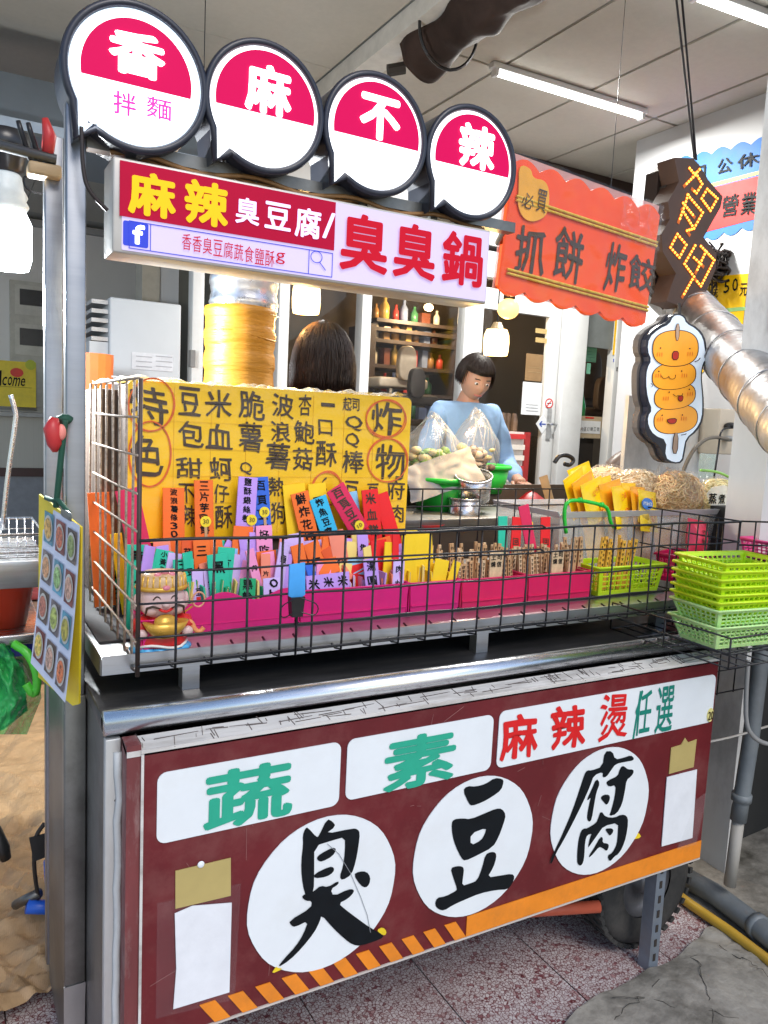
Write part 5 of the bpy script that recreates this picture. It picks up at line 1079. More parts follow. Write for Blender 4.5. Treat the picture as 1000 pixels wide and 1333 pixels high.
# ============================================================ TRAYS AND CARDS
ORD = ['leftmost'] + ['second', 'third', 'fourth', 'fifth', 'sixth', 'seventh', 'eighth', 'ninth', 'tenth', 'eleventh', 'twelfth', 'thirteenth', 'fourteenth', 'fifteenth', 'sixteenth', 'seventeenth', 'eighteenth', 'nineteenth', 'twentieth'] + ['%dth' % i for i in range(21, 70)]
def tray(x0, x1, y0, y1, zb, zt, mt, label, scal=False, dividers=0, taper=.006):
    t = thing('plastic_tray', label, 'tray', ((x0 + x1) / 2, (y0 + y1) / 2, zb), group='pink trays holding order cards')
    th = .0025
    if scal:
        for nm, y in (('front_wall', y0), ('back_wall', y1 - th)):
            pts = [Vector((x0, y, zb)), Vector((x1, y, zb))]
            for i in range(33): f = 1 - i / 32; pts.append(Vector((x0 + (x1 - x0) * f, y, zt + .011 * math.sin(f * 6.28 * 2.2 + 1.2))))
            part(nm, MB().prism(pts, Vector((0, -th, 0))), mt, t)
    else:
        part('front_wall', MB().prism([Vector((x0 + taper, y0 + .003, zb)), Vector((x1 - taper, y0 + .003, zb)), Vector((x1, y0, zt)), Vector((x0, y0, zt))], Vector((0, -th, 0))), mt, t)
        part('back_wall', MB().span(x0, x1, y1 - th, y1, zb, zt), mt, t)
        part('rim', MB().tube([Vector((x0, y0, zt)), Vector((x1, y0, zt)), Vector((x1, y1, zt)), Vector((x0, y1, zt))], .003, 6, closed=True), mt, t, True)
    for x in (x0, x1 - th): part('side_wall', MB().span(x, x + th, y0 + th + .003, y1 - th - .0005, zb + th, zt - .004), mt, t)
    part('bottom', MB().span(x0 + th, x1 - th, y0 + .006, y1 - th, zb, zb + th), mt, t)
    for i in range(dividers): x = x0 + (x1 - x0) * (i + 1) / (dividers + 1); part('divider', MB().span(x, x + th, y0 + .006, y1 - th - .0005, zb + th, zt - .01), mt, t)
    part('ledge', MB().span(x0 + taper, x1 - taper, y0 - .0015, y0 + .0015, zb + .017, zb + .019), mt, t)
    return t
YT = .30; zb = TZ + .0065
def X(px, py=790, Y=YT): return PY(px, py, Y).x
TR = [(X(196), X(384), PINK, 'scalloped magenta tray at the left corner behind the figurine, full of green cards', True, 0),
      (X(390), X(531), PINK, 'magenta tray full of purple cards, right of the binder clip', False, 0),
      (X(533), X(598), PINK, 'small magenta tray with yellow cards below the right edge of the menu box', False, 0),
      (X(600), X(683), PINKR, 'pink tray of wooden tokens, between the yellow cards and the right pink tray', False, 1),
      (X(686), X(768), PINKR, 'pink tray of wooden tokens beside the lime basket', False, 1)]
for a in TR: tray(a[0], a[1], YT, YT + .12, zb, zb + .078, a[2], a[3], a[4], a[5])
tray(GX0 + .02, GX0 + .09, .17, .27, zb - .004, zb + .07, PINK, 'short magenta tray end standing left of the figurine behind the rusty side grid')
FC = {'orange': (.86, .16, .02), 'dark orange': (.75, .1, .02), 'purple': (.5, .3, .78), 'blue': (.03, .13, .62), 'crimson': (.68, .02, .09), 'yellow': (.88, .58, .01), 'cyan': (.03, .45, .72), 'red': (.78, .012, .015), 'teal': (.02, .5, .32),
      'salmon': (.85, .25, .16), 'pink': (.85, .3, .55), 'green': (.01, .35, .14), 'light yellow': (.85, .66, .2), 'pale blue': (.25, .55, .8), 'lilac': (.6, .45, .82)}
def foam(n): return M('foam ' + n, FC[n], .75, 0, .04, 20, .03)
CARD_N = {}
def card(color, x0, y0, x1, y1, text='', tilt=0., Y=.44, sticker=None, yaw=0., label=None, horiz=False, thick=.004):
    """foam order card standing in the trays; box in photo points"""
    pl = PlaneY(Y); c = pl.pt((x0 + x1) / 2, (y0 + y1) / 2); sc = (c - CAM).dot(R[2]) / FPX
    ta = math.radians(tilt); wd = abs(x1 - x0) * sc * 1.04 / max(.4, math.cos(yaw)); h = abs(y1 - y0) * sc + .0
    key = color
    CARD_N[key] = CARD_N.get(key, 0) + 1
    t = thing('foam_card', label or '', 'order card', c, 'foam order cards in the trays'); t.rotation_euler = (math.radians(-6), -ta * -1, yaw)
    t.rotation_euler = (math.radians(-5), ta, yaw)
    # grow downward so that the card reaches into its tray
    dn = max(0, c.z - h / 2 - (TZ + .012)) if abs(tilt) < 25 else 0
    part('sheet', MB().span(-wd / 2, wd / 2, 0, thick, -h / 2 - dn, h / 2), foam(color), t, local=True, bevel=.0006)
    ink = INK if color not in ('crimson', 'red') else INKB
    k = len(text)
    for i, ch_ in enumerate(text):
        if horiz: s = min(wd / k * .8, h * .7); O = Vector((-wd / 2 + wd * (i + .5) / k - s / 2, -.0004, h * .5 - s * 1.15 - .002))
        else: s = min(wd * .62, h * .95 / max(k, 1) * .86); O = Vector((-s / 2 + ru(-.001, .001), -.0004, h / 2 - h * .95 * (i + .92) / k))
        o = put(ch_, O, XA * s, ZA * s * .95, ink, t, .03, .0006, wob=.09, local=True)
    if sticker is not None:
        s = Vector(((sticker[0]) * wd, -.003, sticker[1] * h)); st = part('price_dot', MB().prism([s + Vector((.0135 * math.cos(i * .314), 0, .0135 * math.sin(i * .314))) for i in range(20)], Vector((0, -.002, 0))), M('yellow dot sticker', (.88, .68, .02), .5), t, local=True)
        part('stick', MB().box(s + Vector((.0, .001, -.03)), (.007, .0015, .05)), WOOD, t, local=True)
        put(sticker[2], s + Vector((-.007, -.0021, -.005)), XA * .014, ZA * .011, INKB, t, .0, .0005, local=True)
    return t
L_ = 'standing behind the trays'
card('orange', 213, 635, 240, 704, '波浪薯條30', Y=.45, label='tall orange card lettered 波浪薯條30 against the yellow menu box')
card('orange', 254, 625, 278, 700, '三片芋頭餅', -1, Y=.45, sticker=(.05, -.22, '30'), label='tall orange card lettered 三片芋頭餅 with a yellow price dot')
card('purple', 309, 621, 334, 684, '鹽酥銀絲卷', 4, Y=.44, sticker=(.3, -.38, '30'), label='tall purple card lettered 鹽酥銀絲卷 with a yellow price dot')
card('blue', 331, 621, 352, 700, '百頁豆腐', -4, Y=.455, sticker=(.1, -.08, '30'), label='tall royal blue card with a yellow price dot beside the tall purple card')
card('crimson', 158, 636, 186, 702, '', -12, Y=.40, label='leaning crimson card at the left corner of the yellow menu box')
card('orange', 117, 641, 143, 700, '', -3, Y=.60, label='orange card seen through the rusty side grid, farthest left')
card('yellow', 372, 630, 402, 720, '', -6, Y=.462, label='tall yellow card behind the leaning orange card')
card('yellow', 404, 629, 428, 700, '千層', -6, Y=.458, label='yellow card lettered 千層 behind the cyan card')
card('orange', 386, 640, 410, 712, '鮮炸花枝', -14, Y=.445, label='orange card lettered 鮮炸花枝 leaning left of the cyan card')
card('cyan', 411, 646, 434, 702, '炸魚豆腐', -20, Y=.44, label='cyan card lettered 炸魚豆腐 leaning between orange and crimson cards')
card('pale blue', 453, 640, 470, 700, '', -10, Y=.465, label='pale blue card tip behind the long crimson card')
card('crimson', 440, 629, 466, 698, '百頁豆腐', -32, Y=.435, sticker=(.1, -.38, '10'), label='long crimson card with a price dot leaning strongly to the right')
card('red', 473, 637, 496, 702, '米血糕', -6, Y=.44, label='left one of the two bright red cards leaning together at the menu box')
card('red', 494, 641, 514, 702, '', -18, Y=.445, label='right one of the two bright red cards leaning together at the menu box')
M2 = .385
card('salmon', 203, 702, 224, 760, '甜', -6, Y=M2 + .02, label='salmon card above the god figurine hat')
card('dark orange', 237, 702, 253, 750, '菇條', 0, Y=M2 + .01, label='dark orange card lettered 菇條 between two salmon orange cards')
card('orange', 253, 701, 274, 752, '三角', -3, Y=M2, label='orange card lettered 三角 under the tall one with a price dot')
card('orange', 272, 700, 291, 738, '二', -8, Y=M2 + .03, label='orange card marked 二 left of the small purple peak')
card('orange', 303, 685, 329, 724, '', 5, Y=M2 + .02, label='blank orange card in front of the tall purple card')
card('purple', 287, 703, 301, 740, '', 30, Y=M2 + .025, label='small purple card tip peaking between orange cards')
card('pale blue', 287, 714, 309, 745, '', 3, Y=M2 + .005, label='pale blue card above the dark green card 黑')
card('purple', 324, 693, 338, 735, '丸', 3, Y=M2 + .015, label='narrow purple card lettered 丸 between orange and pink cards')
card('pink', 334, 684, 355, 726, '好吃', -2, Y=M2 + .01, label='light pink card lettered 好吃 in front of the tall blue card')
card('salmon', 362, 702, 380, 735, '', 8, Y=M2 + .02, label='salmon card low in front of the yellow menu box bottom')
card('lilac', 372, 700, 398, 740, '卷', -8, Y=M2 + .015, label='lilac card lettered 卷 left of the orange card heap')
F2 = .345
for c_, a, b, d, e_, tx, ti, lb_ in (('teal', 166, 709, 192, 735, '青', 2, 'teal card lettered 青 beside the corner wire'), ('teal', 170, 732, 200, 762, '玉', 4, 'teal card lettered 玉 left of the figurine hat'), ('teal', 200, 716, 223, 748, '小黃瓜', 14, 'teal card lettered 小黃瓜 tilted above the figurine hat'),
        ('teal', 226, 728, 252, 758, '玉米', 0, 'teal card lettered 玉米 right of the figurine hat'), ('teal', 271, 721, 297, 750, '黑', -5, 'teal card lettered 黑 above the green card rows'), ('purple', 312, 717, 337, 748, 'QQ糕', 4, 'purple card lettered QQ糕 right of the pale blue card'),
        ('orange', 335, 717, 361, 748, '條', -4, 'orange card lettered 條 right of the purple QQ card'), ('lilac', 366, 716, 388, 752, '貓', 3, 'lilac card lettered 貓 above the binder clip'),
        ('orange', 400, 705, 421, 742, '仁', -20, 'first of the heaped orange cards below the leaning cards'), ('orange', 417, 700, 440, 744, '二', 10, 'second heaped orange card lettered 二'), ('dark orange', 424, 710, 446, 745, '', -28, 'dark orange card at the front of the heap'),
        ('salmon', 432, 690, 453, 748, '甜', -12, 'salmon card lettered 甜 right of the orange heap'), ('light yellow', 450, 705, 465, 740, '', 5, 'pale yellow card right of the salmon card'),
        ('purple', 466, 695, 481, 745, '魚板', -4, 'upright purple card lettered 魚板 below the red cards'), ('red', 483, 703, 505, 740, '', -4, 'short red card under the two bright red leaning cards'), ('red', 446, 736, 476, 762, '', -10, 'low red card in the middle of the purple tray'), ('red', 462, 742, 485, 765, '', -22, 'low red card right of another in the purple tray'),
        ('teal', 133, 730, 158, 785, '青花', -3, 'long teal card seen through the rusty side grid'), ('teal', 158, 752, 172, 790, '', -8, 'small teal card right beside the long one at the side grid'), ('yellow', 128, 700, 150, 760, '', 4, 'dull yellow card behind the long teal card'), ('yellow', 149, 694, 163, 760, '', -8, 'bright yellow card right behind the long teal card')):
    card(c_, a, b, d, e_, tx, ti, Y=(.6 if a < 140 else .5) if a < 160 else F2 + (.02 if b < 720 else 0) + ru(0, .012), label=lb_)
for c_, a, b, d, e_, tx, ti, lb_, hz in (('green', 312, 753, 333, 786, '黑輪', 3, 'green card lettered 黑輪 hanging over the scalloped tray edge', 0), ('lilac', 343, 752, 369, 781, 'ob', -2, 'lilac card lettered ob over the tray edge left of the binder clip', 0), ('purple', 398, 747, 457, 768, '米米米', -3, 'wide purple card lettered 米 three times on the front of the purple tray', 1),
        ('purple', 474, 727, 494, 765, '湯圓', -6, 'purple card lettered 湯圓 left of another purple pair', 0), ('lilac', 511, 729, 527, 768, '肉丸', 3, 'lilac card lettered 肉丸 beside the big yellow cards', 0), ('yellow', 533, 721, 562, 775, '00', 2, 'big yellow card lettered 00 in the small magenta tray', 0),
        ('yellow', 527, 690, 543, 740, '', 4, 'tall yellow card behind the big yellow one', 0), ('yellow', 562, 728, 583, 772, '', 12, 'yellow card leaning in the small magenta tray', 0), ('yellow', 585, 730, 597, 762, '', 22, 'narrow yellow card at the right end of the small magenta tray', 0), ('red', 511, 690, 520, 730, '', 0, 'narrow red card between yellow ones', 0), ('yellow', 522, 695, 566, 735, '', -4, 'wide yellow card behind the magenta tray of yellow cards', 0)):
    card(c_, a, b, d, e_, tx, ti, Y=YT + .012 + (.03 if b < 725 else 0), label=lb_, horiz=bool(hz))
fcl = ['purple', 'lilac', 'orange', 'teal', 'salmon', 'pink', 'pale blue', 'dark orange', 'yellow', 'cyan', 'red', 'light yellow']
for i in range(64):
    px_c = 186 + (525 - 186) * (i + rnd() * .7) / 64; k = (0, 0, 3, 1, 4, 2, 3, 3) if px_c < 300 else ((0, 1, 6, 2, 0, 5, 1, 4) if px_c < 420 else (2, 4, 0, 10, 1, 8, 11, 0))
    c_ = fcl[k[int(rnd() * 8)]]; w_ = ru(11, 22); yt = ru(708, 745) - (px_c - 186) * .02; yy = ru(.335, .43); yt -= (yy - .335) * 130
    card(c_, px_c - w_ / 2, yt, px_c + w_ / 2, yt + ru(28, 40), '' if rnd() < .45 else '魚丸板條蝦豆干片肉米'[int(rnd() * 10)] * 1, ru(-16, 16), Y=yy, yaw=ru(-.5, .5), label='small %s card, %s from the left among the loosely stuck small cards' % (c_, ORD[i] if i < 39 else '%dth' % (i + 1)))
# rows of cards seen edge-on in the trays
def edge_cards(xa_, xb_, n, colors, ztop, group, words):
    for i in range(n):
        x = xa_ + (xb_ - xa_) * (i + .5) / n; c_ = colors[int(rnd() * len(colors))]
        t = thing('edge_card', '%s foam card edge, %s from the left of those %s' % (c_, ORD[i] if i else 'first', words), 'order card', (x, YT + .055 + ru(-.02, .02), zb + .003), group)
        t.rotation_euler = (0, ru(-.15, .15), ru(-.5, .35)); h = ztop + ru(-.012, .012)
        part('sheet', MB().span(-.002, .002, -.026, .03, 0, h), foam(c_), t, local=True)
        part('liner', MB().span(.0021, .004, -.025, .028, 0, h - .003), M('tan card liner', (.6, .45, .25), .6), t, local=True)
edge_cards(TR[0][0] + .05, TR[0][1] - .03, 26, ['green', 'teal', 'light yellow', 'green'], .098, 'card edges packed in the scalloped tray', 'in the scalloped tray')
edge_cards(TR[1][0] + .01, TR[1][1] - .01, 22, ['lilac', 'purple', 'purple', 'salmon', 'pink'], .095, 'card edges packed in the purple card tray', 'in the purple card tray')
edge_cards(TR[2][0] + .006, TR[2][1] - .01, 9, ['yellow', 'yellow', 'light yellow'], .105, 'card edges packed in the yellow card tray', 'in the yellow card tray')
# layered flat cards on top of the purple tray
for i in range(7):
    x = ru(TR[1][0] + .03, TR[1][1] - .06); c_ = ['purple', 'lilac', 'salmon', 'pink', 'blue', 'pale blue', 'orange'][i]
    t = thing('foam_card', '%s card lying slanted on top of the purple card tray' % c_, 'order card', (x, YT + .055, zb + .1 + i * .004), 'cards lying over the purple tray'); t.rotation_euler = (-.5 + ru(-.15, .15), ru(-.2, .2), ru(-.5, .5))
    part('sheet', MB().span(-.03, .03, 0, .004, -.02, .02), foam(c_), t, local=True)
# wooden tokens: sticks with dark handwritten marks
tok_me = {}
def token(x, y, z, h, lean, k, label, group, w_=.0095):
    t = thing('wooden_token', label, 'order token', (x, y, z), group); t.rotation_euler = (ru(-.12, .02), lean, ru(-.35, .35))
    part('stick', MB().span(-w_ / 2, w_ / 2, 0, .005, 0, h), WOOD if k % 3 else M('pale wood', (.66, .47, .28), .6, 0, .2, 50), t, local=True)
    mb = MB()
    for i in range(5):
        z_ = h * (.93 - i * .1)
        mb.span(-w_ * .3, w_ * .3, -.0012, -.0004, z_, z_ + .0013); mb.span(ru(-.3, 0) * w_, ru(.05, .3) * w_, -.0016, -.0005, z_ - .0035, z_ - .0022); mb.span(-.0008, .0006, -.002, -.0006, z_ - .006, z_ + .001)
    stuff(part('ink_marks', mb, INKB, t, local=True))
for a, b, n, y, h, wds in ((X(548), X(598), 18, YT + .09, .150, 'upright in the back of the small magenta tray'), (X(603), X(682), 27, YT + .085, .150, 'in the back row of the pink tray left of the lime basket'), (X(603), X(640), 8, YT + .03, .118, 'in the front row of the middle pink tray'), (X(645), X(682), 9, YT + .04, .125, 'behind the divider of the middle pink tray'),
                           (X(688), X(766), 26, YT + .085, .142, 'in the back row of the rightmost pink tray'), (X(690), X(724), 9, YT + .04, .122, 'in the front left half of the rightmost pink tray')):
    for i in range(n): token(a + (b - a) * (i + .5) / n, y + ru(-.012, .012), zb + .003, h + ru(-.012, .01), ru(-.1, .1), i, ORD[i] + ' wooden token ' + wds, 'wooden order tokens ' + wds[:30].strip())
for px, tx in ((663 - 15, '燒信'), (751 - 15, '燒信')):
    pass
for k_, (a, b, d, e_) in enumerate(((635, 716, 657, 760), (715, 712, 737, 756))):
    c = PY((a + b * 0 + d) / 2, (b + e_) / 2, YT + .012)
    t = thing('wooden_plaque', 'wider wooden plaque lettered in black, %s of two in the pink trays' % ('left' if k_ == 0 else 'right'), 'order token', c, 'wooden plaques in the pink trays')
    part('board', MB().span(-.022, .022, 0, .005, -.05, .04), M('pale wood', (.66, .47, .28), .6), t, local=True)
    for i, ch_ in enumerate('土司燒信'): put(ch_, Vector((-.019 + .02 * (i % 2), -.0004, .02 - .02 * (i // 2))), XA * .016, ZA * .016, INK, t, .03, .0006, local=True)
for c_, a, b, d, e_, ti in (('red', 665, 673, 680, 715, 4), ('crimson', 679, 657, 695, 715, -14), ('yellow', 684, 680, 697, 722, -8), ('red', 703, 673, 718, 715, 0), ('teal', 648, 672, 662, 690, 0)):
    card(c_, a, b, d, e_, '回' if c_ == 'red' else '', ti, Y=.42, label='small %s card above the wooden tokens%s' % (c_, {665: ' farthest left', 679: ' in the middle', 684: ' behind the others', 703: ' farthest right', 648: ' alone to the left'}[a]))
# ============================================================ perforated baskets
def basket_mesh(w_, d_, h_, tp, mt, root, nx=9, ny=7, nz=4):
    mb = MB(); b = .0032; th = .003
    c = [(-1, -1), (1, -1), (1, 1), (-1, 1)]
    for i in range(4):
        (ax_, ay_), (bx_, by_) = c[i], c[(i + 1) % 4]
        A = Vector((ax_ * (w_ / 2 - tp), ay_ * (d_ / 2 - tp), 0)); B = Vector((bx_ * (w_ / 2 - tp), by_ * (d_ / 2 - tp), 0)); A2 = Vector((ax_ * w_ / 2, ay_ * d_ / 2, h_)); B2 = Vector((bx_ * w_ / 2, by_ * d_ / 2, h_))
        n_ = nx if i % 2 == 0 else ny
        def P(f, g): return A.lerp(B, f).lerp(A2.lerp(B2, f), g)
        Nn = (B - A).cross(A2 - A).normalized()
        def strip(f0, f1, g0, g1):
            q = [P(f0, g0), P(f1, g0), P(f1, g1), P(f0, g1)]; mb.prism(q, Nn * th)
        strip(0, 1, 0, .16); strip(0, 1, .86, 1)
        wf = b / (B - A).length; hg = b / h_
        strip(0, .06, .16, .86); strip(.94, 1, .16, .86)
        for k in range(1, n_): f = .06 + .88 * k / n_; strip(f - wf / 2, f + wf / 2, .16, .86)
        for k in range(1, nz): g = .16 + .7 * k / nz; strip(.06, .94, g - hg / 2, g + hg / 2)
    part('body', mb, mt, root, local=True)
    part('bottom', MB().lattice(Vector((-w_ / 2 + tp, -d_ / 2 + tp, .001)), XA * (w_ - 2 * tp), YA * (d_ - 2 * tp), nx, ny, .004, .003), mt, root, local=True)
    rp = [Vector((sx * (w_ / 2 + .003), sy * (d_ / 2 + .003), h_)) for sx, sy in c]; part('rim', MB().tube(rp, .0045, 6, closed=True), mt, root, True, local=True)
def copy_tree(o, parent=None):
    c = o.copy(); COL.objects.link(c)
    if parent: c.parent = parent
    for ch_ in o.children: copy_tree(ch_, c)
    return c
# lime basket with tokens inside the cage
c = PZ(800, 770, TZ + .01)
lmx = (X(773) + X(848)) / 2
t = thing('perforated_basket', 'lime green perforated basket of wooden tokens beside the pink trays', 'basket', (lmx + .012, .35, zb)); basket_mesh(X(850) - X(766), .13, .088, .012, LIME, t)
for i in range(11): token(lmx - .075 + i * .0148, .35 + ru(-.01, .01), zb + .005, .155 + ru(-.01, .012), .12 + ru(-.08, .08), 1, ORD[i] + ' yellow lettered token in the lime basket', 'tokens in the lime basket', .012)
for i in range(8): token(X(755) + i * .010, .36 + .01 * (i % 2), zb + .02, .15, ru(-.1, .1), i, ORD[i] + ' pale wooden token between the pink tray and the lime basket', 'tokens left of the lime basket')
for o in list(bpy.data.objects):
    if o.name.startswith('stick') and o.parent and o.parent.get('group') == 'tokens in the lime basket': o.data.materials[0] = M('amber token wood', (.8, .42, .05), .5, 0, .2, 40)
t = thing('perforated_basket', 'magenta perforated basket behind the wires, left of the lime basket stack', 'basket', (X(885, 740, .4) + .03, .4, zb)); t.rotation_euler = (0, 0, .35); basket_mesh(.17, .15, .09, .012, PINKR, t)
# ============================================================ clear container with noodle bags
YCn = .47
cx0, cx1 = PY(731, 655, YCn).x, PY(962, 668, YCn).x; czt = PY(850, 664, YCn).z; czb = TZ + .007
ct = thing('clear_container', 'large cloudy clear tub with green handle, holding noodle bags, at the right of the cage', 'container', ((cx0 + cx1) / 2, YCn + .16, czb))
def wallq(a, b, c_, d, nm='wall'): part(nm, MB().prism([a, b, c_, d], (b - a).cross(d - a).normalized() * .003), CLEARP, ct)
tp = .03; y0_, y1_ = YCn, YCn + .34
A = [Vector((cx0 + tp, y0_ + tp, czb)), Vector((cx1 - tp, y0_ + tp, czb)), Vector((cx1 - tp, y1_ - tp, czb)), Vector((cx0 + tp, y1_ - tp, czb))]
B = [Vector((cx0, y0_, czt)), Vector((cx1, y0_, czt)), Vector((cx1, y1_, czt)), Vector((cx0, y1_, czt))]
for i in range(4): wallq(A[i], A[(i + 1) % 4], B[(i + 1) % 4], B[i])
part('bottom', MB().prism(A, Vector((0, 0, .003))), CLEARP, ct)
mb = MB()
for i in range(4): a, b = B[i], B[(i + 1) % 4]; o_ = (b - a).cross(ZA).normalized(); mb.prism([a - ZA * .02 + o_ * .001, b - ZA * .02 + o_ * .001, b + o_ * .012, a + o_ * .012], o_ * .004)
part('rim', mb, M('frosted rim plastic', (.7, .72, .76), .35, 0, .03, 5, .02, alpha=.75), ct)
hx0, hx1 = PY(738, 655, YCn - .02).x, PY(795, 670, YCn - .02).x
hp = [PY(737, 694, YCn - .02), PY(734, 668, YCn - .02), PY(738, 652, YCn - .025), PY(755, 651, YCn - .025), PY(783, 657, YCn - .025), PY(792, 662, YCn - .02), PY(795, 682, YCn - .02), PY(800, 686, YCn - .01)]
part('handle', MB().tube(chaikin(hp, 1, False), .0062, 8), GREENPL, ct, True)
for f in (3, 4): part('handle_ring', MB().rod(hp[f] - XA * .005, hp[f] + XA * .006, .0085, 8), GREENPL, ct, True)
def noodle_bag(c, r, label, ncol, n, filmt=FILM, tip=None):
    t = thing('noodle_bag', label, 'bag of noodles', c - ZA * r[2]); mb = MB()
    for i in range(n):
        a_ = ru(0, 6.283); t_ = math.acos(ru(-.3, 1)); n_ = Vector((math.sin(t_) * math.cos(a_), math.sin(t_) * math.sin(a_), math.cos(t_))); d = n_.orthogonal().normalized(); d = (d * ru(-1, 1) + n_.cross(d) * ru(-1, 1)).normalized(); pts = []; rad = ru(.72, .97); ph = ru(0, 6)
        for k in range(9):
            pts.append(c + Vector((n_.x * r[0], n_.y * r[1], n_.z * r[2])) * (rad + .03 * math.sin(k * 1.9 + ph)))
            side = n_.cross(d); n_ = (n_ + d * .13 + side * (.075 * math.sin(k * 1.7 + ph))).normalized(); d = (d - n_ * d.dot(n_)).normalized()
        mb.tube(chaikin(pts, 1, False), .0019, 4, cap=False)
    stuff(part('noodles', mb, ncol, t, True))
    part('core', MB().ell(c, (r[0] * .8, r[1] * .78, r[2] * .8), 20, 12, .03), ncol, t, True)
    m_ = MB().ell(c, (r[0], r[1], r[2]), 60, 40, .03)
    for v in m_.v: v += (v - c).normalized() * .012 * abs(NZ.noise(v * 24))
    if tip:
        for i, v in enumerate(m_.v):
            q = v - c
            if q.z > r[2] * .6 and abs(q.x - tip[0] * r[0]) < r[0] * .22: v.z += tip[1] * (1 - abs(q.x - tip[0] * r[0]) / (r[0] * .22))
    part('film', m_, filmt, t, True); return t
NO = M('orange noodles', (1, .7, .36), .45, 0, .2, 40, 0, sub=.1); NY = M('pale yellow noodles', (.92, .78, .42), .45, 0, .15, 40, 0, sub=.1)
noodle_bag(PY(828, 640, .68), (.15, .08, .085), 'clear bag of pale orange noodles behind the yellow packets', M('pale orange noodles', (1, .8, .5), .45, 0, .2, 40), 420)
noodle_bag(PY(790, 632, .74), (.12, .07, .075), 'low clear bag of pale noodles half hidden behind the yellow packets', M('pale orange noodles', (1, .8, .5)), 260)
noodle_bag(PY(880, 646, .60), (.125, .085, .098), 'clear knotted bag of orange noodles in the middle of the tub', NO, 520, tip=(-.8, .07))
noodle_bag(PY(932, 652, .62), (.12, .075, .09), 'clear bag of pale noodles lettered 蒸煮麵 at the right of the tub', NY, 420)
t = [o for o in bpy.data.objects if o.name.startswith('noodle_bag')][-1]
for ch_, a, b, d, e_ in (('蒸', 922, 642, 934, 656), ('煮', 935, 643, 945, 656), ('麵', 946, 645, 958, 662)): putpx(ch_, PlaneY(.5), a, b, d, e_, INK, t, .03, .0)
part('label_patch', fill2d([[(918, 636), (950, 630), (962, 650), (955, 668), (925, 662)]], PlaneY(.502), 0), M('clouded print', (.85, .85, .8), .4, 0, alpha=.6), t)
part('green_edge', MB().tube(chaikin([PY(912, 612, .58), PY(935, 614, .58), PY(955, 624, .58), PY(962, 634, .57), PY(950, 626, .58)], 2, False), .005, 6), M('green bag edge', (.3, .6, .12), .4), t, True)
def packet(px, py, w_, h_, Y, tilt, mt, label, name='noodle_packet', stripe=None, yaw=0, cat='packet', d_=.012):
    c = PY(px, py, Y); t = thing(name, label, cat, c); t.rotation_euler = (math.radians(-12), math.radians(tilt), yaw)
    vs = []; fs = []; nu, nv = 14, 14
    for s in (-1, 1):
        for j in range(nv + 1):
            for i in range(nu + 1):
                u, v = i / nu * 2 - 1, j / nv * 2 - 1; th = d_ * (1 - abs(u) ** 3) * (1 - abs(v) ** 3) + .002 * NZ.noise(Vector((u * 3, v * 4, px + s))) * (1 - u ** 4) * (1 - v ** 4)
                vs.append(Vector((u * w_ / 2, s * th, v * h_ / 2)))
        o_ = 0 if s < 0 else (nu + 1) * (nv + 1)
        for j in range(nv):
            for i in range(nu): a = o_ + j * (nu + 1) + i; q = (a, a + 1, a + nu + 2, a + nu + 1); fs.append(q if s < 0 else q[::-1])
    part('pouch', MB().add(vs, fs), mt, t, True, local=True)
    mb = MB()
    for e in (-1, 1): part('seal', MB().span(-w_ / 2, w_ / 2, -.001, .001, e * h_ / 2 - .006, e * h_ / 2 + .006), mt, t, local=True)
    return t
YP = M('glossy yellow packet foil', (1, .66, .01), .25, 0, .08, 8, .25, bscale=14); YP2 = M('amber packet foil', (.88, .42, .02), .28, 0, .08, 8, .25, bscale=14)
for i in range(9):
    t = packet(752 + i * 11.5, 642 + i * 2.2 + (i % 3) * 3, .15, .13, .56 - (i % 3) * .02 - i * .003, -16 + i * 2.6 + ru(-3, 3), YP if i % 3 != 1 else YP2, 'glossy yellow packet with red print standing in the tub, %s from the left' % ORD[i], yaw=.35 + ru(-.1, .1))
    for j in range(2): put('三福'[j] if i % 2 else '公仔'[j], Vector((-.03 + .024 * j, -.0145, .02 + .006 * j)), XA * .017, ZA * .02, REDP, t, .012, .001, local=True)
    part('red_ring', MB().tube([Vector((.014 * math.cos(k * .6) + .01, -.0135, -.022 + .014 * math.sin(k * .6))) for k in range(10)], .0014, 4, closed=True), M('orange red print', (.8, .2, .02), .4), t, local=True)
packet(760, 628, .1, .11, .6, -20, YP, 'yellow packet sticking up highest at the back left of the tub')
t = packet(838, 664, .055, .075, .478, 6, M('silver blue packet foil', (.8, .55, .1), .25, .1, .1, 10, .2), 'small yellow packet with blue and white badge at the front of the tub')
c = PY(843, 655, .468)
t2 = part('badge', MB().prism([Vector((.026 * math.cos(i * .314), -.017, .02 + .02 * math.sin(i * .314))) for i in range(20)], Vector((0, -.002, 0))), M('blue badge', (.05, .2, .6), .3), t, local=True)
for i, ch_ in enumerate('Prince'): put(ch_, Vector((-.021 + .007 * i, -.0178, .014)), XA * .006, ZA * (.012 if ch_ != 'n' else .009), PAPER, t, .03, .0006, shear=.2, local=True)
AMB = M('amber noodle packet', (.85, .5, .12), .3, 0, .3, 25, .3, bscale=20)
for i in range(4): packet(775 + i * 30, 705 + i * 2, .09, .12, .52, ru(-10, 10), AMB, ('first', 'second', 'third', 'fourth')[i] + ' amber packet seen through the cloudy front of the tub')
packet(907, 700, .1, .115, .44, 10, M('pink plastic bag', (.85, .06, .12), .2, 0, .1, 8, .4, bscale=16), 'shiny pink red bag with dark print behind the wires, above the magenta basket', 'pink_bag', cat='bag', d_=.03)
t = [o for o in bpy.data.objects if o.name.startswith('pink_bag')][-1]
for i, ch_ in enumerate('杏鮑'): put(ch_, Vector((-.012, -.031, .0 - .03 * i)), XA * .026, ZA * .026, INKB, t, .0, .002, wob=.1, local=True)
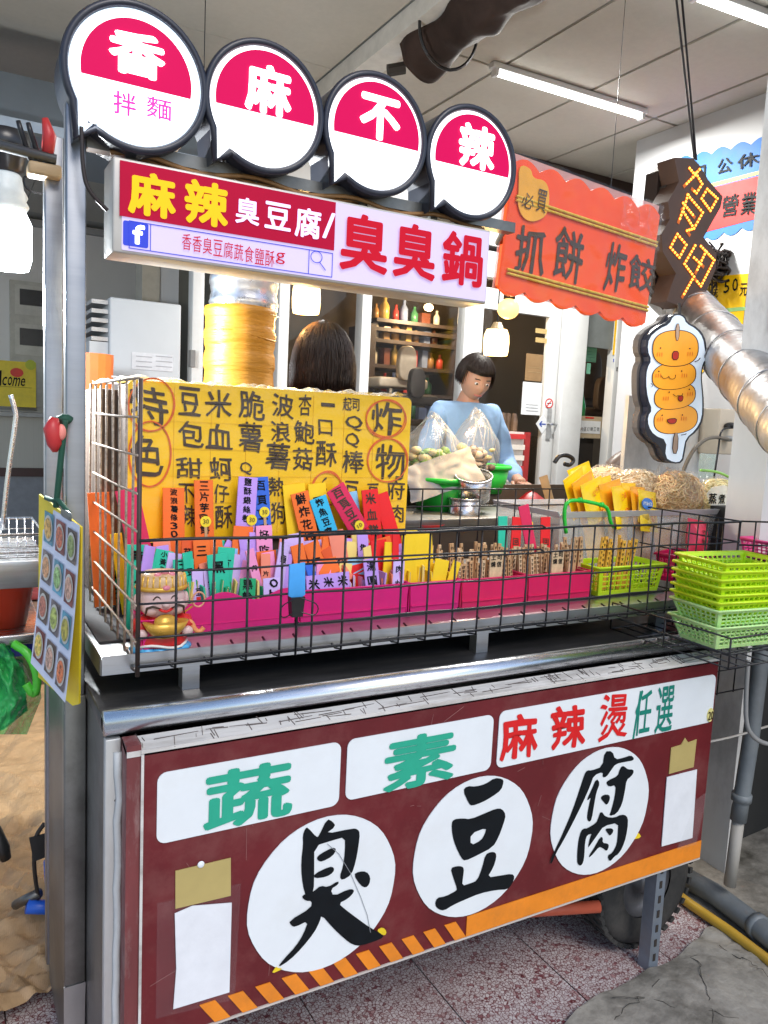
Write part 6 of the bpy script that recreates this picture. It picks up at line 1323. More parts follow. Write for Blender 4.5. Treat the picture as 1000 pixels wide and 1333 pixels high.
packet(945, 712, .1, .08, .5, -8, FILMW, 'clear crinkled bag of white food beside the pink bag', 'clear_bag', cat='bag', d_=.03)
# ============================================================ right shelf and lime basket stack
sh = thing('wire_shelf', 'black wire side shelf carrying the lime basket stack', 'wire shelf', (2.0, -.1, .98))
SZ = PY(935, 850, -.1).z + .0
sx0, sx1, sy0, sy1 = PY(880, 800, .12).x - .06, 2.5, -.2, .19
SZ = .99
sx0 = 1.66
mb = MB()
for i in range(12): x = sx0 + i * .05; mb.rod((x, sy0, SZ), (x, sy1, SZ), .0022)
for j in range(5): y = sy0 + (sy1 - sy0) * j / 4; mb.rod((sx0, y, SZ), (sx0 + .55, y, SZ), .0028)
part('shelf_grid', mb, WIREB, sh, True)
mb = MB()
for z in (SZ + .035, SZ + .075): mb.tube([Vector((sx0, sy1, z)), Vector((sx0, sy0, z)), Vector((sx0 + .55, sy0, z)), Vector((sx0 + .55, sy1, z))], .0026, 6)
for p in [(sx0, sy1), (sx0, sy0), (sx0 + .2, sy0), (sx0 + .4, sy0), (sx0 + .55, sy0), (sx0, 0)]: mb.rod((*p, SZ), (*p, SZ + .075), .0026)
part('guard_rail', mb, WIREB, sh, True)
mb = MB()
for i in range(6): x = 1.93 + i * .08; mb.tube([Vector((x, .2, SZ)), Vector((x, .2, .72))], .0024)
for j in range(4): mb.rod((1.93, .2, .95 - j * .075), (2.4, .2, .95 - j * .075), .0024)
part('hanging_grid', mb, WIREB, sh, True)
mb = MB()
g0, g1 = Vector((GX1 + .004, GY, 0)), PY(1060, 705, .02)
for i in range(6): p = g0.lerp(Vector((g1.x, g1.y, 0)), i / 5); mb.rod((p.x, p.y, GZ1 - .002 * i), (p.x, p.y, SZ + .08), .0024)
for z in (GZ1, 1.23, 1.16): mb.rod((g0.x, g0.y, z), (g1.x, g1.y, z), .0028)
part('side_panel', mb, WIREB, sh, True)
BW_, BDp, BH = .25, .17, .062
c_top = PY(960, 760, -.03)
proto = thing('stacked_basket', 'top lime basket, empty, of the nested stack on the wire side shelf', 'basket', (1.86, -.02, SZ + .004), 'nested baskets on the wire side shelf')
basket_mesh(BW_, BDp, BH, .022, LIME, proto, 12, 8, 4)
protom = thing('stacked_basket', 'pale green basket at the bottom of the nested stack on the wire side shelf', 'basket', (1.86, -.02, SZ + .004), 'nested baskets on the wire side shelf')
basket_mesh(BW_, BDp, BH, .022, MINT, protom, 12, 8, 4)
NBK = 8; lbs = ['top', 'second', 'third', 'fourth', 'fifth', 'sixth', 'seventh']
zz = SZ + .004
order = []
for i in range(NBK):
    if i == 0: o = protom
    elif i == 1: o = copy_tree(protom); o['label'] = 'pale green basket second from the bottom of the nested stack'
    elif i == NBK - 1: o = proto
    else: o = copy_tree(proto); o['label'] = 'lime basket %s from the top of the nested stack' % lbs[NBK - 1 - i]
    o.location = (1.875 + ru(-.003, .003), -.03 + ru(-.003, .003), zz); o.rotation_euler = (0, ru(-.01, .01), -.12 + ru(-.02, .02)); zz += .045 if i == 0 else .0205
t = thing('perforated_basket', 'pink perforated basket at the right edge behind the lime stack', 'basket', (PY(990, 735, .2).x + .06, .2, SZ + .17)); basket_mesh(.16, .14, .06, .012, M('rose plastic', (.8, .08, .3), .35), t)
part('support', MB().span(-.06, .06, -.05, .05, -.168, -.001), DARK, t, local=True)
mb = MB()
for i in range(6): mb.tube(chaikin([PY(975 + ru(-8, 8), 700 + ru(-20, 10), .5), PY(985, 665 + i * 4, .5), PY(1005, 655 + i * 6, .5), PY(1030, 690, .5)], 2, False), .006, 6)
stuff(single('red_net_bag', mb, M('red net', (.45, .02, .03), .5), 'red handles of a bag at the right edge behind the lime baskets', 'bag', smooth=True))
# electrical box with plugs
YE = .8
c = PY(955, 568, YE); t = thing('socket_box', 'cream electrical box with plugged in black and grey cords on the right wall', 'electrical box', c)
CB = M('cream box plastic', (.55, .47, .36), .5, 0, .05, 6, .03, dirt=(.3, .25, .18), dirt_amt=.4)
x0, x1, z0, z1 = PY(936, 560, YE).x, PY(972, 560, YE).x, PY(955, 592, YE).z, PY(955, 533, YE).z
part('box', MB().span(x0, x1, YE, YE + .1, z0, z1), CB, t, bevel=.005); part('cover_line', MB().span(x1 - .002, x1 + .05, YE + .01, YE + .1, z0 - .002, z1 - .004), CB, t, bevel=.004)
part('black_plug', MB().ell(PY(951, 554, YE - .02), (.022, .025, .014)), WIREB, t, True); part('grey_plug', MB().ell(PY(949, 571, YE - .02), (.02, .025, .013)), M('grey cable', (.3, .3, .29)), t, True)
part('black_cord', MB().tube(chaikin([PY(950, 556, YE - .04), PY(938, 560, YE - .05), PY(936, 580, YE - .05), PY(930, 618, YE - .05), PY(925, 660, YE - .02)], 2, False), .004, 6), WIREB, t, True)
part('grey_cord', MB().tube(chaikin([PY(948, 572, YE - .04), PY(930, 568, YE - .05), PY(912, 575, YE - .05), PY(898, 592, YE - .05), PY(885, 625, YE - .03)], 2, False), .008, 6), M('grey brown cable', (.16, .14, .11), .5), t, True)
part('mount_panel', MB().span(x0 + .02, 2.4, YE + .101, YE + .12, z0 - .9, z1 + .03), PCOL, t)
# dark arched stool/backrest behind the noodles and glass jar
c = PY(835, 608, 1.4); pts = [c + Vector((x, 0, z)) for x, z in ((-.26, -.12), (-.2, .0), (-.1, .055), (.1, .06), (.22, .02), (.27, -.12))]
single('arched_backrest', MB().tube(chaikin(pts, 2, False), .045, 8), TAUPE, 'dark brown arched chair back behind the noodle bags', 'chair', smooth=True)
single('glass_jar', MB().lathe(PY(912, 606, 1.2) - ZA * .06, [(.001, 0), (.07, 0), (.075, .1), (.072, .12)], 20), M('green tinted glass', (.45, .6, .55), .1, 0, alpha=.4), 'green tinted glass bowl behind the noodle bags', 'bowl', smooth=True)
# back bench
bn = thing('prep_table', 'dark prep table behind the cage carrying tubs, pots and vegetable bags', 'table', (1.9, 1.3, 0))
BZ = PY(640, 672, 1.1).z
part('tabletop', MB().span(1.45, 3.1, 1.05, 2.0, BZ - .03, BZ), STEELD, bn, bevel=.003)
part('front_panel', MB().span(1.45, 3.1, 1.07, 1.09, .3, BZ - .031), M('dark brown board', (.07, .05, .035), .6, 0, .25, 4, .05), bn)
for x in (1.5, 3.05): part('leg', MB().span(x - .02, x + .02, 1.1, 1.14, 0, .3), STEELD, bn)
part('back_board', MB().span(1.6, 2.9, 1.5, 1.52, BZ + .001, BZ + .09), M('dark brown board', (1, 1, 1)), bn)
def tub(px, py, Y, r, h, mt, label, nm='plastic_tub', rimr=.012):
    c = PY(px, py, Y); t = thing(nm, label, 'tub', c)
    part('body', MB().lathe(c, [(.001, 0), (r * .85, 0), (r, h), (r * .97, h), (r * .82, .01), (.001, .01)], 28), mt, t, True)
    part('rim', MB().tube([c + Vector((r * 1.02 * math.cos(i * .224), r * 1.02 * math.sin(i * .224), h)) for i in range(28)], rimr, 6, closed=True), mt, t, True); return t
tub(572, 664, 1.35, .115, .13, GREENPL, 'bright green tub under the grey cloth, left of the tilted steel pot'); tub(625, 640, 1.6, .13, .12, GREENPL, 'larger bright green tub behind the steel pot, under the person in blue')
def pot(px, py, Y, r, h, tilt, label):
    c = PY(px, py, Y); t = thing('steel_pot', label, 'pot', c); t.rotation_euler = (tilt, -tilt * .7, 0)
    part('body', MB().lathe((0, 0, 0), [(.001, 0), (r * .97, 0), (r, h), (r * .98, h), (r * .95, .004), (.001, .004)], 32), STEELH, t, True, local=True)
    part('rim', MB().tube([Vector((r * 1.01 * math.cos(i * .224), r * 1.01 * math.sin(i * .224), h)) for i in range(28)], .004, 6, closed=True), STEELH, t, True, local=True)
pot(603, 690, 1.2, .065, .13, .0, 'narrow steel pot standing upright in front of the green tubs'); pot(615, 648, 1.25, .075, .1, .28, 'steel pot tilted to the right on top of the narrow pot')
pot(653, 645, 1.7, .09, .05, 0, 'shallow steel pan behind the red lid')
single('red_lid', MB().lathe(PY(690, 655, 1.5) , [(.001, .06), (.03, .05), (.085, .01), (.09, 0), (.001, 0)], 20), M('dark red plastic', (.35, .015, .02), .4), 'dark red upturned dish on the prep table near the door', 'dish', smooth=True)  # a loose red lid, resting rim down
single('red_bowl', MB().lathe(PY(550, 690, 1.12), [(.001, 0), (.05, 0), (.09, .03), (.088, .03), (.05, .004)], 20), M('red plastic', (.6, .02, .02), .35), 'red bowl beside the right edge of the yellow menu box', 'bowl', smooth=True)
t = packet(715, 648, .05, .2, 1.4, -15, M('tan knife handle', (.45, .3, .15), .5), 'tan wooden paddle leaning at the back of the prep table', 'wooden_paddle', cat='paddle', d_=.006)
single('black_tongs', MB().tube(chaikin([PY(722, 602, .7), PY(728, 593, .7), PY(738, 592, .7), PY(748, 598, .7), PY(742, 606, .7), PY(735, 604, .7)], 2, False), .008, 8), WIREB, 'black hooked handle at the left top of the noodle tub', 'handle', smooth=True)
# grey cloth
mb = MB(); mb.add(*film_grid(PY(536, 655, 1.25) + YA * .0, Vector((.32, -.02, .1)), Vector((.0, .1, .13)), -YA, 36, 22, .05, 8, 55))
single('grey_cloth', mb, M('grey cloth', (.42, .43, .42), .9, 0, .08, 8, .2, bscale=20), 'crumpled grey cloth lying over the green tub', 'cloth', smooth=True)
VEG = [M('cut cucumber', (.16, .33, .05), .5, 0, .3, 30), M('cut pale vegetable', (.6, .55, .28), .5, 0, .2, 20), M('dark mushroom', (.16, .11, .08), .6, 0, .3, 20), M('pale mushroom', (.6, .5, .42), .6, 0, .2, 20)]
FILMV = filmmat('cloudy vegetable bag film', .14, .45, .12, 34, .01)
def veg_bag(px, py, Y, r, label, mats, n):
    c = PY(px, py, Y); t = thing('vegetable_bag', label, 'bag of vegetables', c - ZA * r[2])
    mbs = [MB() for _ in mats]
    for i in range(n):
        a = ru(0, 6.28); rr = ru(0, .75); z = ru(-.8, .1); p = c + Vector((rr * r[0] * math.cos(a), rr * r[1] * math.sin(a), z * r[2])); s = ru(.014, .026)
        mbs[i % len(mats)].ell(p, (s, s, s * ru(.5, 1)), 8, 6, .06)
    for m_, q in zip(mats, mbs): stuff(part('vegetables', q, m_, t, True))
    o = MB().ell(c, (r[0], r[1], r[2]), 40, 26, .05)
    for v in o.v:
        k = max(0, (v.z - c.z) / r[2])
        if k > .3: v.x = c.x + (v.x - c.x) * (1.25 - .75 * k) ; v.z += .05 * k * k
    part('film', o, FILMV, t, True)
    mb = MB()
    for i in range(9):
        a = ru(-2.6, -.5); p0 = c + Vector((r[0] * .98 * math.cos(a), r[1] * .98 * math.sin(a), ru(-.2, .3) * r[2])); mb.tube([p0, c + Vector((r[0] * .6 * math.cos(a + ru(-.3, .3)), r[1] * .7 * math.sin(a), r[2] * .8)), c + Vector((ru(-.03, .03), ru(-.03, 0), r[2] * 1.2))], .0012, 4)
    stuff(part('film_fold', mb, M('white film fold', (.9, .92, .95), .2, 0, alpha=.35), t, True))
veg_bag(562, 590, 1.4, (.14, .09, .11), 'clear bag of cut green and pale vegetables beside the menu box', [VEG[0], VEG[0], VEG[1]], 110)
veg_bag(618, 586, 1.45, (.12, .08, .12), 'clear bag of mushrooms and tofu in front of the person in blue', [VEG[1], VEG[2], VEG[3]], 80)
# ============================================================ figurine
gy = .2; g0 = PZ(215, 855, TZ + .004); gx = PY(210, 780, gy).x
fg = thing('fortune_figurine', 'laughing fortune god figurine with gold ingot and blue cloud base at the cage corner', 'figurine', (gx, gy, TZ + .004)); G = Vector((gx, gy, TZ + .004)); s = 1.36
def gp(x, y, z): return G + Vector((x, y, z)) * s
mb = MB()
for i in range(11): a = i * 2 * math.pi / 11; mb.ell(gp(.034 * math.cos(a), .02 * math.sin(a) , .006), (.014 * s, .011 * s, .007 * s), 10, 6)
mb.ell(gp(0, 0, .005), (.036 * s, .024 * s, .006 * s)); part('cloud_base', mb, BLUEC, fg, True)
part('robe', MB().lathe(gp(0, 0, .008), [(.001, 0), (.038 * s, .004 * s), (.04 * s, .012 * s), (.034 * s, .03 * s), (.028 * s, .045 * s), (.02 * s, .052 * s), (.001, .054 * s)], 24, XA, YA * .75, ZA), REDC, fg, True)
part('robe_hem', MB().tube([gp(.039 * math.cos(a * .3), .031 * math.sin(a * .3) , .014 + .003 * math.sin(a)) for a in range(21)], .0022 * s, 6, closed=True), M('white glaze', (.8, .78, .74), .3), fg, True)
part('head', MB().ell(gp(0, -.002, .082), (.036 * s, .028 * s, .031 * s), 28, 20), SKINP, fg, True)
for sx in (-1, 1):
    part('cheek', MB().ell(gp(sx * .019, -.017, .073), (.014 * s, .011 * s, .013 * s)), SKINP, fg, True)
    part('ear', MB().ell(gp(sx * .037, 0, .078), (.005 * s, .006 * s, .013 * s)), SKINP, fg, True)
    part('closed_eye', MB().tube([gp(sx * (.007 + .011 * k / 6), -.0282 + .0003 * k, .086 + .005 * math.sin(math.pi * k / 6)) for k in range(7)], .0011 * s, 5), INKB, fg, True)
    part('moustache', MB().tube([gp(sx * .008, -.0305, .073), gp(sx * .019, -.0295, .077), gp(sx * .027, -.0265, .074), gp(sx * .029, -.0245, .062)], [.001 * s, .0022 * s, .002 * s, .0008 * s], 6), INKB, fg, True)
    part('hand', MB().ell(gp(sx * .034, -.024, .035), (.009 * s, .007 * s, .008 * s), 12, 8, .05), SKINP, fg, True)
    part('sleeve', MB().tube([gp(sx * .02, -.002, .05), gp(sx * .034, -.01, .045), gp(sx * .036, -.02, .037)], [.012 * s, .014 * s, .011 * s], 10), REDC, fg, True)
part('nose', MB().ell(gp(0, -.031, .079), (.006 * s, .005 * s, .005 * s)), SKINP, fg, True)
part('mouth', MB().tube([gp(x, -.0315 + abs(x) * .3, .0685 + x * x * 40) for x in (-.01, -.005, 0, .005, .01)], .0022 * s, 6), REDP, fg, True)
part('beard_spot', MB().ell(gp(0, -.028, .06), (.006 * s, .003 * s, .004 * s)), INKB, fg, True)
part('hat', MB().lathe(gp(0, 0, .1), [(.035 * s, 0), (.037 * s, .004 * s), (.035 * s, .018 * s), (.025 * s, .024 * s), (.001, .026 * s)], 28, XA, YA * .85, ZA), M('cream gold hat', (.65, .42, .22), .35, 0, .3, 60), fg, True)
mb = MB()
for i in range(13): a = math.pi * (1 + i / 12); mb.rod(gp(.037 * math.cos(a), .031 * math.sin(a), .1), gp(.034 * math.cos(a), .028 * math.sin(a), .12), .0018 * s, 6)
part('hat_rib', mb, GOLD, fg, True)
part('hat_band', MB().tube([gp(.036 * math.cos(a * .3), .03 * math.sin(a * .3), .101) for a in range(21)], .004 * s, 6, closed=True), GOLD, fg, True)
for x, z in ((0, .104), (0, .126), (-.01, .122), (.01, .122)): part('hat_jewel', MB().ell(gp(x, -.031 if z < .11 else -.02, z), (.006 * s, .004 * s, .004 * s)), M('pink glaze', (.8, .25, .3), .3), fg, True)
part('ingot', MB().lathe(gp(0, -.03, .03), [(.001, 0), (.018 * s, 0), (.028 * s, .012 * s), (.034 * s, .024 * s), (.03 * s, .023 * s), (.018 * s, .018 * s), (.016 * s, .028 * s), (.008 * s, .033 * s), (.001, .034 * s)], 28, XA, YA * .6, ZA), GOLD, fg, True)
part('coin', MB().tube([gp(.054, -.012, .079) + Vector((.0095 * s * math.cos(a * .4), 0, .0115 * s * math.sin(a * .4))) for a in range(16)], .002, 6, closed=True), M('pink gold', (.75, .35, .2), .3), fg, True)
part('coin_core', MB().box(gp(.054, -.012, .079), (.009, .002, .01)), REDP, fg); part('coin_stem', MB().rod(gp(.046, -.008, .068), gp(.03, -.002, .055), .002), GOLD, fg)
part('sash', MB().tube(chaikin([gp(.03, -.018, .05), gp(.042, -.02, .047), gp(.045, -.022, .035), gp(.054, -.022, .03), gp(.06, -.022, .037)], 2, False), .004 * s, 6), M('orange glaze', (.8, .3, .1), .3), fg, True)
# ============================================================ menu photo board on the left
mp = thing('photo_menu', 'white food photo sheet clipped to a yellow board, hanging left of the cage', 'menu', PY(75, 790, .2))
def q3(x, y, d=0.):
    # position on the hanging sheet: depth falls from the left edge to the right edge
    f = (x - 40) / 64 ; Yd = .36 - .2 * f + .0 * y; return PY(x, y, Yd + d)
yb = [q3(53, 643, .035), q3(108, 686, .03), q3(105, 915, .03), q3(97, 917, .03), q3(52, 880, .035)]
part('yellow_board', MB().prism(yb[::-1], Vector((.004, .006, 0))), M('yellow clipboard', (.82, .62, .02), .4), mp)
TLq, TRq, BRq, BLq = (57, 656), (104, 684), (85, 915), (40, 863)
def sheet(u, v, lift=0.):
    a = (TLq[0] + (TRq[0] - TLq[0]) * u, TLq[1] + (TRq[1] - TLq[1]) * u); b = (BLq[0] + (BRq[0] - BLq[0]) * u, BLq[1] + (BRq[1] - BLq[1]) * u)
    bend = 5 * math.sin(math.pi * v) ; x = a[0] + (b[0] - a[0]) * v ** 1.25 + bend * .3; y = a[1] + (b[1] - a[1]) * v
    p = PY(x, y, .33 - .17 * u - lift * .6); p.x -= lift; return p
n1, n2 = 8, 24; vs = [sheet(i / n1, j / n2) for j in range(n2 + 1) for i in range(n1 + 1)]
fs = [(j * (n1 + 1) + i, (j + 1) * (n1 + 1) + i, (j + 1) * (n1 + 1) + i + 1, j * (n1 + 1) + i + 1) for j in range(n2) for i in range(n1)]
o = part('photo_sheet', MB().add(vs, fs), M('laminated white sheet', (.7, .74, .88), .2, 0, .02, 5, .02, coat=.5), mp, True)
fcol = [(.55, .3, .08), (.45, .12, .06), (.2, .25, .08), (.5, .25, .12), (.25, .4, .15), (.5, .28, .2), (.4, .15, .1), (.35, .4, .1), (.35, .3, .05), (.65, .45, .1), (.5, .3, .22), (.6, .16, .06)]
bgc = [(.1, .3, .4), (.2, .05, .04), (.12, .08, .06), (.15, .12, .12)]
for r_ in range(4):
    for k in range(3):
        u0, u1 = .06 + k * .32, .06 + k * .32 + .25; v0, v1 = (.03, .27, .51, .75)[r_] + k * .008, (.03, .27, .51, .75)[r_] + .19 + k * .008
        i = r_ * 3 + k
        def sq(a0, a1, b0, b1, lf): 
            g = [sheet(a0 + (a1 - a0) * ii / 3, b0 + (b1 - b0) * jj / 4, lf) for jj in range(5) for ii in range(4)]; return MB().add(g, [(jj * 4 + ii, jj * 4 + ii + 1, jj * 4 + ii + 5, jj * 4 + ii + 4) for jj in range(4) for ii in range(3)])
        part('food_photo', sq(u0, u1, v0, v1, .002), M('photo ground %d' % (i % 4), bgc[i % 4], .3, 0, .6, 30), mp)
        um, vm = (u0 + u1) / 2, (v0 + v1) / 2
        def el(k_, lf): g = [sheet(um + (u1 - u0) * .46 * k_ * math.cos(a * .393), vm + (v1 - v0) * .42 * k_ * math.sin(a * .393), lf) for a in range(16)]; return MB().add(g, [tuple(range(16))])
        part('food_photo', el(1, .003), M('photo plate', (.6, .58, .52), .3, 0, .1, 20), mp); part('food_photo', el(.8, .004), M('photo food %d' % i, fcol[i], .4, 0, .9, 110, dirt=tuple(min(1, c * 2.2) for c in fcol[i]), dirt_amt=.9, dscale=120), mp)
part('clip', MB().box(sheet(.62, .0) + Vector((0, 0, .006)), (.05, .02, .018), (sheet(1, 0) - sheet(0, 0)).normalized(), YA, ZA), STEELD, mp, bevel=.004)
GR = M('dark green cord', (.01, .07, .04), .7)
part('green_cord', MB().tube(chaikin([PY(85, 547, .25), PY(80, 590, .25), PY(75, 640, .26), PY(73, 660, .27)], 2, False), .006, 6), GR, mp, True)
part('green_cord', MB().tube(chaikin([PY(60, 648, .32), PY(70, 652, .27), PY(75, 650, .26), PY(82, 658, .24), PY(90, 668, .22)], 2, False), .005, 6), GR, mp, True)
c = PY(84, 546, .27); single('green_knot', MB().ell(c, (.016, .014, .01), 12, 8, .12), GR, 'dark green cord knot tied round the front post', 'knot', smooth=True)
c = PY(71, 565, .25); t = thing('red_clothes_peg', 'red plastic peg hanging on the front post above the photo menu', 'clip', c)
part('body', MB().tube([c + Vector((0, 0, .032)), c + Vector((-.004, 0, .01)), c + Vector((.0, 0, -.02)), c + Vector((.001, 0, -.035))], [.008, .017, .014, .005], 10), M('red grip', (.5, .03, .03)), t, True); part('jaw', MB().ell(c + Vector((.012, -.004, .004)), (.009, .009, .016)), M('salmon plastic', (.8, .25, .2), .4), t, True)
# ============================================================ left: fryer basket, bucket, bags
t = thing('fryer_basket', 'steel wire fryer basket with a long handle, left of the photo menu', 'strainer', PY(30, 720, .75)); Yf = .75
x0, x1 = -.3, PY(58, 700, Yf).x; zt, zb_f = PY(30, 660, 1.0).z, PY(30, 727, Yf).z
mb = MB()
for i in range(26): x = x0 + (x1 - x0) * i / 25; mb.tube([Vector((x, Yf, zb_f + .045)), Vector((x, Yf + .02, zb_f)), Vector((x, Yf + .3, zb_f)), Vector((x, Yf + .32, zb_f + .06))], .0017, 4)
for j in range(12): y = Yf + .01 + j * .028; mb.rod((x0, y, zb_f + .001), (x1, y, zb_f + .001), .0017, 4)
for z in (.015, .03): mb.rod((x0, Yf, zb_f + z), (x1, Yf, zb_f + z), .0015, 4); mb.rod((x0, Yf + .32, zb_f + z), (x1, Yf + .32, zb_f + z), .0015, 4)
stuff(part('mesh', mb, STEELH, t, True))
part('rim', MB().tube([Vector((x0, Yf, zb_f + .06)), Vector((x1, Yf, zb_f + .06)), Vector((x1, Yf + .33, zb_f + .06)), Vector((x0, Yf + .33, zb_f + .06))], .004, 6, closed=True), STEELH, t, True)
part('handle', MB().tube(chaikin([PY(3, 690, .8), PY(10, 620, .8), PY(21, 545, .8), PY(20, 535, .8), PY(14, 514, .8)], 1, False), .006, 8), STEELH, t, True)
t = thing('steel_stand', 'brushed steel fryer stand edge under the wire basket at the left', 'stand', (.0, .9, 0))
zp = PY(30, 730, .72).z
part('top_pan', MB().span(-.5, x1 - .0, .72, 1.1, zp - .07, zp), STEEL, t, bevel=.003)
for x in (-.4, -.12): part('leg', MB().span(x - .015, x + .015, 1.05, 1.08, 0, zp - .071), STEELD, t)
t = thing('red_bucket', 'red plastic bucket cut by the left edge, under the steel stand', 'bucket', PY(5, 800, .9)); c = PY(2, 812, .9)
part('body', MB().lathe(c, [(.001, 0), (.062, 0), (.082, .11), (.088, .112), (.088, .118), (.078, .118), (.06, .006)], 28), M('red orange plastic', (.75, .06, .02), .35, 0, .05, 6), t, True)
part('shelf_tray', MB().span(-.4, c.x + .1, c.y - .12, c.y + .4, c.z - .03, c.z - .001), STEELH, t, bevel=.006)
part('blue_block', MB().span(-.3, c.x + .1, c.y - .1, c.y + .2, c.z - .065, c.z - .0305), M('deep blue plastic', (.02, .03, .3), .4), t)
part('leg', MB().span(c.x - .34, c.x - .31, c.y + .05, c.y + .08, 0, c.z - .066), STEELD, t)
GBG = M('green plastic bag', (.05, .5, .12), .25, 0, .15, 6, .4, alpha=.72, bscale=14)
t = thing('green_bag', 'crumpled green plastic bag hanging at the left edge below the bucket', 'bag', PY(10, 950, .8))
gr_ = [(-40, 838), (30, 838), (46, 862), (54, 895), (40, 915), (42, 935), (10, 955), (-40, 965)]
vs = []; fs = []
for j in range(61):
    for i in range(55):
        u, v = i / 54, j / 60; y = 838 + 118 * v; xr_ = 28 + 26 * math.sin(min(1, v * 1.6) * 1.57) * (1 if v < .6 else 1 - (v - .6) * 1.8); x = -60 + (xr_ + 60) * u
        p = PY(x, y, .82 - .07 * math.sin(u * 3.1) + .02 * math.sin(u * 14 + 2 * v) * (.3 + v) + .06 * abs(NZ.noise(Vector((u * 7, v * 3.2, 2)))) + .03 * abs(NZ.noise(Vector((u * 16, v * 8, 5))))); vs.append(p)
for j in range(60):
    for i in range(54): a = j * 55 + i; fs.append((a, a + 1, a + 56, a + 55))
part('film', MB().add(vs, fs), GBG, t, True)
part('handle', MB().tube(chaikin([PY(18, 838, .78), PY(38, 850, .75), PY(50, 880, .74), PY(46, 908, .74), PY(34, 890, .75)], 2, False), .012, 6), M('leaf green bag film', (.1, .6, .05), .25), t, True)
GBG2 = M('teal bag film', (.03, .35, .22), .25, 0, .2, 5, .4, bscale=12)
part('teal_fold', MB().prism([PY(x, y, .86) for x, y in ((-40, 850), (30, 860), (36, 925), (5, 950), (-40, 960))][::-1], Vector((0, -.01, 0))), GBG2, t)
# brown paper on the ground, far stuff
bp_ = [PZ(*p, 0) for p in ((-60, 985), (118, 930), (118, 1245), (60, 1318), (-90, 1380))]
nu, nv = 90, 150
KP = M('crumpled kraft paper', (.48, .31, .16), .6, 0, .15, 5, .3, dirt=(.22, .13, .06), dirt_amt=.8, dscale=4, bscale=16)  # darker blotches put fold shading into the colour
P0, P1, P2, P3 = PZ(-120, 1420, 0), PZ(106, 1292, 0), PZ(112, 880, 0), PZ(-160, 930, 0)
vs = []
def ridged(p): return 1 - abs(NZ.noise(p)) * 2
FOLDS = [((math.cos(q * 1.1 + .3), math.sin(q * 1.1 + .3)), (4.2, 6.1, 8.3, 10.9, 14.7, 7.7, 18.5)[q], q * .37, (.026, .02, .016, .011, .008, .016, .006)[q]) for q in range(7)]
for j in range(nv + 1):
    for i in range(nu + 1):
        fv = (j / nv) ** 1.8; p = P0.lerp(P1, i / nu).lerp(P3.lerp(P2, i / nu), fv); near = max(0, 1 - fv * 1.2)
        h = 0
        for n_i, f_i, c_i, a_i in FOLDS:
            t_ = p.x * n_i[0] + p.y * n_i[1]; u_ = (t_ * f_i + c_i + .35 * NZ.noise(p * 2.2 + XA * c_i)) % 1; h += a_i * (u_ / .3 if u_ < .3 else (1 - u_) / .7) * (.4 + abs(NZ.noise(p * 2.7 + YA * c_i * 3)) * 2)
        p.z = .003 + h * (.22 + .9 * near); vs.append(p)
fs = [(j * (nu + 1) + i, j * (nu + 1) + i + 1, (j + 1) * (nu + 1) + i + 1, (j + 1) * (nu + 1) + i) for j in range(nv) for i in range(nu)]
o = single('kraft_paper', MB().add(vs, fs), KP, 'large crumpled brown kraft paper spread on the floor left of the cart', 'paper')
c = PY(50, 1150, .9); t = thing('blue_clamp', 'blue handled clamp with a hanging strap beside the lower cart post', 'clamp', c)
BLP = M('blue plastic grip', (.02, .12, .6), .35)
part('handle', MB().tube([PY(35, 1180, .9), PY(60, 1181, .9), PY(75, 1181, .9)], .02, 10), BLP, t, True); part('jaw', MB().tube([PY(66, 1120, .92), PY(68, 1150, .92), PY(70, 1180, .92)], .02, 10), BLP, t, True)
part('strap', MB().tube(chaikin([PY(58, 1072, .88), PY(45, 1090, .88), PY(44, 1130, .88), PY(50, 1170, .9)], 2, False), .006, 6), DARK, t, True); part('plate', MB().prism([PY(x, y, .87) for x, y in ((38, 1092), (64, 1085), (70, 1112), (44, 1122))][::-1], Vector((0, -.008, 0))), M('black plate', (.03, .03, .03), .35), t)
part('grey_jaw', MB().tube([PY(20, 1178, .95), PY(35, 1170, .92), PY(52, 1162, .9)], .014, 8), STEELD, t, True)
single('black_grip', MB().tube([PY(-8, 1080, .8), PY(3, 1105, .8), PY(8, 1118, .8)], [.018, .02, .014], 10), M('black rubber', (.015, .015, .015), .4), 'black rubber grip tip at the left edge above the kraft paper', 'handle', smooth=True)
mt_ = thing('striped_cloth', 'red and brown folded cloth on the floor behind the red bucket', 'cloth', PZ(100, 760, .0)); p = PZ(95, 775, .0)
zc_ = PY(98, 770, 3.2); 
part('fold', MB().box((zc_.x - .1, 3.3, zc_.z - .12), (.9, .3, .16)), M('brown cloth', (.2, .12, .08), .8, 0, .3, 8), mt_, bevel=.03); part('fold', MB().box((zc_.x - .1, 3.32, zc_.z - .005), (.9, .3, .05)), M('maroon cloth', (.25, .04, .04), .8, 0, .3, 8), mt_, bevel=.015)
part('crate', MB().box((zc_.x - .1, 3.3, (zc_.z - .2) / 2), (.8, .28, max(.02, zc_.z - .205))), CARDB, mt_)
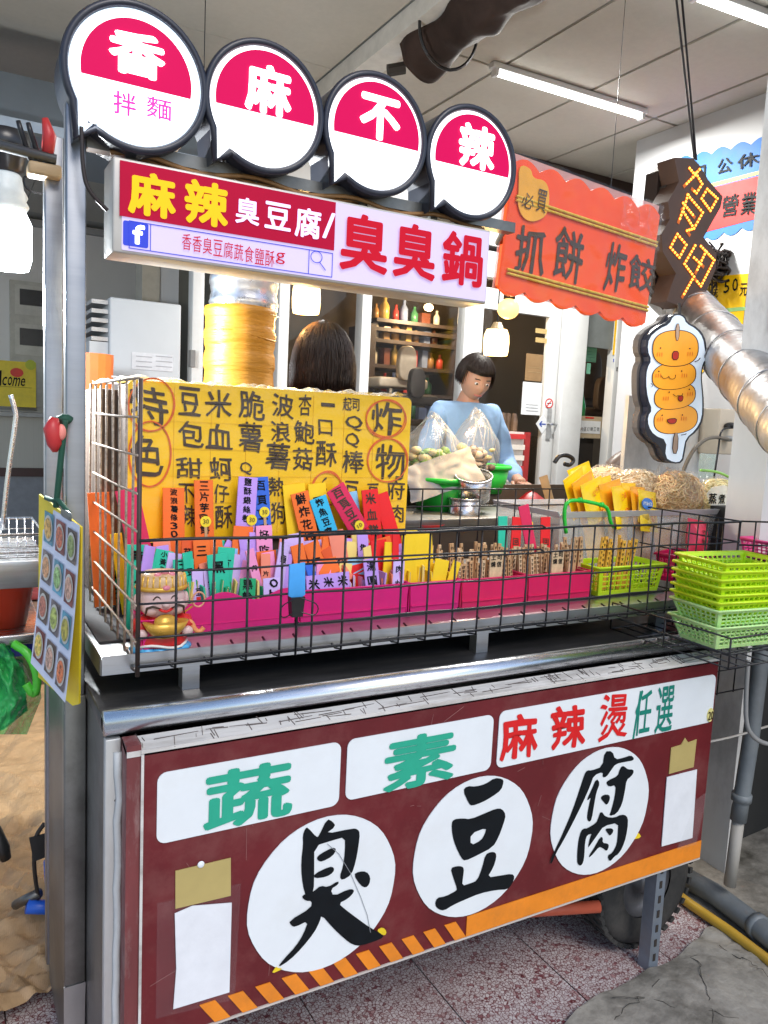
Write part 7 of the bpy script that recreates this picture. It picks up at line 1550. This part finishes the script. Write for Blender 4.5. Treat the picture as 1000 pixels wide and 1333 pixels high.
# ============================================================ PEOPLE
def skin(name, J, E, mt, parent, lvl=2, label=None):
    me = bpy.data.meshes.new(name); off = W3[parent.name]; ks = list(J)
    me.from_pydata([tuple(Vector(J[k][0]) - off) for k in ks], [(ks.index(a), ks.index(b)) for a, b in E], [])
    o = bpy.data.objects.new(name, me); COL.objects.link(o)
    sk_ = o.modifiers.new('skin', 'SKIN'); sk_.use_smooth_shade = True
    for i, k in enumerate(ks):
        r = J[k][1]; me.skin_vertices[0].data[i].radius = r if isinstance(r, tuple) else (r, r); me.skin_vertices[0].data[i].use_root = (i == 0)
    sb = o.modifiers.new('sub', 'SUBSURF'); sb.levels = lvl; sb.render_levels = lvl
    me2 = bpy.data.meshes.new_from_object(o.evaluated_get(bpy.context.evaluated_depsgraph_get())); bpy.data.objects.remove(o)
    o = bpy.data.objects.new(name, me2); COL.objects.link(o); o.parent = parent; me2.materials.clear(); me2.materials.append(mt)
    for p in me2.polygons: p.use_smooth = True
    return o
def person(px, top_y, Y, H, label, facing, shirt, bob=False, reach=False):
    """facing: +1 faces the camera side, -1 faces away"""
    top = PY(px, top_y, Y); x = top.x; sc = H / 1.7; z0 = top.z - H
    t = thing('person', label, 'person', (x, Y, 0)); W = lambda a, b, c_: (x + a * sc, Y - b * sc * facing, z0 + c_ * sc if c_ > .2 else c_)
    J = {'pelvis': (W(0, 0, .95), (.15, .11)), 'waist': (W(0, 0, 1.1), (.13, .1)), 'chest': (W(0, 0, 1.3), (.16, .11)), 'neckb': (W(0, 0, 1.43), (.075, .07)), 'neck': (W(0, .01, 1.48), (.052, .055)), 'skull': (W(0, .02, 1.52), (.05, .055))}
    E_ = [('pelvis', 'waist'), ('waist', 'chest'), ('chest', 'neckb'), ('neckb', 'neck'), ('neck', 'skull')]
    for s, n_ in ((-1, 'l'), (1, 'r')):
        sh_ = W(s * .175, 0, 1.39); el_ = W(s * .27, .02 if not reach else -.0, 1.13); wr = W(s * .2, .22, 1.05)
        J['sh' + n_] = (sh_, .06); J['el' + n_] = (el_, .045); J['wr' + n_] = (wr, .03); J['pa' + n_] = (W(s * .17, .29, 1.04), (.028, .04))
        J['hip' + n_] = (W(s * .09, 0, .9), .09); J['kn' + n_] = (W(s * .1, .02, .5), .06); J['an' + n_] = (W(s * .1, 0, .09), .04); J['to' + n_] = (W(s * .11, .14, .04), .035)
        E_ += [('chest', 'sh' + n_), ('sh' + n_, 'el' + n_), ('el' + n_, 'wr' + n_), ('wr' + n_, 'pa' + n_), ('pelvis', 'hip' + n_), ('hip' + n_, 'kn' + n_), ('kn' + n_, 'an' + n_), ('an' + n_, 'to' + n_)]
    skin('body', J, E_, SKIN, t)
    # clothes follow the same joints, a little wider
    g = .012
    Jt = {k: (v[0], tuple(r + g for r in v[1]) if isinstance(v[1], tuple) else v[1] + g) for k, v in J.items() if k in ('pelvis', 'waist', 'chest', 'neckb') or k[:2] in ('sh', 'el', 'wr')}
    Jt['neckb'] = (W(0, 0, 1.445), (.085, .08))
    skin('shirt', Jt, [e for e in E_ if e[0] in Jt and e[1] in Jt], shirt, t, 3)
    Jp = {k: (v[0], tuple(r + .01 for r in v[1]) if isinstance(v[1], tuple) else v[1] + .01) for k, v in J.items() if k == 'pelvis' or k[:3] in ('hip',) or k[:2] in ('kn', 'an')}
    for o_ in t.children:
        if o_.name.startswith('shirt'):
            for v in o_.data.vertices: q_ = v.co.copy(); v.co += v.normal * (.012 * NZ.noise(Vector((q_.x * 5, q_.y * 5, q_.z * 13))) + .008 * NZ.noise(Vector((q_.x * 18 + q_.z * 9, q_.y * 12, q_.z * 11))))
    skin('trousers', Jp, [e for e in E_ if e[0] in Jp and e[1] in Jp], CLOTHD, t)
    hc = Vector(W(0, .02, 1.578)); f = -facing
    m_ = MB().ell(hc, (.078 * sc, .095 * sc, .112 * sc), 32, 24)
    for v in m_.v:
        q = (v - hc); 
        if q.z < -.02: v.x = hc.x + q.x * (1 + q.z * 2.6 / sc)       # jaw narrows
        fy = q.y * f
        if fy > .05 * sc:                                             # nose, eye sockets, brow
            a, b = q.x / sc, q.z / sc
            v.y += f * sc * (.018 * math.exp(-(a / .013) ** 2 - ((b + .012) / .026) ** 2) - .008 * math.exp(-((abs(a) - .03) / .014) ** 2 - ((b - .012) / .012) ** 2) + .005 * math.exp(-(a / .03) ** 2 - ((b + .055) / .01) ** 2))
    part('head', m_, SKIN, t, True)
    for s in (-1, 1):
        part('ear', MB().ell(hc + Vector((s * .079 * sc, 0, -.005)), (.01, .018, .03)), SKIN, t, True)
        e = hc + Vector((s * .03 * sc, f * .083 * sc, .012 * sc)); part('eye', MB().ell(e, (.012, .008, .007)), M('eye white', (.75, .73, .7), .3), t, True); part('iris', MB().ell(e + Vector((0, f * .006, 0)), (.006, .004, .006)), INKB, t, True)
        part('eyebrow', MB().tube([hc + Vector((s * a * sc, f * (.09 - a * .25) * sc, .034 * sc)) for a in (.016, .03, .045)], .003, 5), HAIR, t, True)
    part('lips', MB().tube([hc + Vector((a * sc, f * (.0925 - abs(a) * .4) * sc, -.052 * sc)) for a in (-.022, -.01, 0, .01, .022)], .005, 6), M('lips', (.5, .16, .13), .4), t, True)
    # hair shell
    m_ = MB()
    hr = MB().ell(hc + Vector((0, -f * .012, .012 if not bob else -.015)), ((.098 if not bob else .115) * sc, .115 * sc, (.122 if not bob else .15) * sc), 60, 40, .006)
    keep = []
    lo_ = -.125 if bob else -.02
    vv = []
    for v in hr.v:
        q = v - hc; v2 = v.copy()
        if q.z < -.01 and bob: v2.x = hc.x + q.x * 1.0 + (.016 * sc if q.x > 0 else -.016 * sc) * min(1, -q.z / .05); v2.z = max(v2.z, hc.z + lo_ * sc - .012)
        vv.append(v2)
    fs = []
    for fc in hr.f:
        c_ = sum((hr.v[i] for i in fc), Vector()) / len(fc) - hc
        if c_.y * f > .035 * sc and c_.z < .055 * sc: continue
        if c_.z < lo_ * sc - (.02 if bob else .0): continue
        fs.append(fc)
    ho = part('hair', MB().add(vv, fs), HAIR, t, True)
    mb = MB(); R3 = ((.098 if not bob else .115) * sc, .115 * sc, (.122 if not bob else .15) * sc); oc = hc + Vector((0, -f * .012, .012 if not bob else -.015))
    for i in range(900):
        a = ru(0, 6.283); fr_ = math.sin(a) * f > .35
        t1 = ru(1.05, 1.2) if fr_ else (ru(2.25, 2.45) if bob else ru(1.7, 1.95)); pts = []; j1 = ru(-.3, .3); k1 = ru(1.0, 1.05)
        for q in range(8):
            tt = .08 + (t1 - .08) * q / 7; aa = a + j1 * q / 7
            p = oc + Vector((R3[0] * math.sin(tt) * math.cos(aa), R3[1] * math.sin(tt) * math.sin(aa), R3[2] * math.cos(tt))) * 1.0
            q_ = p - oc
            if bob and tt > 1.6: q_.x = R3[0] * math.cos(aa) * 1.05; q_.y = R3[1] * math.sin(aa) * 1.02
            pts.append(oc + q_ * k1)
        mb.tube(pts, [.0017] * 7 + [.0006], 3)
    stuff(part('hair_strands', mb, HAIR, t, True))
    if facing > 0:
        piv = hc - ZA * .09 * sc - W3[t.name]; RM = Matrix.Rotation(math.radians(27), 3, 'X') @ Matrix.Rotation(math.radians(-9), 3, 'Z')
        for o_ in t.children:
            if o_.name.split('.')[0] in ('head', 'ear', 'eye', 'iris', 'eyebrow', 'lips', 'hair', 'hair_strands'):
                for v in o_.data.vertices: v.co = piv + RM @ (v.co - piv)
    # fingers, bent and of unequal length
    for s, n_ in ((-1, 'l'), (1, 'r')):
        b = Vector(W(s * .17, .3, 1.04)); d = Vector((0, f, 0)); mbf = MB()
        for k, ln in enumerate((.07, .08, .075, .058)):
            p = b + Vector(((k - 1.5) * .018, 0, 0)); mbf.tube([p, p + d * ln * .5 + ZA * -.006, p + d * ln * .8 - ZA * .025, p + d * ln * .82 - ZA * .042], [.0095, .009, .0085, .006], 8)
        p = b + Vector((-s * .035, -f * .04, 0)); mbf.tube([p, p + Vector((-s * .02, f * .03, -.008)), p + Vector((-s * .022, f * .055, -.02))], [.011, .01, .007], 8)
        part('fingers', mbf, SKIN, t, True)
    return t
person(612, 462, 2.15, 1.72, 'person in a light blue shirt facing out behind the vegetable bags', 1, SHIRT)
person(424, 424, 1.3, 1.68, 'person seen from behind with a dark brown bob above the yellow menu box', -1, M('dark red top', (.3, .03, .03), .8), bob=True)
